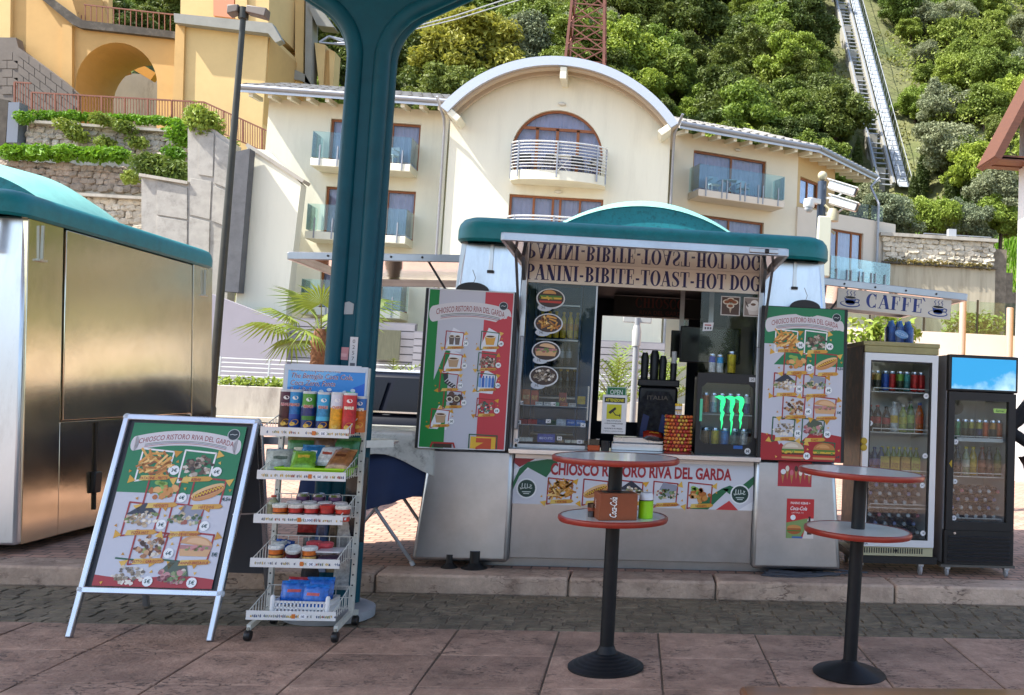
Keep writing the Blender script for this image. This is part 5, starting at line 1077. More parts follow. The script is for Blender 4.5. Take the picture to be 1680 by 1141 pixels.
# ---------------------------------------------------------------- upright fridges
FGLASS = glass('fridge_glass', (.94, .97, .97), .02, k=.9)
def castor(par, x, y, z, r, wheelm):
    b = MB(); b.box(x-.02, x+.02, y-.03, y+.03, z+r*1.6, z+r*2+.012); b.bar((x-.014, y, z+r), (x-.014, y, z+r*1.9), .005, .03); b.bar((x+.014, y, z+r), (x+.014, y, z+r*1.9), .005, .03); c = b.build('castor', mat('castor_zinc', (.55, .57, .6), .35, .8), par)
    b = MB(); b.lathe([(0, -.011), (r*.8, -.011), (r, -.007), (r, .007), (r*.8, .011), (0, .011)], 18, (x, y, z+r), 'x'); b.build('wheel', wheelm, c)
GREYW = mat('grey_wheel', (.32, .33, .35), .5); z0 = .116
WRAP = mat('fridge_wrap', '4a3a30', .4, var=.5, scale=9, dirt='b07a4a', dirt_scale=8, dirt_amt=.75)
wf = thing('display_fridge', 'tall white framed drinks fridge on castors', 'fridge', (2.06, 7.15, z0))
b = MB(); b.box(-.30, -.28, .04, .62, .18, 1.78); b.box(.28, .30, .04, .62, .18, 1.78); b.box(-.28, .28, .6, .62, .18, 1.78); b.build('cabinet', WRAP, wf)
b = MB(); b.box(-.28, .28, .05, .6, .18, .21); b.box(-.28, .28, .05, .6, 1.74, 1.78); b.build('inner_floor', WHITE, wf)
b = MB(); b.box(-.279, -.272, .06, .6, .21, 1.74); b.box(.272, .279, .06, .6, .21, 1.74); b.box(-.272, .272, .585, .598, .21, 1.74); b.build('liner', mat('fridge_liner', (.78, .80, .82), .4), wf)
b = MB(); b.box(-.31, .31, -.01, .63, 1.78, 1.815); b.box(-.30, .30, -.012, .0, 1.725, 1.78); b.build('top_cover', mat('yellowed_plastic', '9c9566', .45, var=.15, scale=8), wf, bevel=.006)
b = MB(); b.prism([(-.295, .222), (.295, .222), (.295, 1.722), (-.295, 1.722)], -.02, .035, 'xz', holes=[[(-.248, .275), (.248, .275), (.248, 1.665), (-.248, 1.665)]]); d = b.build('door', mat('white_frame', (.72, .75, .78), .3, .2), wf, smooth=False)
b = MB(); b.prism([(-.248, .275), (.248, .275), (.248, 1.665), (-.248, 1.665)], -.012, .02, 'xz', holes=[[(-.236, .287), (.236, .287), (.236, 1.653), (-.236, 1.653)]]); b.build('gasket', BLACK, d, smooth=False)
b = MB(); b.box(-.248, .248, .002, .006, .275, 1.665); b.build('door_glass', FGLASS, d)
b = MB(); b.lathe([(0, 0), (.028, 0), (.024, .012), (0, .014)], 14, (-.285, -.02, .98), 'y'); b.lathe([(0, 0), (.028, 0), (.024, .012), (0, .014)], 14, (-.285, -.02, 1.03), 'y'); b.build('handle', mat('yellow_handle', 'b99a24', .4), d)
b = MB(); b.box(-.295, .295, .0, .1, .15, .222); gr = b.build('grille', mat('cream_grille', 'b0ab8a', .5), wf)
for i in range(26): b = MB(); b.box(-.27+i*.019, -.262+i*.019, -.003, .0, .17, .21); b.build('grille_slot', BLACK, gr)
b = MB(); b.lathe([(0, 0), (.012, 0), (.012, .004), (0, .004)], 10, (0, -.001, .19), 'y'); b.build('lock', BLACK, gr); P = Print(); P.text('LISA', -.25, .235, .024, '3a4a6a', 1, bold=.01); P.build('maker_mark', d, (0, -.0206, 0))
b = MB(); b.box(-.32, .33, .0, .66, .09, .145); b.build('dolly', BLACK, wf)
for x, y, r in ((.21, .04, .045), (-.26, .08, .04), (.05, .5, .05), (-.26, .55, .045)): castor(wf, x, y, .0, r, BLACK if r > .045 else GREYW)
for z in (1.42, 1.10, .775, .51):
    b = MB()
    for i in range(9): b.tube([(-.26+i*.065, .07, z), (-.26+i*.065, .55, z)], .003, 5)
    b.tube([(-.265, .06, z), (.265, .06, z)], .004, 6); b.tube([(-.2, .055, z+.03), (.25, .055, z+.03)], .004, 6); b.tube([(-.2, .055, z+.03), (-.2, .055, z)], .004, 6); b.tube([(.25, .055, z+.03), (.25, .055, z)], .004, 6); b.build('wire_shelf', mat('shelf_wire', (.75, .77, .78), .3, .3), wf)
P = Print()
for x, z in ((.21, 1.40), (-.235, 1.17), (.215, .93), (.2, .70), (.215, .33)): P.ell(x, z, .021, .021, 'e4e7e9', 0); P.text('3€', x, z-.008, .022, '24303a', 1, res=1)
P.build('price_dots', d, (0, .001, 0))
WX, WY = 2.06, 7.15
for i, (c, c2, nm) in enumerate((('2a2c30', '8a5a24', 'black and orange'), ('33363a', 'a08a4a', 'black and gold'), ('1f4aa0', '1f4aa0', 'blue'), ('a81c24', 'a81c24', 'red'), ('2a3a2c', '6a9a3a', 'green and black'), ('2a6a70', '3a8a8a', 'teal'), ('a81c24', 'b82a30', 'crimson'), ('a81c24', 'a81c24', 'rightmost red'))):
    put(can_mesh(c, c2, .033, .165), 'drink_can', '%s can on the top shelf of the white fridge' % nm, 'can', (WX-.21+i*.06, WY+.13+.02*(i % 2), z0+1.424), 'cans on the top shelf of the white fridge')
for i, (l, c, b2, nm, h) in enumerate((('1c1210', 'a01c20', '9a1c22', 'leftmost cola', .21), ('1c1210', 'a01c20', '9a1c22', 'red capped cola, second from left,', .21), ('1c1210', '20242c', '9a1c22', 'black capped cola', .2), ('b0bcc0', 'd8dde0', 'c8a82c', 'lemon water', .24), ('8a9a4a', 'c8ccc8', 'a8a83a', 'pale lemonade', .22), ('3a6a2c', '2a3a5a', '7aa03a', 'green lemonade', .25), ('b85a1c', '3a6ab8', 'c84a1c', 'orange soda', .24))):
    put(bottle_mesh(l, c, b2, .034, h), 'drink_bottle', '%s bottle on the second shelf of the white fridge' % nm, 'bottle', (WX-.205+i*.068, WY+.14+.02*(i % 2), z0+1.104), 'bottles on the second shelf of the white fridge')
for i in range(3): put(bottle_mesh('16305a', '1c3c78', '2a4a86', .03, .2), 'drink_bottle', 'dark blue bottle, %s from left on the third white fridge shelf' % ORD[i], 'bottle', (WX-.215+i*.055, WY+.13, z0+.78), 'dark blue bottles in the white fridge')
for i in range(7): put(bottle_mesh('6a7a2c', 'c8b82c', 'b0a02c', .026, .2), 'drink_bottle', 'yellow capped bottle, %s from left on the third white fridge shelf' % ORD[i], 'bottle', (WX-.06+i*.047, WY+.26, z0+.78), 'yellow capped bottles in the white fridge')
for i in range(4): carton('yellow juice carton, %s from left on the third white fridge shelf' % ORD[i], WX-.08+i*.085, WY+.13, z0+.78, .07, .06, .13, ['a89a3a', 'b89a2c', 'a88a34', '9aa03c'][i], 'SUCCO', '7a2a1c', 'juice cartons in the white fridge')
def lying(fr, X, Y, z, rows, cols, sp, cs, grp, where=''):
    for r in range(rows):
        for c in range(cols):
            k_ = cs[(r*3+c*5+(r*c) % 4) % len(cs)]
            put(bottle_mesh(k_[1], k_[2], k_[1], .03, .24), 'drink_bottle', '%s capped lying bottle, %s from left in %s row, %s fridge%s' % (k_[0], ORD[c], ORD[r], fr, where), 'bottle', (X+(c-(cols-1)/2)*sp+(r % 2)*sp*.4-.02, Y+.34, z+.035+r*.066), grp, rot=(R(90), 0, 0))
CS = [('white', '6a7078', 'b8bcc0'), ('grey', '5a626a', '9aa0a8'), ('pink', '6a5a60', 'b86a78'), ('blue', '44506a', '6a78a8'), ('white', '6a7078', 'c8cccf')]
lying('white', WX, WY+.02, z0+.515, 3, 6, .078, CS, 'bottles lying in the white fridge', ' low shelf'); lying('white', WX, WY+.02, z0+.215, 4, 6, .078, CS, 'bottles lying in the white fridge', ' floor')
t = thing('water_pack', 'blue shrink wrapped pack of water bottles on the white fridge', 'water pack', (2.15, 7.55, z0+1.817))
for i in range(3):
    for j in range(2):
        b = MB(); b.lathe([(.03, 0), (.035, .01), (.034, .12), (.03, .15), (.014, .185), (.014, .2), (0, .2)], 12, (-.072+i*.072, -.036+j*.072, 0)); b.build('bottle', mat('water_blue', '2f66a8', .12, var=.3, scale=30, spec=.7), t)
b = MB(); b.prism(rrect(.112, .076, .03, 0, 4), .0, .145, 'xy'); b.build('wrap', glass('blue_film', (.45, .65, .95), .12, wav=.4), t); P = Print(); P.ell(0, .085, .06, .032, '6a9ad0', 0, rot=-.3); P.text('ACQUA', 0, .075, .03, 'c8daf0', 1, shear=.2, rot=-.3); P.build('pack_print', t, (0, -.0775, 0))
# black fridge
bf = thing('display_fridge', 'tall black drinks fridge with blue lit header', 'fridge', (2.725, 7.15, z0))
b = MB(); b.box(-.28, -.262, .04, .62, .1, 1.735); b.box(.262, .28, .04, .62, .1, 1.735); b.box(-.262, .262, .6, .62, .1, 1.735); b.box(-.262, .262, .04, .6, 1.455, 1.735); b.build('cabinet', mat('grey_side', (.32, .33, .34), .4, var=.1, scale=5), bf)
b = MB(); b.box(-.26, .26, .05, .598, .36, .38); b.box(-.26, -.255, .06, .598, .38, 1.44); b.box(.255, .26, .06, .598, .38, 1.44); b.box(-.255, .255, .585, .598, .38, 1.44); b.build('liner', mat('fridge_liner', (.6, .64, .66)), bf)
b = MB(); b.box(-.285, .285, -.03, .04, 1.45, 1.74); hd = b.build('header', BLACK, bf, bevel=.008)
hm = bpy.data.materials.new('sky_header'); hm.use_nodes = True; tt = hm.node_tree; pp = tt.nodes['Principled BSDF']; tc = _n(tt, 'ShaderNodeTexCoord'); nz = _n(tt, 'ShaderNodeTexNoise'); nz.inputs['Scale'].default_value = 9; nz.inputs['Detail'].default_value = 8
sx_ = _n(tt, 'ShaderNodeSeparateXYZ'); tt.links.new(tc.outputs['Object'], sx_.inputs[0]); tt.links.new(tc.outputs['Object'], nz.inputs['Vector'])
ma = _n(tt, 'ShaderNodeMath', operation='MULTIPLY_ADD'); ma.inputs[1].default_value = -3.2; ma.inputs[2].default_value = 4.82; tt.links.new(sx_.outputs[2], ma.inputs[0])
mb2 = _n(tt, 'ShaderNodeMath', operation='ADD'); tt.links.new(nz.outputs[0], mb2.inputs[0]); tt.links.new(ma.outputs[0], mb2.inputs[1])
mc = _n(tt, 'ShaderNodeMath', operation='MULTIPLY_ADD'); mc.inputs[1].default_value = .8; tt.links.new(sx_.outputs[0], mc.inputs[0]); tt.links.new(mb2.outputs[0], mc.inputs[2])
cr = _n(tt, 'ShaderNodeValToRGB'); cr.color_ramp.elements[0].position = .35; cr.color_ramp.elements[0].color = (*hexc('2f9ad0'), 1); cr.color_ramp.elements[1].position = .75; cr.color_ramp.elements[1].color = (*hexc('bfe4f2'), 1); tt.links.new(mc.outputs[0], cr.inputs[0])
tt.links.new(cr.outputs[0], pp.inputs['Base Color']); tt.links.new(cr.outputs[0], pp.inputs['Emission Color']); pp.inputs['Emission Strength'].default_value = .28; pp.inputs['Roughness'].default_value = .3
b = MB(); b.box(-.262, .262, -.034, -.031, 1.47, 1.715); b.build('lit_panel', hm, hd)
b = MB(); b.prism([(-.275, .365), (.275, .365), (.275, 1.445), (-.275, 1.445)], -.02, .035, 'xz', holes=[[(-.225, .43), (.215, .43), (.215, 1.38), (-.225, 1.38)]]); d = b.build('door', BLACK, bf, smooth=False)
b = MB(); b.box(-.225, .215, .0, .004, .43, 1.38); b.build('door_glass', FGLASS, d)
P = Print(); P.poly([(.1, 1.29), (.2, 1.29), (.205, 1.325), (.095, 1.325)], 'a8d06a', 0); P.text('Servet', .15, 1.298, .028, '1c4a24', 1, shear=.2, bold=.02)
for x, z in ((-.205, 1.05), (-.205, .74), (-.205, .455)): P.ell(x, z, .02, .02, 'e4e7e9', 0); P.text('2€', x, z-.008, .022, '24303a', 1, res=1)
P.build('door_stickers', d, (0, -.001, 0))
b = MB(); b.prism([(-.262, .88), (-.24, .91), (-.24, .85)], -.024, -.02, 'xz'); b.build('yellow_arrow', mat('yellow_handle'), d)
b = MB(); b.box(-.28, .28, -.01, .05, .1, .362); gr = b.build('grille', BLACK, bf)
for i in range(7): b = MB(); b.obox((0, -.018, .13+i*.03), (.5, .012, .014), (R(30), 0, 0)); b.build('louvre', mat('louvre', (.03, .03, .033), .45), gr)
b = MB(); b.lathe([(0, 0), (.012, 0), (.01, .006), (0, .006)], 10, (-.2, -.012, .34), 'y'); b.build('lock', SILV, gr)
b = MB(); b.box(-.30, .3, .0, .62, .075, .095); b.build('dolly', mat('grey_board', '5a5650', .7), bf)
for x, y in ((-.24, .04), (.24, .04), (-.24, .56), (.22, .56)): castor(bf, x, y, 0, .036, GREYW)
for z in (1.065, .775, .42):
    b = MB()
    for i in range(9): b.tube([(-.24+i*.06, .07, z), (-.24+i*.06, .55, z)], .003, 5)
    b.tube([(-.25, .06, z), (.25, .06, z)], .004, 6); b.tube([(-.2, .05, z+.03), (.2, .05, z+.03)], .004, 6); b.tube([(-.2, .05, z+.03), (-.2, .06, z)], .004, 6); b.tube([(.2, .05, z+.03), (.2, .06, z)], .004, 6); b.build('wire_shelf', mat('shelf_wire'), bf)
b = MB(); b.box(-.18, .2, .045, .055, 1.055, 1.085); b.build('price_rail', WHITE, bf); b = MB(); b.box(-.15, .1, .4, .58, 1.22, 1.40); b.build('fan_box', mat('fan_grey', (.35, .38, .40), .4), bf); b = MB(); b.lathe([(0, 0), (.06, 0), (.06, .01), (0, .012)], 18, (-.07, .398, 1.32), 'y'); b.build('fan', BLACK, bf)
BX = 2.725
for i, (c, c2, nm) in enumerate((('7a2020', '7a2020', 'dark red'), ('0f6a44', '2a8a60', 'green'), ('1c2a24', '3a5a34', 'dark green'), ('22262a', '8a8a34', 'black and lime'), ('1f2c5a', '8a8a34', 'navy and yellow'), ('a0401c', 'a8481c', 'orange'), ('202024', 'a87a2c', 'black and amber'), ('a0481c', 'a8502c', 'rust'))):
    put(can_mesh(c, c2, .03, .16), 'drink_can', '%s can on the top shelf of the black fridge' % nm, 'can', (BX-.205+i*.058, WY+.12+.02*(i % 2), z0+1.07), 'cans on the top shelf of the black fridge')
for i, (l, c, b2, nm) in enumerate((('1c2444', '1c2444', '2a3a6a', 'navy'), ('1a1c22', '2a3a5a', '2a2c30', 'black'), ('8a9474', 'c8b42c', 'b8bcae', 'pale lemon'), ('a08a24', 'c8b42c', 'b8a02c', 'yellow'), ('5a2a1c', '7a2a1c', '8a4a34', 'brown'), ('3a1a1c', '4a4a4c', '5a3a34', 'dark cola'), ('4a5a2c', '3a4a2c', '7a7a3a', 'olive'))):
    put(bottle_mesh(l, c, b2, .032, .23), 'drink_bottle', '%s bottle on the middle shelf of the black fridge' % nm, 'bottle', (BX-.2+i*.066, WY+.14+.02*(i % 2), z0+.78), 'bottles on the middle shelf of the black fridge')
lying('black', BX, WY+.02, z0+.425, 4, 6, .075, CS, 'bottles lying in the black fridge')

# ---------------------------------------------------------------- folding table with cloths, cables, base lamps
t = thing('folding_table', 'folding trestle table with crossed grey legs left of kiosk', 'table', (-1.93, 7.5, z0))
b = MB(); b.box(-.42, .40, -.42, .45, .93, .955); b.build('table_top', WHITE, t)
for y in (-.40, .38):
    for s_ in (-1, 1):
        b = MB(); b.tube([(s_*.33, y+s_*.012, .93), (-s_*.36, y+s_*.012, .01)], .013, 8); b.build('leg', mat('grey_tube', (.42, .44, .46), .35, .5), t); b = MB(); b.tube([(-s_*.36, y+s_*.012, .0), (-s_*.345, y+s_*.012, .03)], .017, 8); b.build('foot_cap', mat('pale_cap', (.6, .6, .6), .5), t)
b = MB(); b.tube([(-.1, -.4, .42), (-.1, .38, .42)], .010, 8); b.build('stretcher', mat('grey_tube'), t)
def cloth(name, label, x0, x1, y0, y1, z, drop, m, seed, wav=.03, off=0):
    rg = random.Random(seed); per = [(x0+(x1-x0)*i/14, y0) for i in range(14)]+[(x1, y0+(y1-y0)*i/14) for i in range(14)]+[(x1-(x1-x0)*i/14, y1) for i in range(14)]+[(x0, y1-(y1-y0)*i/14) for i in range(14)]
    cx_, cy_ = (x0+x1)/2, (y0+y1)/2; b = MB(); n = len(per); ph = rg.uniform(0, 6)
    b.v = [(cx_, cy_, z)]+[(x, y, z) for x, y in per]
    for k in range(1, 8):
        f = k/7
        for i, (x, y) in enumerate(per):
            d = Vector((x-cx_, y-cy_)).normalized(); o = (.004+wav*f*(1+math.sin(i*1.25+ph)+.5*math.sin(i*2.7)))*1.0; dp = drop(i/n)*f; b.v.append((x+d.x*(o+off), y+d.y*(o+off), z-dp))
    b.f = [(0, 1+i, 1+(i+1) % n) for i in range(n)]+[(1+k*n+i, 1+k*n+(i+1) % n, 1+(k+1)*n+(i+1) % n, 1+(k+1)*n+i) for k in range(7) for i in range(n)]; b.m = [0]*len(b.f)
    return tag(b.build(name, m, ang=180), label, 'tablecloth')
cloth('tablecloth', 'dark blue cloth hanging over the folding table', -2.36, -1.52, 7.07, 7.96, 1.075, lambda f: .52+.07*math.sin(f*19), mat('blue_cloth', '203258', .85, var=.15, scale=4), 3)
cloth('plastic_cover', 'grey flowered plastic cover over the blue cloth', -2.375, -1.505, 7.055, 7.975, 1.088, lambda f: .24+.08*math.sin(f*25+1), mat('flowered_plastic', 'b8bab4', .3, var=.15, scale=5, dirt='1a1d20', dirt_scale=9, dirt_amt=1.0), 5, .012, .05)
b = MB()
for k_ in range(5):
    a0 = random.uniform(0, 6); pts = [(1.18+.16*k_*.4+(.12+.03*k_)*math.cos(a0+6.3*i/20)*1.6, 6.99+.05*math.sin(a0+6.3*i/20)+.02*k_, .126+.006*k_+.004*math.sin(i)) for i in range(19)]; b.tube(pts, .007, 6)
tag(b.build('cable', mat('grey_cable', (.05, .055, .07), .5)), 'coil of dark cable lying by the kiosk foot', 'cable')
t = thing('cable_reel', 'round black cable reel under the kiosk corner panel', 'reel', (1.3, 7.16, z0)); b = MB(); b.lathe([(.13, 0), (.16, .01), (.15, .035), (.07, .05), (.06, .08)], 24); b.build('reel_body', BLACK, t)
for x, r, h, lb in ((-1.30, .06, .1, 'small black rubber foot with knob under the corner panel'), (-1.12, .095, .13, 'wide black rubber foot under the corner panel')):
    t = thing('rubber_foot', lb, 'foot', (x, 7.02, z0)); b = MB(); b.lathe([(r, 0), (r, .012), (r*.6, .03), (r*.4, .045), (r*.4, h), (0, h)], 20); b.build('foot_body', BLACK, t)
# ---------------------------------------------------------------- small things beyond the kiosks
def leafmat(name, c, var=.35, trans=.25):
    if name in MATS: return MATS[name]
    m = bpy.data.materials.new(name); m.use_nodes = True; t = m.node_tree; t.nodes.clear(); L = t.links.new
    o = _n(t, 'ShaderNodeOutputMaterial'); mx = _n(t, 'ShaderNodeMixShader'); df = _n(t, 'ShaderNodeBsdfPrincipled'); tr = _n(t, 'ShaderNodeBsdfTranslucent')
    df.inputs['Roughness'].default_value = .55; df.inputs['Specular IOR Level'].default_value = .3
    ge = _n(t, 'ShaderNodeNewGeometry'); oi = _n(t, 'ShaderNodeObjectInfo')
    no = _n(t, 'ShaderNodeTexNoise'); no.inputs['Scale'].default_value = 1.1; no.inputs['Detail'].default_value = 5; L(ge.outputs['Position'], no.inputs['Vector'])
    ad = _n(t, 'ShaderNodeMath', operation='ADD'); L(no.outputs[0], ad.inputs[0]); L(oi.outputs['Random'], ad.inputs[1])
    rm = _n(t, 'ShaderNodeMapRange'); rm.inputs[1].default_value = .3; rm.inputs[2].default_value = 1.6; L(ad.outputs[0], rm.inputs[0])
    c = hexc(c); mc = _n(t, 'ShaderNodeMix', data_type='RGBA'); mc.inputs[6].default_value = (c[0]*(1-var)*.9, c[1]*(1-var), c[2]*(1-var), 1); mc.inputs[7].default_value = (min(1, c[0]*(1+var)*1.15), min(1, c[1]*(1+var)), c[2]*(1+var*.5), 1)
    L(rm.outputs[0], mc.inputs[0]); L(mc.outputs[2], df.inputs['Base Color']); L(mc.outputs[2], tr.inputs[0]); mx.inputs[0].default_value = trans
    L(df.outputs[0], mx.inputs[1]); L(tr.outputs[0], mx.inputs[2]); L(mx.outputs[0], o.inputs[0]); MATS[name] = m
    return m
def leaves_mesh(name, blobs, n, size, m, seed=0, shell=.55, flat=.6, elong=1.6):
    """leaf faces spread through the volume of blobs [(center, radii)]"""
    rg = random.Random(seed); vs = []; fs = []
    wts = [b[1][0]*b[1][1]+b[1][0]*b[1][2]+b[1][1]*b[1][2] for b in blobs]
    for _ in range(n):
        c, r = rg.choices(blobs, wts)[0]
        while True:
            d = Vector((rg.gauss(0, 1), rg.gauss(0, 1), rg.gauss(0, 1)))
            if d.length > .1: break
        d.normalize(); q = 1-(1-shell)*rg.random()**1.6 if rg.random() < .85 else rg.random()
        p = Vector(c)+Vector((d.x*r[0], d.y*r[1], d.z*r[2]))*q*rg.uniform(.9, 1.1)
        nrm = (d*.45+Vector((rg.gauss(0, .7), rg.gauss(0, .7), rg.gauss(.45, .7)))).normalized()
        u = nrm.orthogonal().normalized(); a = rg.uniform(0, 6.28); v = nrm.cross(u); u, v = u*math.cos(a)+v*math.sin(a), v*math.cos(a)-u*math.sin(a)
        s = size*rg.uniform(.55, 1.25); o = len(vs); k = nrm*s*.18
        vs += [p-u*s*elong*.5, p-v*s*.38+k, p+u*s*elong*.5, p+v*s*.38+k]; fs += [(o, o+1, o+2), (o, o+2, o+3)]
    me = bpy.data.meshes.new(name); me.from_pydata([tuple(v) for v in vs], [], fs); me.materials.append(m); me.update(); return me
G_DARK = leafmat('leaf_dark', '5e6e34'); G_MID = leafmat('leaf_mid', '72863a'); G_BRI = leafmat('leaf_bright', '82983e', .3, .28); G_YEL = leafmat('leaf_yellow', '8a8f3c', .25, .3); G_OLI = leafmat('leaf_olive', '808a6c', .25); G_GRS = leafmat('grass_green', '5f8a22', .35, .3); G_CYP = leafmat('leaf_cypress', '465628', .3); G_PALM = leafmat('leaf_palm', '6f8434', .35, .25)
BARK = mat('bark', '4a3c30', .9, var=.3, scale=6, bump=.6, bscale=8)
def tuft(name, label, cat, pts, n, size, m, r=(.5, .3, .25), group=None):
    c = Vector(pts[0]); me = leaves_mesh(name, [(Vector(p)-c, r) for p in pts], n, size, m, seed=len(label)+int(abs(c.x*13))); o = link(name, me); o.location = c; return tag(o, label, cat, group)
def stem(o, n):
    z = o.location.z-.1
    for i in range(n): b = MB(); a = 6.28*i/n; b.tube([(.1*math.cos(a), .1*math.sin(a), -z), (.05*math.cos(a), .05*math.sin(a), -z*.4), (.25*math.cos(a), .25*math.sin(a), .1)], [.03, .025, .012], 6); b.build('stem', BARK, o)
# fan palm
def fan_frond(n=26, L_=1.0, seed=0):
    rg = random.Random(seed); b = MB(); pet = 1.05*L_
    b.tube([(0, 0, 0), (pet*.5, 0, .1), (pet, 0, .0)], [.022, .016, .012], 5)
    for i in range(n):
        a = R(-125+250*i/(n-1)); l = L_*(.62+.38*math.cos(a*.6))*rg.uniform(.92, 1.05); d = Vector((math.cos(a), math.sin(a), -.12)); s = Vector((-d.y, d.x, 0)).normalized(); c = Vector((pet, 0, 0)); w_ = .035
        m1 = c+d*l*.55; e = c+d*l+Vector((0, 0, -.28*l*rg.uniform(.6, 1.3)))
        b.add([c, m1-s*w_+Vector((0, 0, .01)), m1+Vector((0, 0, -.012)), m1+s*w_+Vector((0, 0, .01)), e], [(0, 1, 2), (0, 2, 3), (1, 4, 2), (2, 4, 3)])
    o = b.build('tmp', [G_PALM], smooth=False, recalc=False); me = o.data; bpy.data.objects.remove(o); return me
FRD = [fan_frond(26, .95, i) for i in range(3)]
def fan_palm(label, X, Y, h, n, sc_, seed):
    rg = random.Random(seed); t = thing('fan_palm', label, 'palm', (X, Y, .1))
    b = MB(); pr = []
    for i in range(int(h/.12)): pr += [(.15+.035*(i % 2)+rg.uniform(-.01, .02), i*.12)]
    b.lathe(pr+[(.12, h)], 12); b.build('trunk', mat('palm_bark', '6b4a30', .95, var=.4, scale=14, bump=1, bscale=20), t)
    for i in range(n):
        o = link('frond', rg.choice(FRD), t); az = 2*math.pi*(i+rg.uniform(-.3, .3))/n*2.4; el = rg.uniform(-.75, 1.15); o.location = (0, 0, h+rg.uniform(-.25, .05)); o.rotation_euler = (rg.uniform(-.5, .5), -el, az); o.scale = (sc_*rg.uniform(.85, 1.1),)*3
    return t
p = at(527, 540, 20); fan_palm('fan palm with shaggy brown trunk behind the teal column', p.x, p.y, p.z-.1, 12, .82, 3)
# feathery cycads seen through the kiosk
def feather(seed):
    rg = random.Random(seed); b = MB(); N = 14; ax = [Vector((i/N*1.2, 0, .55*math.sin(i/N*1.9)*.9-.25*(i/N)**2)) for i in range(N+1)]; b.tube(ax, .008, 4)
    for i in range(1, N+1):
        for s_ in (-1, 1):
            l = .26*math.sin(math.pi*(.12+.83*i/N)); p = ax[i]; d = Vector((.55, s_, .25)).normalized(); e = p+d*l; w_ = Vector((.018, 0, 0)); b.add([p-w_, p+w_, e], [(0, 1, 2)])
    o = b.build('tmp', [G_PALM], smooth=False, recalc=False); me = o.data; bpy.data.objects.remove(o); return me
FEA = [feather(i) for i in range(3)]
for x, lb, Y in ((1010, 'feathery palm bush seen through the kiosk window, nearer its left jamb', 17), (1085, 'feathery palm bush behind the coffee machine', 17.5), (640, 'low feathery palm bush behind the dark car', 22)):
    p = at(x, 672, Y); t = thing('palm_bush', lb, 'palm', (p.x, Y, .1)); b = MB(); b.lathe([(.16, 0), (.2, max(.2, p.z*.5)), (.1, p.z)], 10); b.build('stump', BARK, t); rg = random.Random(x)
    for i in range(26):
        o = link('frond', rg.choice(FEA), t); o.location = (0, 0, max(.1, p.z-.1)); o.rotation_euler = (0, -rg.uniform(-.1, 1.0), 6.28*i/26*3.3); o.scale = (rg.uniform(.8, 1.15),)*3
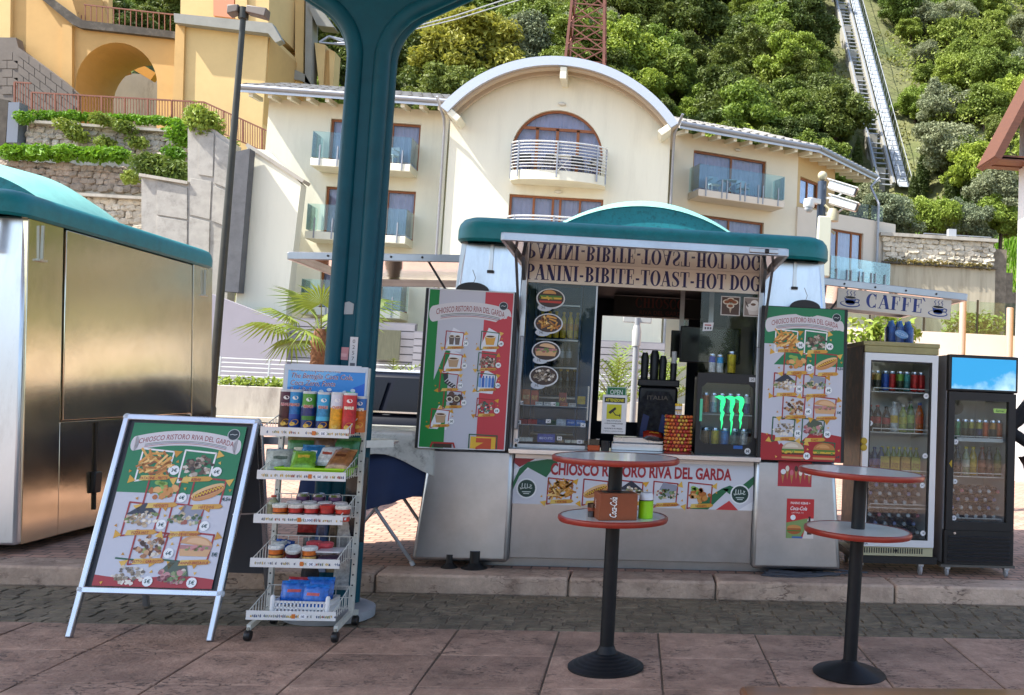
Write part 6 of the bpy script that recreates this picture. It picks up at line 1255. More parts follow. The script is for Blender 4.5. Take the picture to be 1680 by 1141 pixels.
# dark car
def car():
    t = thing('parked_car', 'dark navy car parked behind the blue draped table', 'car', (-1.82, 11.9, .12), R(-2))
    body = mat('navy_paint', '0a1120', .4, .0, spec=.1); gls = mat('car_glass', (.012, .014, .018), .12, spec=.15); ch = mat('chrome', (.8, .8, .82), .12, 1)
    sec = [(-2.1, .40, .62, .70), (-1.95, .30, .90, .80), (-1.2, .22, 1.0, .87), (.6, .22, .98, .88), (1.6, .24, .86, .86), (2.05, .32, .70, .74), (2.15, .42, .58, .62)]
    b = MB(); n = 12
    for x, z0_, z1_, hw in sec:
        for k in range(n):
            a = 2*math.pi*(k+.5)/n; c, s = math.cos(a), math.sin(a); zz = (z0_+z1_)/2+(z1_-z0_)/2*(abs(s)**.5)*(1 if s > 0 else -1); b.v.append((x, hw*(abs(c)**.35)*(1 if c > 0 else -1), zz))
    for i in range(len(sec)-1):
        for k in range(n): b.f.append((i*n+k, i*n+(k+1) % n, (i+1)*n+(k+1) % n, (i+1)*n+k))
    b.f += [list(range(n)), [(len(sec)-1)*n+k for k in range(n)]]; b.m = [0]*len(b.f); b.build('body', body, t)
    b = MB(); lo = [(-1.95, -.78, .93), (1.15, -.80, .93), (1.15, .80, .93), (-1.95, .78, .93)]; hi = [(-1.45, -.58, 1.42), (.25, -.60, 1.42), (.25, .60, 1.42), (-1.45, .58, 1.42)]; hexa(b, lo, hi); b.build('cabin', body, t, bevel=.06, seg=3)
    b = MB(); b.box(-1.4, .2, -.55, .55, 1.405, 1.455); b.build('roof', mat('roof_pale_reflection', (.30, .33, .37), .3, .2, coat=.2), t, bevel=.03)  # paler slab on the navy body: the roof's reflection painted as colour
    f = lambda x, z, s_: (x, s_*(.80-(z-.93)*.41+.012), z)
    for s_ in (-1, 1):
        for pts in ([(-1.05, .97), (-.2, .97), (-.22, 1.36), (-1.0, 1.36)], [(-.12, .97), (.85, .97), (.22, 1.36), (-.14, 1.36)], [(-1.62, 1.0), (-1.13, .97), (-1.08, 1.34), (-1.3, 1.33)]): b = MB(); b.add([f(x, z, s_) for x, z in pts], [(0, 1, 2, 3)]); b.build('side_window', gls, t)
        b = MB(); b.bar(f(-1.62, .965, s_), f(.9, .955, s_), .02); b.build('chrome_trim', ch, t)
        for x in (-1.35, 1.32):
            b = MB(); b.lathe([(0, -.11), (.24, -.11), (.335, -.09), (.335, .09), (.24, .11), (0, .11)], 24, (x, s_*.78, .335), 'y'); wh = b.build('wheel', mat('tyre', (.02, .02, .02), .8), t); b = MB(); b.lathe([(0, -.12), (.2, -.12), (.22, -.11), (.22, .11), (.2, .12), (0, .12)], 16, (x, s_*.78, .335), 'y'); b.build('rim', mat('rim', (.5, .5, .52), .3, .9), wh)
        b = MB(); b.obox((2.02, s_*.55, .62), (.12, .28, .12)); b.build('headlight', mat('lamp_glass', (.7, .72, .75), .1), t, bevel=.03)
        b = MB(); b.obox((-2.02, s_*.6, .78), (.1, .26, .14)); b.build('tail_light', mat('tail_red', '7a1016', .2), t, bevel=.03)
    b = MB(); b.add([(-1.93, -.66, .96), (-1.93, .66, .96), (-1.5, .52, 1.38), (-1.5, -.52, 1.38)], [(0, 1, 2, 3)]); b.build('rear_window', gls, t, loc=(-.03, 0, .01)); b = MB(); b.add([(1.1, -.68, .97), (1.1, .68, .97), (.32, .54, 1.39), (.32, -.54, 1.39)], [(0, 1, 2, 3)]); b.build('windscreen', gls, t, loc=(.03, 0, .012))
car()
# street lamp, camera mast, sign post
LAMPM = mat('lamp_metal', '3a3a34', .45, .5, var=.15)
p0 = at(399, 30, 20); t = thing('street_lamp', 'tall dark street lamp pole left of the teal column', 'street lamp', (p0.x, 20, .1))
b = MB(); b.tube([(0, 0, 0), (0, 0, p0.z*.5), (0, 0, p0.z-.1)], [.085, .075, .055], 12); b.build('pole', LAMPM, t); b = MB(); b.lathe([(.13, 0), (.13, .04), (.1, .06), (.1, .6), (.085, .64)], 16); b.build('base', LAMPM, t)
b = MB(); b.tube([(0, 0, p0.z-.12), (0, 0, p0.z+.12)], .1, 10); b.build('collar', LAMPM, t)
for s_, w_ in ((1, .5), (-1, .3)):
    b = MB(); hexa(b, [(s_*.08, -.12, p0.z+.0), (s_*(w_-.02), -.14, p0.z-.08), (s_*(w_-.02), .14, p0.z-.08), (s_*.08, .12, p0.z)], [(s_*.08, -.1, p0.z+.16), (s_*w_, -.12, p0.z+.12), (s_*w_, .12, p0.z+.12), (s_*.08, .1, p0.z+.16)]); b.build('lamp_head', mat('lamp_head', '5a5048', .5), t, bevel=.02)
Yc = 11.0; q = at(1349, 305, Yc); t = thing('camera_mast', 'dark mast with four white security cameras behind the kiosk', 'camera mast', (q.x, Yc, .1))
MG = mat('mast_grey', '3f4a5a', .4, .4); CW = mat('camera_white', (.72, .72, .70), .35); CRM = mat('camera_cream', 'b0a98c', .45)
b = MB(); b.tube([(0, 0, 0), (0, 0, q.z-.05)], .055, 14); b.build('mast', MG, t); b = MB(); b.sphere((0, 0, q.z+.02), .06, 12, 8); b.build('finial', CRM, t)
z1 = at(1349, 372, Yc).z; z2 = at(1349, 470, Yc).z; b = MB(); b.box(-.06, .1, -.16, -.06, z2, z1); b.build('junction_box', mat('box_white', 'cfcdb8', .45), t, bevel=.012)
def cam_b(x, y, L_=.34):
    p = at(x, y, Yc-.15)-Vector((q.x, Yc, .1)); b = MB(); d = Vector((.85, -.35, -.30)).normalized(); b.bar(p-d*L_/2, p+d*L_/2, .1, .1); c = b.build('camera', CW, t, bevel=.012); b = MB(); b.bar(p-d*L_*.55+Vector((0, 0, .06)), p+d*L_*.6+Vector((0, 0, .06)), .13, .012); b.build('sun_hood', CW, c); b = MB(); b.bar(p+d*L_/2, p+d*(L_/2+.012), .08); b.build('lens', BLACK, c); b = MB(); b.tube([p+Vector((0, 0, -.05)), p+Vector((-.06, .08, -.1)), (0, 0, p.z-.1)], .014, 6); b.build('arm', CW, c)
cam_b(1382, 310); cam_b(1384, 335)
p = at(1327, 338, Yc-.1)-Vector((q.x, Yc, .1)); b = MB(); b.lathe([(.06, .08), (.07, .0), (.062, -.02)], 16, p); c = b.build('dome_camera', CW, t); b = MB(); b.sphere(p+Vector((0, 0, -.03)), .055, 12, 8); b.build('dome', mat('dome_grey', (.4, .42, .44), .1), c); b = MB(); b.bar(p+Vector((0, 0, .07)), (0, 0, p.z+.07), .07, .06); b.build('arm', CW, c)
p = at(1366, 362, Yc-.1)-Vector((q.x, Yc, .1)); b = MB(); b.lathe([(0, -.02), (.07, -.01), (.075, .08), (.05, .14), (0, .15)], 14, p); b.build('dome_camera', CRM, t); b = MB(); b.tube([(.03, -.05, q.z-.35), (.14, -.08, q.z-.45), (.06, -.06, q.z-.6), (.16, -.08, q.z-.7)], .018, 8); b.build('cable_hose', CRM, t)
p = at(1046, 522, 13.2); t = thing('road_sign', 'back of a road sign on a grey pole behind the kiosk', 'road sign', (p.x, 13.2, .1)); b = MB(); b.tube([(0, 0, 0), (0, 0, p.z-.1)], .045, 12); b.build('pole', mat('sign_pole', (.30, .31, .32), .5, .3), t); b = MB(); b.box(-.2, .2, -.02, .02, p.z-.17, p.z-.04); b.build('plate', mat('sign_back', (.45, .45, .42), .5), t, bevel=.01); b = MB(); b.lathe([(.06, p.z-.5), (.065, p.z-.3), (.04, p.z-.18)], 10); b.build('clamp', mat('sign_back'), t)
# pinkish posts, glass rail and white parapet at the right, building with timber eave at the edge
POST = mat('pink_post', '9a8578', .6, var=.1, scale=3)
for x, y, lb in ((1357, 560, 'pinkish round post just behind the coffee sign'), (1447, 590, 'pinkish round post beneath the coffee sign'), (1580, 497, 'tall pinkish round post right of the coffee sign'), (1657, 513, 'pinkish round post near the right edge')):
    p = at(x, y, 22); b = MB(); b.lathe([(.085, 0), (.085, p.z), (.07, p.z+.02), (0, p.z+.02)], 14); o = b.build('round_post', POST); o.location = (p.x, 22, .1); tag(o, lb, 'post', 'pinkish round posts')
p = at(1470, 545, 26); p2 = at(1700, 560, 26); t = thing('terrace_wall', 'low white terrace wall with a glass railing at right', 'wall', (p.x, 26, .1)); WHW = mat('white_render', (.68, .68, .66), .7, var=.06, scale=1)
W2 = p2.x-p.x+6; zt = at(1600, 548, 26).z; b = MB(); b.box(-4, W2, 0, .3, 0, zt-.1); b.build('parapet', WHW, t)
for i in range(8): b = MB(); b.box(-3.9+i*1.6, -2.4+i*1.6, .1, .115, zt-.1, zt+.85); b.build('glass_panel', glass('rail_glass', (.82, .92, .9)), t); b = MB(); b.box(-2.38+i*1.6, -2.33+i*1.6, .08, .13, zt-.1, zt+.9); b.build('rail_post', LAMPM, t)
p = at(1600, 540, 27); bush_ = tuft('shrub', 'dark green shrub behind the glass railing', 'shrub', [p, p+Vector((.4, 0, .15)), p+Vector((-.4, .1, .1))], 700, .14, G_MID, (.6, .4, .45)); stem(bush_, 5)
for x, lb in ((1420, 'young leafy bush under the coffee sign'), (1455, 'leafy bush beside the water pack')): p = at(x, 560, 18); bush_ = tuft('bush', lb, 'shrub', [p+Vector((random.uniform(-.5, .5), 0, random.uniform(-.5, .2))) for _ in range(4)], 420, .13, G_BRI, (.35, .3, .35)); stem(bush_, 3)
p = at(1662, 262, 16); t = thing('lodge', 'pale building with brown timber eave at the right edge', 'building', (p.x, 16, .1)); TIM = mat('timber_brown', '5d3826', .6, var=.25, scale=3, stretch=(1, 8, 8)); OCH = mat('unseen_ochre_wall', 'c9a868', .8, var=.06, scale=2)
bk = [at(1690, 400, 16+y_).x-p.x for y_ in (.4, 9)]; b = MB(); b.prism([(bk[0], .4), (14, .4), (14, 9), (bk[1]+.2, 9)], 0, 8.2, 'xy'); b.build('wall', OCH, t)  # out-of-view ochre wall added for warm reflections in the steel
b = MB(); b.box(.24, .54, 0, .3, 0, p.z+.9); b.build('sign_column', mat('column_white', 'cfd0cc', .6), t)
e0, e1, e2 = at(1632, 256, 15.6)-Vector((p.x, 16, .1)), at(1680, 165, 15.6)-Vector((p.x, 16, .1)), at(1686, 262, 15.6)-Vector((p.x, 16, .1))
sl_ = (e1-e0); b = MB(); A = [e0, e0+sl_*5, e0+sl_*5+Vector((.12, 0, -.10)), e0+Vector((.12, 0, -.06))]
hexa(b, [(v.x, -.4, v.z) for v in A], [(v.x, .5, v.z) for v in A]); rfo = b.build('roof', TIM, t)
for i in range(2): y = -.3+i*.5; b = MB(); b.bar((e0.x+.1, y, e0.z-.0), (e2.x+2, y, e0.z+.02), .1, .08); b.build('soffit_board', TIM, rfo)
b = MB(); b.box(e0.x+.02, e2.x+3, -.35, .45, e0.z-.02, e0.z+.01); b.build('soffit', TIM, rfo)
P = Print()
for i, ch in enumerate('azionale'): P.text(ch, 0, -.33*i, .30, 'a4acb0', 1)
P.build('vertical_lettering', t, (.39, -.003, at(1675, 330, 16).z))
# low wall and hedge by the road, hotel forecourt railing
CONC = mat('concrete', 'a29e96', .85, var=.14, scale=2.5, dirt='5c5852', dirt_scale=1.4, dirt_amt=.7, bump=.25, bscale=20)
CONP = mat('concrete_pale', 'aaa498', .85, var=.12, scale=2, dirt='6c655c', dirt_scale=1.2, dirt_amt=.75, bump=.25, bscale=18, stretch=(1, 1, .3))
p = at(365, 632, 27.5); t = thing('low_wall', 'stained low concrete wall under a hedge by the road', 'wall', (p.x, 27.5, .1)); b = MB(); b.box(-8, 18, 0, .35, 0, p.z-.1); b.build('wall_body', CONP, t, bevel=.02); b = MB(); b.box(-8, 18, -.5, -.02, 0, .12); b.build('footing', mat('pale_paving'), t)
tuft('hedge', 'clipped light green hedge on the low wall', 'hedge', [Vector((p.x-2+i*.45, 27.75, p.z+.08)) for i in range(30)], 3600, .10, G_BRI, (.4, .22, .2))
RAILM = mat('rail_white', (.6, .6, .58), .4, .3)
p = at(362, 585, 31); t = thing('forecourt_rail', 'long white horizontal rail fence before the hotel', 'fence', (p.x, 31, .1))
for i in range(6):
    z = p.z-.15-.14*i; b = MB(); b.tube([(0, 0, z), (14, 0, z)], .02, 6); b.build('rail', RAILM, t)
for i in range(10): b = MB(); b.box(i*1.5-.02, i*1.5+.02, -.02, .02, 0, p.z-.1); b.build('post', RAILM, t)
# ---------------------------------------------------------------- hotel
CREAM_W = mat('cream_render', 'e0ddc8', .85, var=.03, scale=1.2, bump=.08, bscale=60, dirt='c4c0aa', dirt_scale=.7, dirt_amt=.5, stretch=(1.6, 1.6, .25)); PINK_W = mat('warm_render', 'd0c4b2', .85, var=.03, scale=1.2)
GREYB = mat('grey_cladding', '77757a', .7, var=.08, scale=1); WOODF = mat('window_wood', '8a4f22', .5, var=.2, scale=4, stretch=(6, 6, 1)); CURT = mat('curtain', 'd2cdd4', .9, var=.08, scale=3)
WGL = glass('window_glass', (.86, .87, .93), .01, k=.8); BGL = glass('balcony_glass', (.82, .93, .93), .02, k=.9); METR = mat('grey_zinc', (.30, .31, .33), .45, .5, var=.08); ZINC = mat('pale_zinc', (.50, .53, .58), .4, .4); TILEM = mat('roof_tile', '85817a', .7, var=.15, scale=2); SOFF = mat('soffit', 'b5a48c', .8)
hotel = thing('hotel', 'cream hotel with arched central gable and glass balconies', 'building', (0, 38, 0)); HO = Vector((0, 38, 0))
def hw(v): return Vector(v)-HO
def window(loc, rz, w_, h, cols, arch=None, kids_par=hotel, curtain=True):
    """a framed window in local x (0..w), z (0..h), set back in the wall"""
    t = .09; b = MB()
    for x in cols: b.box(x-t/2, x+t/2, -.04, .04, 0, h)
    b.box(0, t, -.05, .05, 0, h); b.box(w_-t, w_, -.05, .05, 0, h); b.box(t, w_-t, -.05, .05, h-t, h); b.box(t, w_-t, -.05, .05, 0, t*.8)
    o = b.build('window', WOODF, kids_par, loc=loc, rot=(0, 0, rz), smooth=False)
    b = MB(); b.box(.02, w_-.02, -.004, .004, .02, h-.02); b.build('pane', WGL, o)
    if curtain:
        b = MB(); n = int(w_/.07); vs = [(w_*i/n, .16+.035*math.sin(i*1.9), z) for z in (0.02, h-.02) for i in range(n+1)]; b.add(vs, [(i, i+1, n+2+i, n+1+i) for i in range(n)]); b.build('curtain', CURT, o)
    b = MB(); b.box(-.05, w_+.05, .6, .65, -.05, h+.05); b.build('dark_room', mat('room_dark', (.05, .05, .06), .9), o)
    return o
def facade(outer, holes, m, loc, rz, nm='wall', th=.4):
    b = MB(); b.prism(outer, 0, th, 'xz', holes); return b.build(nm, m, hotel, smooth=False, loc=loc, rot=(0, 0, rz))
def rect(x0, x1, z0, z1): return [(x0, z0), (x1, z0), (x1, z1), (x0, z1)]
# left wing
xL, xR = -16.0, -8.6
lw = [rect(-13.45, -9.74, 10.28, 12.3), rect(-13.44, -9.76, 7.28, 9.4), rect(-13.4, -9.8, 4.2, 6.3)]
facade(rect(xL, xR, 0, 12.95), lw, CREAM_W, hw((0, 40, 0)), 0)
for r in lw: window(hw((r[0][0], 40.18, r[0][1])), 0, r[1][0]-r[0][0], r[2][1]-r[0][1], [(r[1][0]-r[0][0])*.5, (r[1][0]-r[0][0])*.68])
b = MB(); b.box(xL, xL+.4, 40.4, 48, 0, 12.95); o = b.build('side_wall', CREAM_W, hotel, loc=-HO)
def glass_balcony(x0, x1, z, yf, yw, loc, rz, right_open=True):
    b = MB(); b.box(x0, x1, yf, yw-.01, z-.32, z); s = b.build('balcony', CREAM_W if rz == 0 else PINK_W, hotel, loc=loc, rot=(0, 0, rz), bevel=.02)
    b = MB(); b.box(x0+.02, x1-.02, yf+.02, yf+.035, z+.06, z+1.12); b.build('glass_panel', BGL, s); 
    for x in (x0+.02, x1-.035): b = MB(); b.box(x, x+.015, yf+.06, yw-.05, z+.06, z+1.12); b.build('glass_panel', BGL, s)
    n = 5
    for i in range(n):
        for d in ((-.12, .12) if i not in (0, n-1) else (0,)): x = x0+.35+(x1-x0-.7)*i/(n-1)+d; b = MB(); b.box(x-.025, x+.025, yf-.03, yf+.015, z-.28, z+.55); b.build('glass_clamp', METR, s)
    return s
glass_balcony(-13.72, -9.75, 10.28, 38.75, 40, -HO, 0); glass_balcony(-13.72, -9.75, 7.28, 38.75, 40, -HO, 0); glass_balcony(-13.72, -9.75, 4.2, 38.75, 40, -HO, 0)
# eaves and roof of the wings
def roof_wing(a, b2, nrm, zE, zR, run, nm='roof'):
    a, b2 = Vector((*a, 0)), Vector((*b2, 0)); d = (b2-a); L_ = d.length; d.normalize(); nv = Vector((nrm[0], nrm[1], 0)).normalized()
    A, B = Vector((a.x, a.y, zE)), Vector((b2.x, b2.y, zE)); C_, D_ = B+nv*run+Vector((0, 0, zR-zE)), A+nv*run+Vector((0, 0, zR-zE))
    m = MB(); hexa(m, [p-Vector((0, 0, .22)) for p in (A, B, C_, D_)], [A, B, C_, D_]); r = m.build(nm, SOFF, hotel, loc=-HO)
    g = MB(); g.tube([A+Vector((0, 0, -.02))-nv*.06, B+Vector((0, 0, -.02))-nv*.06], .11, 10); g.build('gutter', METR, r); g = MB(); g.bar(A-nv*.01+Vector((0, 0, -.17)), B-nv*.01+Vector((0, 0, -.17)), .04, .12); g.build('fascia', ZINC, r)
    n = int(L_/.42); tb = None
    for i in range(n):
        for j in range(3):
            p = A+d*(L_*(i+.5)/n)+(D_-A)*((j+.5)/3)
            if tb is None:
                q = MB(); hl = (D_-A)/6*1.06; q.tube([-hl, hl], [.17, .13], 7, caps=True); tb = q.build('tile', TILEM, r); tb.location = p; continue
            c = tb.copy(); COL.objects.link(c); c.location = p
    n = int(L_/.75)
    for i in range(n): p = A+d*(L_*(i+.5)/n)+Vector((0, 0, -.26)); q = MB(); q.bar(p+nv*.1, p+nv*1.15+Vector((0, 0, .1)), .16, .18); q.build('rafter', CREAM_W, r)
    return r
roof_wing((-16.7, 38.85), (-8.4, 38.85), (0, 1), 13.05, 14.75, 5.0)
# central gable
zc = at(925, 92, 36.8).z; xa, xb = at(722, 172, 36.8).x, at(1113, 203, 36.8).x; cxm = (xa+xb)/2; zb = (at(722, 172, 36.8).z+at(1113, 203, 36.8).z)/2; hc = (xb-xa)/2; rise = zc-zb; RA = (hc*hc+rise*rise)/(2*rise); zcen = zc-RA; aa = math.asin(hc/RA)
def arcp(r, n=36, k=1.0): return [(cxm+r*math.sin(aa*k*(2*i/n-1)), zcen+r*math.cos(aa*k*(2*i/n-1))) for i in range(n+1)]
WX0, WX1 = -8.1, .85
top = [p for p in arcp(RA-.42, 40) if WX0 < p[0] < WX1]
zl = top[0][1]; outer = [(WX0, 0), (WX1, 0), (WX1, top[-1][1])] + top[::-1] + [(WX0, zl)]
wa = at(918, 181, 38); wc = (wa.x, wa.z-1.86); wr = 1.86; arch_h = [(wc[0]+wr*math.sin(R(-118+236*i/30)), wc[1]+wr*math.cos(R(-118+236*i/30))) for i in range(31)]
w2 = rect(-5.58, -1.78, 7.0, 9.16); w3 = rect(-5.5, -1.8, 4.0, 6.2)
facade(outer, [arch_h, w2, w3], CREAM_W, Vector((0, 0, 0)), 0)
for r in (w2, w3): window((r[0][0], .18, r[0][1]), 0, 3.8, r[2][1]-r[0][1], [.98, 1.75, 2.05, 2.85])
# round window
b = MB(); b.prism(arch_h, .14, .24, 'xz', [[(wc[0]+(p[0]-wc[0])*.95, wc[1]+(p[1]-wc[1])*.95) for p in arch_h]])
for x in (-.86, -.04, .80): b.box(wc[0]+x-.06, wc[0]+x+.06, .15, .23, wc[1]-.85, wc[1]+1.1)
b.box(wc[0]-1.45, wc[0]+1.45, .15, .235, wc[1]+1.02, wc[1]+1.14); rw = b.build('round_window', WOODF, hotel, smooth=False)
b = MB(); b.prism(arch_h, .18, .19, 'xz'); b.build('pane', WGL, rw, smooth=False); b = MB(); n = 50; b.add([(wc[0]-1.8+3.6*i/n, .40+.03*math.sin(i*1.9), z) for z in (wc[1]-.9, wc[1]+1.85) for i in range(n+1)], [(i, i+1, n+2+i, n+1+i) for i in range(n)]); b.build('curtain', CURT, rw)
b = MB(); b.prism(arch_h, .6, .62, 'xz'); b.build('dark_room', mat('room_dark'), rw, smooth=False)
# gable roof shell
b = MB(); b.prism(arcp(RA, 40)+arcp(RA-.36, 40)[::-1], -1.15, -.95, 'xz'); gr = b.build('gable_fascia', ZINC, hotel); b = MB(); b.prism(arcp(RA-.02, 40)+arcp(RA-.3, 40)[::-1], -.949, 8, 'xz'); b.build('gable_roof', SOFF, hotel)
for i, (r0, r1, y0, y1) in enumerate(((RA-.32, RA-.46, -.92, -.7), (RA-.31, RA-.52, -.45, -.3))): b = MB(); b.prism(arcp(r0, 40)+arcp(r1, 40)[::-1], y0, y1, 'xz'); b.build('soffit_rib', SOFF, gr)
for k in (-.97, 0, .97):
    a = aa*k; x, z = cxm+(RA-.55)*math.sin(a), zcen+(RA-.55)*math.cos(a); b = MB(); b.obox((x, -.55, z-.1), (.26, 1.1, .5), (0, a, 0)); b.build('purlin_end', CREAM_W, gr, bevel=.02)
# bowed balconies
def bow(z, x0, x1, bulge, nr):
    n = 16; cx_ = (x0+x1)/2; pf = lambda k: (cx_+(x1-x0)/2*math.sin(R(90*k)), -.55-bulge*math.cos(R(90*k))); pts = [pf(-1+2*i/n) for i in range(n+1)]
    b = MB(); b.prism([(x0, -.01)]+pts+[(x1, -.01)], z-.38, z, 'xy'); s = b.build('balcony', CREAM_W, hotel)
    for i in range(nr): b = MB(); zz = z+.12+(1.02/(nr-1))*i; b.tube([(x0, -.05, zz)]+[(p[0], p[1]-.04, zz) for p in pts]+[(x1, -.05, zz)], .022 if i < nr-1 else .035, 6); b.build('rail', RAILM, s)
    for k in (-1, -.62, -.0, .62, 1): p = pf(k); b = MB(); b.box(p[0]-.03, p[0]+.03, p[1]-.09, p[1]-.04, z-.3, z+1.15); b.build('rail_post', METR, s)
bow(9.95, -5.5, -1.72, .75, 9); bow(6.95, -5.5, -1.72, .75, 9)
# pipes and wall lamps
for x in (-8.3, .98): b = MB(); b.tube([(x+(.3 if x > 0 else -.2), -.9, 12.7), (x, -.3, 12.0), (x, -.09, 11.6), (x, -.09, 0)], .055, 8); b.build('drain_pipe', METR, hotel)
for x, y, Y in ((922, 171, 37.95), (916, 315, 37.95), (628, 165, 39.95)): p = hw(at(x, y, Y)); b = MB(); b.sphere(p, .17, 10, 6, (1, .5, .45)); b.build('wall_lamp', mat('lamp_glass2', (.6, .58, .5), .3), hotel)
# right wing, turned away
ra = R(20); W0 = hw((1.0, 40.7, 0)); rw_h = [rect(1.05, 4.75, 10.28, 12.3), rect(1.05, 4.75, 7.28, 9.4), rect(1.05, 4.75, 4.2, 6.3)]
facade(rect(0, 6.45, 0, 13.0), rw_h, mat('cream_right', 'dcd2ba', .85, var=.03, scale=1.2), W0, ra)
cra, sra = math.cos(ra), math.sin(ra)
def rwp(u, y, z): return W0+Vector((u*cra-y*sra, u*sra+y*cra, z))
for r in rw_h: window(rwp(r[0][0], .18, r[0][1]), ra, 3.7, r[2][1]-r[0][1], [1.95])
for z in (10.28, 7.28, 4.2): glass_balcony(.85, 5.15, z, -1.2, 0, W0, ra)
p = rwp(3.2, -.1, 12.6); b = MB(); b.sphere(p, .15, 10, 6, (1, .5, .45)); b.build('wall_lamp', mat('lamp_glass2'), hotel)
C1 = rwp(6.45, 0, 0)+HO; rb = R(47)
facade(rect(0, 3.4, 0, 13.0), [rect(.25, 2.0, 10.6, 11.9)], mat('tan_render', 'c4a878', .85, var=.03), C1-HO, rb); W1 = C1-HO+Vector((.25*math.cos(rb)-.18*math.sin(rb), .25*math.sin(rb)+.18*math.cos(rb), 10.6)); window(W1, rb, 1.75, 1.3, [.85])
rc_ = R(27); zt = 10.35; dh = rect(2.05, 4.1, 7.0, 9.6)
facade(rect(0, 6.2, 0, zt), [dh], PINK_W, C1-HO+Vector((.05, -.12, 0)), rc_, 'terrace_block'); D0 = C1-HO+Vector((.05, -.12, 0)); window(D0+Vector((2.05*math.cos(rc_)-.18*math.sin(rc_), 2.05*math.sin(rc_)+.18*math.cos(rc_), 7.0)), rc_, 2.05, 2.6, [.5, 1.4])
glass_balcony(1.0, 4.7, 6.9, -1.4, 0, D0, rc_)
b = MB(); p = D0+Vector((4.85*math.cos(rc_)+.1, 4.85*math.sin(rc_)-.12, 0)); e = hw(at(1443, 292, 46.2)); b.tube([e, e+Vector((-.5, -.2, -.55)), p+Vector((0, 0, 11.2)), p], .07, 8); b.build('drain_pipe', METR, hotel)
b = MB(); u = Vector((math.cos(rc_), math.sin(rc_), 0)); q0 = D0+u*3.2+Vector((0, .2, zt)); b.add([q0, q0+u*2.2, q0+u*2.2+Vector((0, 0, .8)), q0+Vector((0, 0, .8))], [(0, 1, 2, 3)]); b.build('glass_panel', BGL, hotel)
roof_wing((1.25, 39.6), (7.9, 42.05), (-.345, .94), 13.05, 14.7, 4.8); roof_wing((7.9, 42.05), (11.9, 46.9), (-.77, .64), 13.05, 14.5, 4.4)
# ground storeys: grey cladding
for X0, X1, Y, z1_ in ((-20, -8.6, 36.6, 3.6), (-8.6, 1, 36.4, 3.3)):
    b = MB(); b.box(X0, X1, Y, Y+.3, 0, z1_); c = b.build('base_wall', GREYB, hotel, loc=-HO)
    for i in range(12): b = MB(); b.box(X0+.02, X1-.02, Y-.05, Y-.002, .05+i*z1_/12.2, .05+(i+.86)*z1_/12.2); b.build('cladding_board', mat('clad_board', '8a878c' if X0 < -10 else 'a8a49e', .7, var=.06, scale=1), c, loc=(0, 0, 0))
p = hw(at(600, 540, 36.3)); q = hw(at(655, 592, 36.3)); b = MB(); b.box(p.x, q.x, p.y-.06, p.y, q.z, p.z); o = b.build('door', mat('curtain_dark', '5a5a48', .8, var=.2, scale=3, stretch=(8, 1, 1)), hotel); b = MB(); b.box(p.x-.35, p.x, p.y-.08, p.y, q.z, p.z+.05); b.build('door_frame', WOODF, o)
# furniture on the balconies
def chair_small(lb, loc, rz, col, grp):
    t = thing('balcony_chair', lb, 'chair', loc, rz, grp); m = cmat(col, .5); b = MB(); b.box(-.24, .24, -.22, .22, .40, .44); b.build('seat', m, t); b = MB(); hexa(b, [(-.24, .2, .44), (.24, .2, .44), (.24, .23, .44), (-.24, .23, .44)], [(-.22, .28, .85), (.22, .28, .85), (.22, .31, .85), (-.22, .31, .85)]); b.build('backrest', m, t)
    for sx in (-.22, .22):
        for sy in (-.2, .2): b = MB(); b.box(sx-.018, sx+.018, sy-.018, sy+.018, 0, .41); b.build('leg', m, t)
        b = MB(); b.box(sx-.025, sx+.025, -.22, .24, .62, .65); b.build('armrest', m, t)
def table_small(lb, loc, col):
    t = thing('balcony_table', lb, 'table', loc); m = cmat(col, .5); b = MB(); b.box(-.32, .32, -.25, .25, .68, .71); b.build('table_top', m, t)
    for s_ in (-1, 1): b = MB(); b.bar((-s_*.3, 0, .68), (s_*.3, 0, 0), .03); b.build('leg', m, t)
for lb, x, z, col in (('dark chair at left of the round balcony', -5.0, 9.95, '1c1d1f'), ('dark chair behind the round balcony rail centre', -4.05, 9.95, '202123'), ('dark chair right of the white balcony table', -2.85, 9.95, '1c1d1f'), ('dark chair at right end of the round balcony', -2.2, 9.95, '222326')): chair_small(lb, (x, 37.35, z), random.uniform(-.4, .4)+math.pi*.0, col, 'chairs on the round balcony')
table_small('white folding table on the round balcony', (-3.45, 37.3, 9.95), 'c8c8c4')
chair_small('grey chair on the upper left balcony behind the column', (-11.6, 39.3, 10.28), .2, '6a7076', 'chairs on the left balconies'); chair_small('white armed chair on the upper left balcony', (-10.7, 39.3, 10.28), -.3, 'a8acb0', 'chairs on the left balconies'); chair_small('round backed chair on the lower left balcony', (-11.6, 39.3, 7.28), .2, '5a5e62', 'chairs on the left balconies')
for u, lb, c in ((1.9, 'pale chair left of the table on the right balcony', '9aa4b0'), (3.3, 'pale chair right of the table on the right balcony', 'a8b0ba')): chair_small(lb, HO+rwp(u, -.6, 10.28), ra, c, 'chairs on the right balcony')
table_small('pale table on the right balcony', HO+rwp(2.6, -.6, 10.28), 'b0b8c0')
for u, lb in ((1.5, 'pale chair by the brown terrace door'), (3.6, 'pale chair at the right of the terrace balcony')): chair_small(lb, HO+D0+Vector((u*math.cos(rc_)+.6*math.sin(rc_), u*math.sin(rc_)-.7*math.cos(rc_), 6.9)), rc_, 'a4b0bc', 'chairs on the terrace balcony')

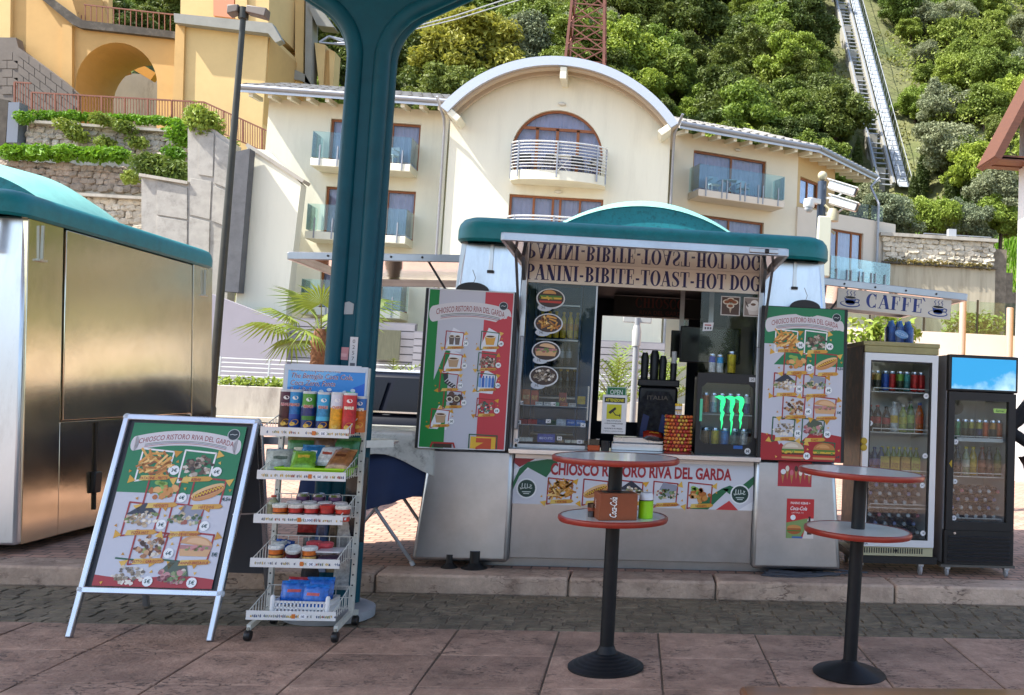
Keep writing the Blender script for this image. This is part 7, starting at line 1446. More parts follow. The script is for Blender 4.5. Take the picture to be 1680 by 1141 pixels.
# ---------------------------------------------------------------- walls left of the hotel
def slab_px(pts, Y, th): return [(lambda v: (v.x, v.z))(at(x, y, Y)) for x, y in pts]
def pwall(name, label, pts, Y, th, m, cat='wall', bevel=.03):
    pl = slab_px(pts, Y, th); x0, z0_ = pl[0]; t = thing(name, label, cat, (x0, Y, 0)); b = MB(); b.prism([(x-x0, z) for x, z in pl], 0, th, 'xz'); b.build('wall_body', m, t, smooth=False); return t
t = pwall('ramp_wall', 'cream wall with sloping coping left of the hotel', [(405, 242), (440, 247), (494, 302), (470, 505), (462, 640), (372, 640), (386, 500)], 37.6, .6, CREAM_W)
b = MB(); a_, c_ = at(403, 240, 37.6), at(494, 300, 37.6); b.bar((0, .3, a_.z+.05), (c_.x-at(405, 242, 37.6).x+.1, .3, c_.z+.05), .75, .14); b.build('coping', CONP, t)
t = pwall('slate_pilaster', 'dark slate clad pilaster beside the lamp pole', [(382, 250), (410, 244), (391, 480), (362, 478)], 37.0, .5, mat('slate', '56575a', .7, var=.2, scale=2, dirt='38393c', dirt_scale=3, dirt_amt=.6))
pwall('lilac_wall', 'smooth grey lilac wall behind the lamp pole', [(345, 482), (470, 530), (470, 632), (345, 632)], 36.2, .4, mat('lilac_render', '8f8a92', .8, var=.05, scale=1))
t = pwall('concrete_wall', 'stepped grey concrete retaining wall with panel joints', [(232, 292), (252, 288), (308, 302), (308, 208), (322, 203), (350, 212), (384, 236), (366, 640), (232, 640)], 39, .7, CONC); x0 = t.location.x
for pts in ([(256, 296), (306, 308), (306, 360), (256, 352)], [(256, 355), (306, 363), (305, 430), (256, 420)], [(326, 212), (350, 218), (348, 290), (324, 286)], [(311, 292), (346, 297), (343, 360), (310, 352)], [(353, 222), (378, 240), (374, 310), (350, 300)], [(349, 304), (373, 314), (370, 372), (346, 362)], [(310, 356), (343, 364), (341, 440), (308, 432)]):
    pl = slab_px(pts, 38.9, .1); b = MB(); b.prism([(x-x0, z) for x, z in pl], -.05, -.003, 'xz'); b.build('panel', CONC, t, bevel=.01)
b = MB(); a_, c_ = at(231, 288, 39), at(310, 302, 39); b.bar((a_.x-x0, .3, a_.z), (c_.x-x0, .3, c_.z+.02), .9, .12); b.build('coping', CONP, t)
def rough_wall(name, label, x0, x1, y0, y1, Y, m, amp=.18, slope=0):
    """rubble masonry face with uneven relief"""
    a, c = at(x0, y0, Y), at(x1, y1, Y); t = thing(name, label, 'wall', (a.x, Y, c.z)); L_, Hh = c.x-a.x, a.z-c.z; rg = random.Random(int(x0+y0)); nx = int(L_/.32)+1; nz = max(3, int(Hh/.24))
    b = MB(); b.box(0, L_, .085, 1.2, -6, Hh-.05); b.build('core', CONP, t); st = []
    for k in range(7):
        q = MB(); q.sphere((0, 0, 0), .5, 9, 6); q.v = [tuple(math.copysign((abs(a)*2)**.55*.5, a) for a in v) for v in q.v]; q.v = [(x+rg.uniform(-.09, .09), y+rg.uniform(-.09, .09), z+rg.uniform(-.09, .09)) for x, y, z in q.v]; o = q.build('stone', m, t, smooth=False); st.append(o.data); bpy.data.objects.remove(o)
    cells = [(i, j) for i in range(nx) for j in range(nz)]; keep = cells[:] if len(cells) <= 300 else rg.sample(cells, 300)
    for i, j in keep:
        o = link('stone', rg.choice(st), t); o.location = ((i+.5+.5*(j % 2)*.8)*L_/nx+rg.uniform(-.05, .05), .1+rg.uniform(-amp*.4, amp*.3), (j+.5)*Hh/nz+rg.uniform(-.03, .03)); o.scale = (L_/nx*rg.uniform(.95, 1.5), rg.uniform(.24, .36), Hh/nz*rg.uniform(.95, 1.35)); o.rotation_euler = (rg.uniform(-.2, .2), rg.uniform(-.25, .25), 0)
    return t
RUB = stone_mat('rubble_stone', 'a0968a', 'cac0b0', '6a6054', .8, 3, .9, .6); RUBD = stone_mat('rubble_brown', '8f8072', 'b8aa9c', '5c5248', .8, 3, .9, .6); ASH = stone_mat('ashlar_pale', 'b8ac98', 'd6ccb8', '8a7e6c', .6, 2, .9, .5)
rough_wall('terrace_stone_wall', 'upper rubble stone terrace wall beneath the red railing', 45, 318, 198, 262, 44, RUB)
rough_wall('terrace_stone_wall', 'middle rubble stone terrace wall above the left kiosk', -10, 238, 262, 318, 42, RUBD)
rough_wall('terrace_stone_wall', 'lowest pale stone terrace wall behind the left kiosk roof', 60, 238, 318, 420, 40.4, ASH)
pwall('edge_pier', 'blue grey square pier at the left end of railing', [(14, 168), (32, 168), (28, 234), (10, 234)], 43.6, .6, mat('blue_grey', '6d7480', .7)); pwall('dark_stone_wall', 'dark stone wall at the left image edge', [(-60, 150), (14, 165), (8, 240), (-60, 236)], 44.2, .8, mat('dark_stone', '4a443c', .9, var=.4, scale=1.5, bump=.5, bscale=4))
for lb, y, x0, x1, Y in (('long grey ledge capping the lowest terrace wall', 316, 125, 240, 40.1), ('long grey ledge capping the upper terrace wall', 197, 50, 320, 43.7)):
    a, c = at(x0, y, Y), at(x1, y+3, Y); b = MB(); b.box(0, c.x-a.x, 0, .9, -.12, 0); o = b.build('ledge', CONP); o.location = (a.x, Y, a.z); tag(o, lb, 'ledge')
# growth on the terraces
def band(lb, x0, y0, x1, y1, Y, n, r, size, m, cat='plants', k=10): tuft('terrace_plants', lb, cat, [at(x0+(x1-x0)*(i+.5)/k, y0+(y1-y0)*(i+.5)/k, Y)+Vector((0, random.uniform(-.2, .2), random.uniform(-.1, .1)*r[2])) for i in range(k)], n, size, m, r)
band('long bright green ivy band between the terrace walls', 5, 248, 205, 255, 41.6, 3200, (.55, .5, .33), .16, G_GRS); band('ivy clump hanging beside the concrete wall', 235, 268, 300, 288, 40, 1500, (.6, .5, .5), .17, G_MID, k=6)
band('bright green bush on top of the concrete wall', 318, 190, 348, 210, 39.2, 900, (.5, .5, .6), .17, G_BRI, k=4); band('bright green growth by the concrete wall corner', 286, 212, 306, 225, 43, 600, (.5, .4, .6), .16, G_GRS, k=3)
band('grass strip growing along the foot of the red railing', 55, 188, 290, 200, 44.3, 2200, (.6, .3, .22), .14, G_GRS, k=14)
for x, y, lb in ((110, 205, 'round weed clump near left on the terrace wall'), (168, 195, 'weed clump under the middle of the railing'), (205, 208, 'small weed clump on the terrace wall'), (125, 220, 'hanging weed clump on the terrace wall'), (225, 232, 'weed clump low on the terrace wall'), (40, 192, 'dark weed clump by the blue grey pier'), (285, 250, 'weed clump near the concrete wall'), (170, 232, 'small hanging weed on the upper wall'), (215, 290, 'weed clump at the end of the middle wall'), (375, 235, 'small weed on the pilaster top')): band(lb, x-9, y, x+9, y+4, 43.4 if y < 240 else 41, 330, (.35, .3, .3), .14, G_GRS if len(lb) % 2 else G_MID, k=3)
# red railing
REDR = mat('red_rail', '7d4a36', .6, var=.2, scale=6)
def railing(lb, pts, Y, hpx, nb):
    A = [at(x, y, Y) for x, y in pts]; B = [at(x, y+hpx[i], Y) for i, (x, y) in enumerate(pts)]; o0 = B[0]; t = thing('railing', lb, 'railing', o0)
    bm = None
    for i in range(len(pts)-1):
        for q0, q1, w_ in ((A[i], A[i+1], .07), (B[i], B[i+1], .06)): b = MB(); b.bar(q0-o0, q1-o0, .05, w_); b.build('rail', REDR, t)
        n = nb[i]
        for k in range(n):
            f = k/n; p, q = B[i].lerp(B[i+1], f)-o0, A[i].lerp(A[i+1], f)-o0; thick = k % 8 == 0
            b = MB(); b.bar(p, q, .07 if thick else .026); b.build('post' if thick else 'bar', REDR, t)
railing('rust red railing along the terrace below the arch', [(52, 152), (280, 165)], 45, [36, 38], [48]); railing('rust red railing descending towards the hotel', [(282, 165), (335, 168), (438, 215)], 45.2, [38, 38, 36], [12, 26]); railing('rust red gate panel at the left end of railing', [(24, 135), (51, 137)], 45.4, [38, 44], [6])

# ---------------------------------------------------------------- yellow power house
YEL = mat('ochre_render', 'c29c62', .85, var=.05, scale=.8, dirt='a88650', dirt_scale=.7, dirt_amt=.4); YELL = mat('ochre_light', 'd2b47c', .85, var=.05, scale=.8, dirt='be9e66', dirt_scale=.6, dirt_amt=.4); TRIM = mat('grey_trim', '8d8c84', .8, var=.1, scale=2); PINKP = mat('pink_panel', 'c98a6a', .85); COPD = mat('dark_coping', '4a443c', .9, var=.35, scale=2, dirt='8a8478', dirt_scale=2, dirt_amt=.5); GST = mat('grey_ashlar', '6f675f', .9, var=.12, scale=2)
yb = thing('power_house', 'ochre power house with round arch and buttressed tower', 'building', (-24, 50, 0)); YO = Vector((-24, 50, 0))
def ypoly(pts, Y): return [((lambda v: (v.x-YO.x, v.z))(at(x, y, Y))) for x, y in pts]
def ypart(nm, pts, Y, th, m, holes=(), par=yb): b = MB(); b.prism(ypoly(pts, Y), Y-YO.y, Y-YO.y+th, 'xz', [ypoly(h, Y) for h in holes]); return b.build(nm, m, par, smooth=False)
arch = [(122, 190), (124, 130)]+[(192+68*math.cos(R(180-180*i/16)), 128-58*math.sin(R(180-180*i/16))-(10 if 0 else 0)+i*.6) for i in range(1, 16)]+[(259, 140), (257, 190)]
arch = [(124, 260)]+[(191-67*math.cos(R(180*i/18)), 140-70*math.sin(R(180*i/18))) for i in range(19)]+[(256, 260)]
ypart('wall', [(-120, -60), (100, -60), (132, 44), (292, 62), (282, 300), (-120, 300)], 49, 3.4, YEL, [arch])
ypart('coping', [(60, -8), (78, -8), (134, 33), (288, 52), (288, 63), (132, 46), (118, 40)], 48.7, 1.0, COPD)
ypart('pilaster', [(102, 40), (118, 42), (118, 300), (98, 300)], 48.8, .3, YEL); ypart('pilaster', [(0, -60), (18, -60), (14, 300), (-6, 300)], 48.8, .3, YELL)
bs = ypart('stone_stair', [(-120, 60), (26, 62), (30, 78), (100, 130), (124, 152), (124, 300), (-120, 300)], 48.2, .5, GST)
for r in range(6):
    for c in range(7):
        x = -6+c*18+(r % 2)*9; y = 72+r*14+max(0, x-20)*.74
        if x < 118 and y > 66+max(0, x-26)*.72+6: ypart('block', [(x, y), (x+17, y+17*.74*(x > 20)), (x+17, y+12.6+17*.74*(x > 20)), (x, y+12.6)], 48.165, .1, GST, par=bs)
tw = ypart('tower', [(290, 34), (440, 52), (424, 300), (278, 300)], 46.5, 6, YELL); ypart('tower_upper', [(297, -80), (445, -80), (440, 40), (296, 26)], 46.9, 5, YELL); ypart('corner_strip', [(288, 40), (303, 41), (296, 300), (278, 300)], 46.35, .14, YEL)
cn2 = ypart('cornice', [(285, 22), (446, 38), (462, 66), (452, 70), (440, 55), (286, 37)], 46.0, .5, TRIM); ypart('panel', [(350, -40), (384, -40), (384, 30), (350, 26)], 46.8, .09, PINKP); ypart('panel', [(386, -40), (405, -40), (405, 33), (386, 31)], 46.78, .1, YELL)
b = MB(); q = at(440, 60, 46.5); q2 = at(424, 300, 46.5); b.box(q.x-YO.x, q.x-YO.x+.05, -3.4, 2.5, 0, q.z); b.build('tower_side', YEL, yb)
# scrolled buttresses right of the tower
ypart('side_wall', [(430, -60), (500, -60), (497, 300), (430, 300)], 51, 1, YEL)
for pts, m, Y in (([(484, -40), (500, -40), (497, 140), (484, 140)], YELL, 50.2), ([(502, -40), (514, -40), (510, 140), (500, 140)], TRIM, 50.0), ([(516, 70), (548, 88), (546, 145), (524, 145)], YEL, 50.5), ([(516, 70), (534, 74), (530, 145), (524, 145)], YELL, 50.3), ([(540, 80), (550, 86), (546, 145), (541, 145)], YELL, 50.3), ([(455, 112), (478, 112), (500, 122), (511, 140), (492, 132), (458, 126)], TRIM, 50.0), ([(505, 10), (530, 20), (548, 45), (520, 42)], TRIM, 49.9), ([(440, -5), (456, 20), (458, 60), (446, 40)], YELL, 49.9)): ypart('buttress', pts, Y, .9, m)
b = MB(); e = [at(x, y, 49.5)-YO for x, y in ((524, 70), (540, 60), (565, 66), (590, 70), (548, 72), (575, 74))]
for i in range(5): b.tube([e[i], e[i+1]], .07, 5)
b.tube([e[0], e[4]], .06, 5); b.tube([e[1], e[5]], .06, 5); b.build('lattice_bracket', METR, yb)
b = MB(); b.prism(ypoly([(176, 118), (262, 124), (262, 260), (172, 260)], 56), 6, 7.5, 'xz'); b.build('inner_block', mat('stained_concrete', '9c9484', .9, var=.15, scale=1, dirt='3c3630', dirt_scale=1.2, dirt_amt=.8, stretch=(1, 1, .35)), yb, smooth=False)
for a_, c_ in (((205, 122), (200, 106)), ((215, 104), (255, 128))): b = MB(); b.bar(at(*a_, 55)-YO, at(*c_, 55)-YO, .5); b.build('yellow_beam', mat('yellow_beam', 'd0902a', .6), yb)
for i in range(16): x = 140+i*9.3; y = 12+i*1.1; b = MB(); b.bar(at(x, y+24, 49.2)-YO, at(x, y-4, 49.2)-YO, .035); b.build('rail_bar', REDR, yb)
for i in range(14): x = 62+i*5.5; y = -30+i*4.2; b = MB(); b.bar(at(x, y+30, 49.2)-YO, at(x, y, 49.2)-YO, .035); b.build('rail_bar', REDR, yb)
b = MB(); b.bar(at(138, 8, 49.2)-YO, at(290, 25, 49.2)-YO, .06); b.build('rail', REDR, yb); ypart('rear_wall', [(134, -60), (178, -60), (178, 40), (134, 36)], 52.5, .4, YELL)

# ---------------------------------------------------------------- stone wall at right
a_, c_ = at(1450, 388, 45), at(1628, 442, 45); t = rough_wall('garden_wall', 'pale rubble wall on a concrete base right of the hotel', 1450, 1628, 388, 440, 45, ASH, .1)
L_, Hh = c_.x-a_.x, a_.z-c_.z
b = MB(); b.box(-.05, L_+.1, -.15, 1.3, -9, -.02); b.build('concrete_base', mat('streaked_concrete', 'b0a58e', .9, var=.1, scale=1.5, dirt='6a5c48', dirt_scale=1.6, dirt_amt=.75, stretch=(1.6, 1.6, .12)), t); b = MB(); b.box(-.2, L_+.2, -.2, 1.4, Hh-.05, Hh+.12); b.build('coping', CONP, t); b = MB(); b.box(-.1, L_+.15, -.35, 0, -.1, .0); b.build('ledge', COPD, t)
b = MB(); b.tube([(2.2, .5, Hh+.3), (L_+.1, .5, Hh+.3)], .025, 6); [b.tube([(2.2+i*.8, .5, Hh), (2.2+i*.8, .5, Hh+.3)], .02, 5) for i in range(5)]; b.build('top_rail', METR, t); b = MB(); b.box(3.3, 3.7, -.1, .2, Hh+.12, Hh+.5); b.build('lamp_box', mat('grey_box', (.4, .42, .44), .5), t)
rs = MB(); rs.box(L_+.12, L_+.9, .4, 9, -9, Hh-.3); rs.build('return_wall', mat('rubble_shade', '7d7161', .9, var=.4, scale=3, bump=1, bscale=4), t)  # side turned from the sun: its shade is painted into a darker rubble colour
for i in range(3): b = MB(); b.box(L_+.9+i*1.1, L_+1.5+i*1.1, 1+i*1.6, 2.2+i*1.6, -9, Hh-1.4-.8*i); b.build('buttress', mat('rubble_shade'), t)
tuft('wall_weeds', 'dry weeds along the ledge of the garden wall', 'plants', [Vector((a_.x+.3+i*.42, 44.75, c_.z+.08)) for i in range(13)], 900, .12, leafmat('dry_grass', '8a7c48'), (.3, .15, .15))

# ---------------------------------------------------------------- hillside, funicular, pylon, trees
def hz(x, y):
    h = 3+max(0, (y-54))*.86+max(0, y-90)*.18
    h += 2.2*math.sin(x*.13+y*.05)+1.5*math.sin(x*.31-y*.11)
    g = math.exp(-((x-(18.2+(y-70)*.085))/4.5)**2); h -= 2.2*g
    return h
b = MB(); NX, NY = 90, 60; rg = random.Random(5)
xs_ = [-75+150*i/NX for i in range(NX+1)]; ys_ = [54+100*j/NY for j in range(NY+1)]
b.v = [(x, y, hz(x, y)+rg.uniform(-.5, .5)) for y in ys_ for x in xs_]; b.f = [(j*(NX+1)+i, j*(NX+1)+i+1, (j+1)*(NX+1)+i+1, (j+1)*(NX+1)+i) for j in range(NY) for i in range(NX)]; b.m = [0]*len(b.f)
HILL = stone_mat('hill_rock', '4d5a2a', '7d7a52', '3c4420', .25, .5, .95, .8)
tag(b.build('hillside', HILL, ang=180), kind='structure')
def on_hill(px, py):
    d = ray(px, py); t_ = 54/d.y
    while t_*d.y < 153:
        p = Vector((0, 0, EYE))+d*t_
        if p.z <= hz(p.x, p.y): return p
        t_ += .25/d.y
    return p
# funicular
fa, fb = on_hill(1462, 335), on_hill(1378, -12); fb.z = hz(fb.x, fb.y); fdir = (fb-fa); t = thing('funicular_track', 'straight steel funicular track climbing the wooded hillside', 'track', fa+Vector((0, 0, 1.6)))
CON2 = mat('track_concrete', '8f8c82', .85, var=.1, scale=1); STL = mat('track_steel', (.36, .38, .40), .5, .5); d_ = fdir.normalized(); side = d_.cross(Vector((0, 0, 1))).normalized(); upn = side.cross(d_)
fdir = fdir*1.15; N = 60
for o_, w_, h_, m, nm in ((-1.15, .32, .5, CON2, 'beam'), (.15, .32, .5, CON2, 'beam'), (-1.15, .1, .62, STL, 'rail'), (.15, .1, .62, STL, 'rail')): b = MB(); b.bar(side*o_, side*o_+fdir, w_, h_, upv=upn); b.build(nm, m, t)
b = MB(); b.bar(side*1.0, side*1.0+fdir, .9, .1, upv=upn); b.build('stairway', mat('stair_grey', (.40, .43, .46), .6, .1), t)
for i in range(N):
    p = fdir*(i/N); b = MB(); b.bar(p+side*-1.2, p+side*.2, .1, .1, upv=upn); b.build('sleeper', STL, t); b = MB(); b.bar(p+side*.6+upn*.07, p+side*1.4+upn*.07, .5, .05, upv=upn); b.build('tread', mat('tread_grey', (.36, .39, .42), .6, .1), t)
for o_ in (.55, 1.48): b = MB(); b.tube([side*o_+upn*1.0, side*o_+upn*1.0+fdir], .035, 5); [b.tube([side*o_+fdir*(i/40), side*o_+upn*1.0+fdir*(i/40)], .03, 4) for i in range(41)]; b.build('handrail', STL, t)
for i in range(9): p = fdir*((i+.5)/9); b = MB(); b.box(p.x-1.2, p.x-.3, p.y-.6, p.y+.6, p.z-7, p.z-.2); b.build('pier', CON2, t)
q = fdir*.862; cab = thing('funicular_car', 'grey funicular cabin at the top of the track', 'cabin', t.location+q+upn*.4); b = MB(); b.box(-1.6, .6, -1.2, 1.4, .0, 2.4); b.build('cabin_body', mat('cabin_grey', (.45, .48, .52), .3, .4), cab, bevel=.15); b = MB(); b.box(-1.4, .4, -1.23, -1.2, .9, 2.0); b.build('cabin_window', mat('car_glass'), cab)
# pylon
RUST = mat('pylon_rust', '7a4a3c', .7, var=.25, scale=2); pL, pR = at(921, 100, 72), at(997, 100, 72); tl, tr2 = at(938, -60, 72), at(985, -60, 72); base = Vector(((pL.x+pR.x)/2, 73.5, 0)); t = thing('lattice_pylon', 'rust red lattice pylon rising behind the gable', 'pylon', base); w0 = (pR.x-pL.x)*.42; w1 = (tr2.x-tl.x)*.42; za, zb2 = pL.z-8, tl.z+6
def leg(sx, sy, f): w_ = w0*1.25+(w1*.9-w0*1.25)*f; return Vector((sx*w_, sy*w_, za+(zb2-za)*f))
cs4 = ((-1, -1), (1, -1), (1, 1), (-1, 1))
for c in cs4: b = MB(); b.bar(leg(*c, 0), leg(*c, 1), .2); b.build('leg', RUST, t)
NB = 12
for i in range(NB):
    for k in range(4): c, d = cs4[k], cs4[(k+1) % 4]; b = MB(); b.bar(leg(*c, i/NB), leg(*d, (i+1)/NB), .09); b.build('brace', RUST, t); b = MB(); b.bar(leg(*d, i/NB), leg(*c, (i+1)/NB), .09); b.build('brace', RUST, t); b = MB(); b.bar(leg(*c, i/NB), leg(*d, i/NB), .1); b.build('strut', RUST, t)
for y0, y1, lb in ((50, -6, 'upper overhead cable at the top of the photo'), (54, 2, 'lower overhead cable near the teal fork')): a_, c_ = at(650, y0, 60), at(840, y1, 60); dd = (c_-a_); b = MB(); b.tube([a_-dd*.3, a_+dd*.5+Vector((0, 0, -.2)), c_+dd*.3], .045, 5); tag(b.build('overhead_cable', mat('cable_grey', (.5, .5, .5), .5)), lb, 'cable')
# trees: eight crowns, each tree its own object
def crown_blobs(seed, rx, rz, k):
    rg = random.Random(seed); bl = [((0, 0, rz*1.0), (rx*.7, rx*.7, rz*.75))]
    for i in range(k): a = rg.uniform(0, 6.28); zz = rg.uniform(.25, 1.75); q = rg.uniform(.3, .95)*math.sqrt(max(.1, 1-((zz-.9)/1.05)**2)); bl.append(((rx*q*math.cos(a), rx*q*math.sin(a), rz*zz), (rx*rg.uniform(.16, .38), rx*rg.uniform(.16, .38), rz*rg.uniform(.14, .34))))
    return bl
def tree_proto(nm, kind, seed):
    mt = {'dark': G_DARK, 'mid': G_MID, 'bright': G_BRI, 'yellow': G_YEL, 'olive': G_OLI, 'cypress': G_CYP}[kind]
    if kind == 'cypress': bl = [((0, 0, 1.0+i*.62), (.75*math.sin(math.pi*(i+1.2)/10.5)+.08, .75*math.sin(math.pi*(i+1.2)/10.5)+.08, .7)) for i in range(10)]; me = leaves_mesh('crown', bl, 3200, .22, mt, seed, .7, elong=1.8); h = 3
    else: bl = crown_blobs(seed, 2.6, 2.0, 26); me = leaves_mesh('crown', [((c[0], c[1], c[2]+1.2), r) for c, r in bl], 13000, .19 if kind != 'olive' else .16, mt, seed, .35, elong=1.6); h = 3.2
    rg = random.Random(seed); b = MB(); b.tube([(0, 0, -1.5), (.1, .05, h*.5), (.05, .1, h)], [.2, .15, .08], 7)
    if kind != 'cypress':
        for c, r in bl[1:8]: b.tube([(.06, .05, h*rg.uniform(.3, .6)), (c[0]*.5, c[1]*.5, c[2]+.6), (c[0]*.9, c[1]*.9, c[2]+1.2)], [.08, .055, .03], 5)
    o = b.build('trunk', BARK); tm = o.data; bpy.data.objects.remove(o); return me, tm
PRO = {k: [tree_proto(k, k, 11+17*i+len(k)) for i in range(n)] for k, n in (('dark', 4), ('mid', 3), ('bright', 2), ('yellow', 1), ('olive', 2), ('cypress', 1))}
TXTL = {'dark': 'dark evergreen tree in the wood on the hillside', 'mid': 'mid green tree in the wood on the hillside', 'bright': 'fresh lime green tree in the wood on the hillside', 'olive': 'grey green tree in the wood on the hillside', 'yellow': 'yellow flowering tree in the wood on the hillside', 'cypress': 'narrow dark cypress on the slope'}
rt_ = random.Random(21)
def tree(kind, loc, s, label=None, group='trees on the hillside', sz=1):
    cm, tm = rt_.choice(PRO[kind]); t = thing('cypress' if kind == 'cypress' else 'tree', label or TXTL[kind], 'tree', loc, rt_.uniform(0, 6.28), group); t.scale = (s, s, s*sz)
    link('trunk', tm, t); link('crown', cm, t); return t
def tree_px(kind, x, y, s, label, sz=1):      # a tree whose crown centre shows at that place on the slope
    p = on_hill(x, y+58*s); return tree(kind, (p.x, p.y, p.z-.3), s, label, sz=sz)
tree_px('yellow', 760, 95, 1.75, 'big yellow flowering tree left of the pylon'); tree_px('yellow', 722, 112, 1.0, 'smaller yellow tree by the teal fork'); tree_px('bright', 1015, 62, 1.3, 'fresh lime green tree right of the pylon'); tree_px('bright', 1275, 40, 1.4, 'tall lime green tree left of the funicular'); tree_px('bright', 1300, 85, 1.2, 'lime green tree beside the funicular track'); tree_px('bright', 1500, 160, .8, 'small lime green tree right of the funicular'); tree_px('bright', 1602, 275, .95, 'lime green tree above the garden wall'); tree_px('olive', 1560, 240, 1.2, 'round grey green olive above the garden wall'); tree_px('olive', 1545, 165, 1.1, 'grey green olive higher on the slope'); tree_px('dark', 1230, 40, 1.4, 'dark tree on the ridge left of the lime trees')
def clear_zone(x, y):
    fx = fa.x+(y-fa.y)*(fb.x-fa.x)/(fb.y-fa.y); return -4.5 < x-fx < 4.2
occupied = []; n = 0
y = 57.0
while y < 128 and n < 290:
    x = -52.0+rt_.uniform(0, 3)
    while x < 50:
        xx, yy = x+rt_.uniform(-1.1, 1.1), y+rt_.uniform(-1, 1); z = hz(xx, yy); v = Vector((xx, yy, z+3))-Vector((0, 0, EYE)); px = PX+F*v.dot(rt)/v.dot(fw); py = PY-F*v.dot(up)/v.dot(fw)
        grass = 13.5 < xx < 27 and yy < 70
        vis = -60 < px < 1760 and -110 < py < 420 and not (300 < px < 440 and py > -200) and not (px < 140 and py > -40)
        hid = (430 < px < 720 and py > 190) or (730 < px < 1110 and py > 60+abs(px-920)*.35+90) or (1110 < px < 1440 and py > 230+(px-1110)*.28+60) or (px < 300 and py > 60)
        if vis and not hid and not clear_zone(xx, yy) and not grass:
            k = rt_.random(); g_ = math.sin(xx*.21+1)+math.sin(yy*.17+xx*.07)
            kind = 'bright' if (g_ > 1.0 and k < .45) or k < .04 else 'olive' if k < .22 else 'mid' if k < .5 else 'dark'
            if xx > 27 and k > .55: kind = 'mid' if k < .75 else 'olive'
            tree(kind, (xx, yy, z-.4), rt_.uniform(.75, 1.3)*(1.12 if xx < 16 else .82)); n += 1
        x += rt_.uniform(3.1, 4.4)
    y += rt_.uniform(2.7, 3.5)*(1+max(0, y-80)*.006)
print('TREES', n)
# slope foot at right: grass, cypresses, olives
def ground_tuft(x0, x1, y0, y1, nn, name, m, size):
    rg = random.Random(3); vs = []; fs = []
    for _ in range(nn):
        p = on_hill(rg.uniform(x0, x1), rg.uniform(y0, y1)) if False else None
    return None
gv, gf = [], []; rg = random.Random(9)
for _ in range(16000):
    x, y_ = rg.uniform(12, 29), rg.uniform(55, 72); z = hz(x, y_); a = rg.uniform(0, 6.28); h_ = rg.uniform(.25, .6); o = len(gv); gv += [(x-.09*math.cos(a), y_-.09*math.sin(a), z-.25), (x+.09*math.cos(a), y_+.09*math.sin(a), z-.25), (x+rg.uniform(-.2, .2), y_+rg.uniform(-.2, .2), z+h_)]; gf.append((o, o+1, o+2))
me = bpy.data.meshes.new('grass'); me.from_pydata(gv, [], gf); me.materials.append(G_GRS); tag(link('grass', me), 'bright grass on the slope below the funicular', 'grass', kind='stuff')
for i, (x, y_, s) in enumerate(((1513, 320, .7), (1560, 330, .62), (1590, 322, .7), (1497, 335, .5), (1405, 290, .62), (1432, 325, .5))): p = on_hill(x, y_+14); tree('cypress', (p.x, p.y, p.z-.3), s, ['slim cypress standing alone right of the funicular foot', 'slim cypress in the middle of the grass slope', 'leaning cypress beside the olive on the slope', 'small cypress at the funicular foot', 'cypress behind the hotel roof corner', 'small cypress by the camera mast'][i], 'cypresses on the slope')
for i, (x, y_, s, k) in enumerate(((1465, 375, .85, 'olive'), (1530, 372, .75, 'bright'), (1590, 378, .8, 'olive'), (1650, 372, .8, 'bright'), (1640, 330, .9, 'olive'), (1500, 365, .8, 'mid'), (1430, 345, .8, 'olive'), (1560, 372, .6, 'mid'), (1665, 300, .8, 'mid'))):
    p = at(x, y_+40, 52.5); tree(k, (p.x, 52.5+.3*i, p.z), s*.85, ['grey olive behind the garden wall at its left end', 'bright bush behind the middle of garden wall', 'grey olive behind the garden wall railing', 'bright bush behind the right end of garden wall', 'grey olive near the timber eave', 'green bush behind the left of garden wall', 'grey olive behind the white terrace block', 'small green bush behind the garden wall', 'green bush under the timber eave'][i], 'bushes behind the garden wall')
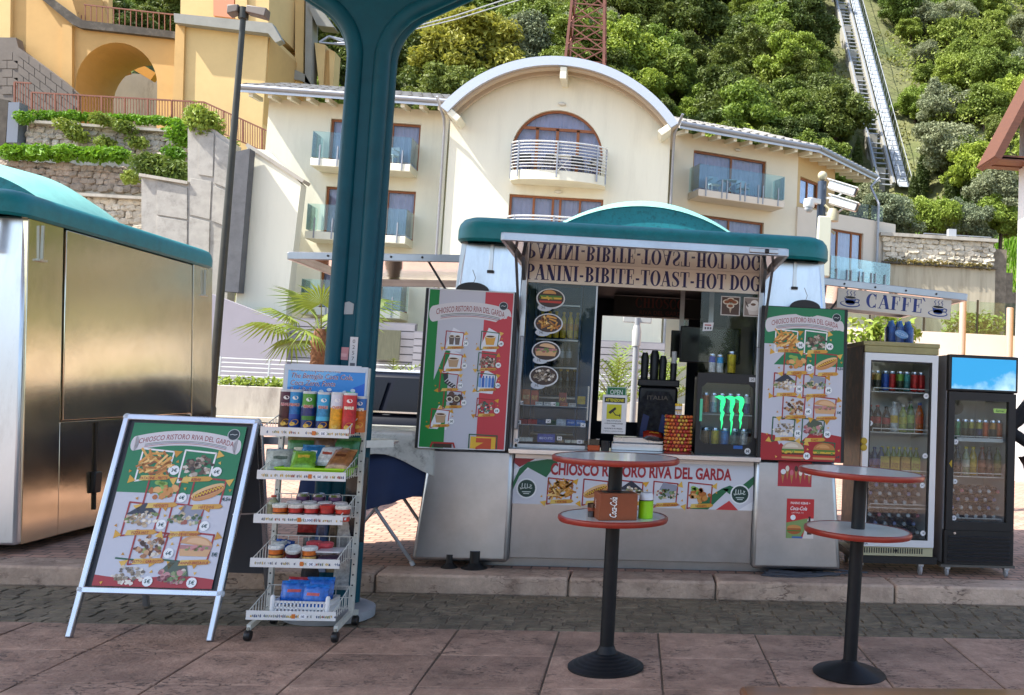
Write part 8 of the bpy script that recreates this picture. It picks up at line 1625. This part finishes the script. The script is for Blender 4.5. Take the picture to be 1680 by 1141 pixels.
# ---------------------------------------------------------------- person at the right edge
def person():
    p = at(1700, 700, 7.9); X = p.x+.12; t = thing('person', 'person in black top, hand on hip, at the right edge', 'person', (X, 7.9, .116), R(10))
    def skin(nm, pts, edges, m, rootv=0):
        me = bpy.data.meshes.new(nm); me.from_pydata([q[:3] for q in pts], edges, []); o = link(nm, me, t); sk_ = o.modifiers.new('s', 'SKIN'); me.skin_vertices[0].data[rootv].use_root = True
        for i, q in enumerate(pts): me.skin_vertices[0].data[i].radius = (q[3], q[3]*(q[4] if len(q) > 4 else 1))
        o.modifiers.new('u', 'SUBSURF').levels = 2; o.modifiers['u'].render_levels = 2; me.materials.append(m); return o
    SK = mat('skin', 'b98a70', .5); BK = mat('black_jersey', (.012, .012, .014), .8); MR = mat('maroon_trousers', '2c161a', .8)
    V = [(0, 0, .95, .12), (0, 0, 1.2, .115), (0, 0, 1.40, .09), (0, 0, 1.50, .048), (0, -.015, 1.60, .07, 1.15), (0, -.015, 1.69, .082, 1.15), (0, -.01, 1.75, .06), (-.18, 0, 1.40, .045), (-.37, .05, 1.14, .038), (-.22, -.08, 1.0, .028), (.18, 0, 1.40, .045), (.24, 0, 1.12, .036), (.25, -.06, .88, .027), (-.1, 0, .9, .09), (-.11, -.01, .5, .06), (-.11, .02, .1, .04), (-.12, -.1, .04, .035), (.1, 0, .9, .09), (.11, -.01, .5, .06), (.11, .02, .1, .04), (.12, -.1, .04, .035)]
    E_ = [(0, 1), (1, 2), (2, 3), (3, 4), (4, 5), (5, 6), (2, 7), (7, 8), (8, 9), (2, 10), (10, 11), (11, 12), (0, 13), (13, 14), (14, 15), (15, 16), (0, 17), (17, 18), (18, 19), (19, 20)]
    for wrist, d, sgn in ((9, Vector((.8, -.35, -.2)), -1), (12, Vector((0, -.25, -1)), 1)):
        w0 = Vector(V[wrist][:3]); d = d.normalized(); sd = d.cross(Vector((0, 1, .2))).normalized(); palm = len(V); V.append((*(w0+d*.055), .026)); E_.append((wrist, palm))
        for k, (o_, l_) in enumerate(((-.024, .062), (-.008, .072), (.008, .068), (.023, .055))):
            p0 = w0+d*.085+sd*o_; i0 = len(V); V.append((*p0, .0095)); V.append((*(p0+d*l_*.55+Vector((0, .006, 0))), .0085)); V.append((*(p0+d*l_+Vector((0, .022, -.004))), .0075)); E_ += [(palm, i0), (i0, i0+1), (i0+1, i0+2)]
        i0 = len(V); V.append((*(w0+d*.035+sd*.035*sgn), .011)); V.append((*(w0+d*.07+sd*.06*sgn), .009)); E_ += [(palm, i0), (i0, i0+1)]
    skin('body', V, E_, SK)
    skin('black_top', [(0, 0, .96, .17, .8), (0, 0, 1.15, .165, .85), (0, 0, 1.34, .165, .85), (0, 0, 1.44, .09, .9), (-.18, 0, 1.39, .08), (-.37, .05, 1.14, .062), (-.23, -.075, 1.01, .042), (.18, 0, 1.39, .08), (.24, 0, 1.12, .06), (.25, -.055, .91, .042)], [(0, 1), (1, 2), (2, 3), (2, 4), (4, 5), (5, 6), (2, 7), (7, 8), (8, 9)], BK)
    skin('trousers', [(0, 0, .98, .165, .9), (-.1, 0, .86, .135), (-.11, -.01, .5, .09), (-.11, .02, .12, .07), (.1, 0, .86, .135), (.11, -.01, .5, .09), (.11, .02, .12, .07)], [(0, 1), (1, 2), (2, 3), (0, 4), (4, 5), (5, 6)], MR)
    HR = mat('dark_hair', '1c1410', .6, var=.3, scale=30); b = MB(); b.sphere((0, .035, 1.70), .108, 16, 12, (.95, .95, 1.05)); b.sphere((0, .085, 1.60), .075, 12, 8, (1, .8, 1.4)); b.build('hair', HR, t)
    for s_ in (-1, 1):
        b = MB(); b.sphere((s_*.032, -.094, 1.668), .012, 10, 6); b.build('eye', mat('eye', (.05, .04, .035), .2), t); b = MB(); b.sphere((s_*.086, .0, 1.655), .02, 8, 6, (.5, .8, 1.3)); b.build('ear', SK, t); b = MB(); b.bar((s_*.018, -.1, 1.688), (s_*.048, -.092, 1.69), .008, .006); b.build('eyebrow', HR, t)
    b = MB(); b.sphere((0, -.105, 1.64), .016, 8, 6, (.8, 1, 1.5)); b.build('nose', SK, t); b = MB(); b.sphere((0, -.092, 1.605), .022, 10, 6, (1, .5, .35)); b.build('mouth', mat('lips', '8a4a44', .5), t)
    for s_ in (-1, 1): b = MB(); b.box(s_*.115-.045, s_*.115+.045, -.2, .06, 0, .07); b.build('shoe', BLACK, t, bevel=.02)
person()

# unseen trees added behind the viewer to darken reflections in steel and glass
for i in range(11):
    tree(rt_.choice(['dark', 'mid']), (-30+i*6+rt_.uniform(-1, 1), -26+rt_.uniform(-2, 2), 0), rt_.uniform(1.0, 1.3), 'unseen tree added behind the viewer for dark reflections', 'trees added for reflections')

uv, uf = [], []; rg = random.Random(19)
for _ in range(9000):
    x, y_ = rg.uniform(6, 48), rg.uniform(56, 126)
    if math.sin(x*.9+y_*.4)+math.sin(y_*.7-x*.3)+rg.uniform(-1.2, 1.2) < -.1: continue
    z = hz(x, y_); s_ = rg.uniform(.25, .6)
    for k in range(5):
        c = Vector((x+rg.gauss(0, .25), y_+rg.gauss(0, .25), z+rg.uniform(0, .6))); a = Vector((rg.gauss(0, 1), rg.gauss(0, 1), rg.gauss(0, 1))).normalized()*s_*.4; e = Vector((rg.gauss(0, 1), rg.gauss(0, 1), rg.gauss(0, 1))).normalized()*s_*.4
        o = len(uv); uv += [tuple(c-a), tuple(c+e), tuple(c+a)]; uf.append((o, o+1, o+2))
me = bpy.data.meshes.new('undergrowth'); me.from_pydata(uv, [], uf); me.materials.append(leafmat('scrub', '6a7034')); tag(link('undergrowth', me), 'low scrub covering the slope beside the funicular', 'scrub', kind='stuff')

# the wood's lower growth between the trees: one mass
uv, uf = [], []; rg = random.Random(23); cnt = 0
while cnt < 40000:
    x, y_ = rg.uniform(-55, 50), 56+74*rg.random()
    if clear_zone(x, y_) or (12 < x < 28 and y_ < 71): continue
    cnt += 1; dens = math.sin(x*.45+y_*.2)+math.sin(y_*.5-x*.21); z = hz(x, y_)+max(0, 2.1+dens*1.3)*rg.random()**.5+.2
    s_ = rg.uniform(.25, .5)
    for k in range(4):
        c = Vector((x+rg.gauss(0, .35), y_+rg.gauss(0, .35), z+rg.gauss(0, .3))); a = Vector((rg.gauss(0, 1), rg.gauss(0, 1), rg.gauss(0, 1))).normalized()*s_*.45; e = Vector((rg.gauss(0, 1), rg.gauss(0, 1), rg.gauss(0, 1))).normalized()*s_*.45
        o = len(uv); uv += [tuple(c-a), tuple(c+e), tuple(c+a)]; uf.append((o, o+1, o+2))
me = bpy.data.meshes.new('woodland'); me.from_pydata(uv, [], uf); me.materials.append(leafmat('woodland_leaf', '70823a')); tag(link('woodland', me), 'low growth filling the wood between the hillside trees', 'woodland', kind='stuff')
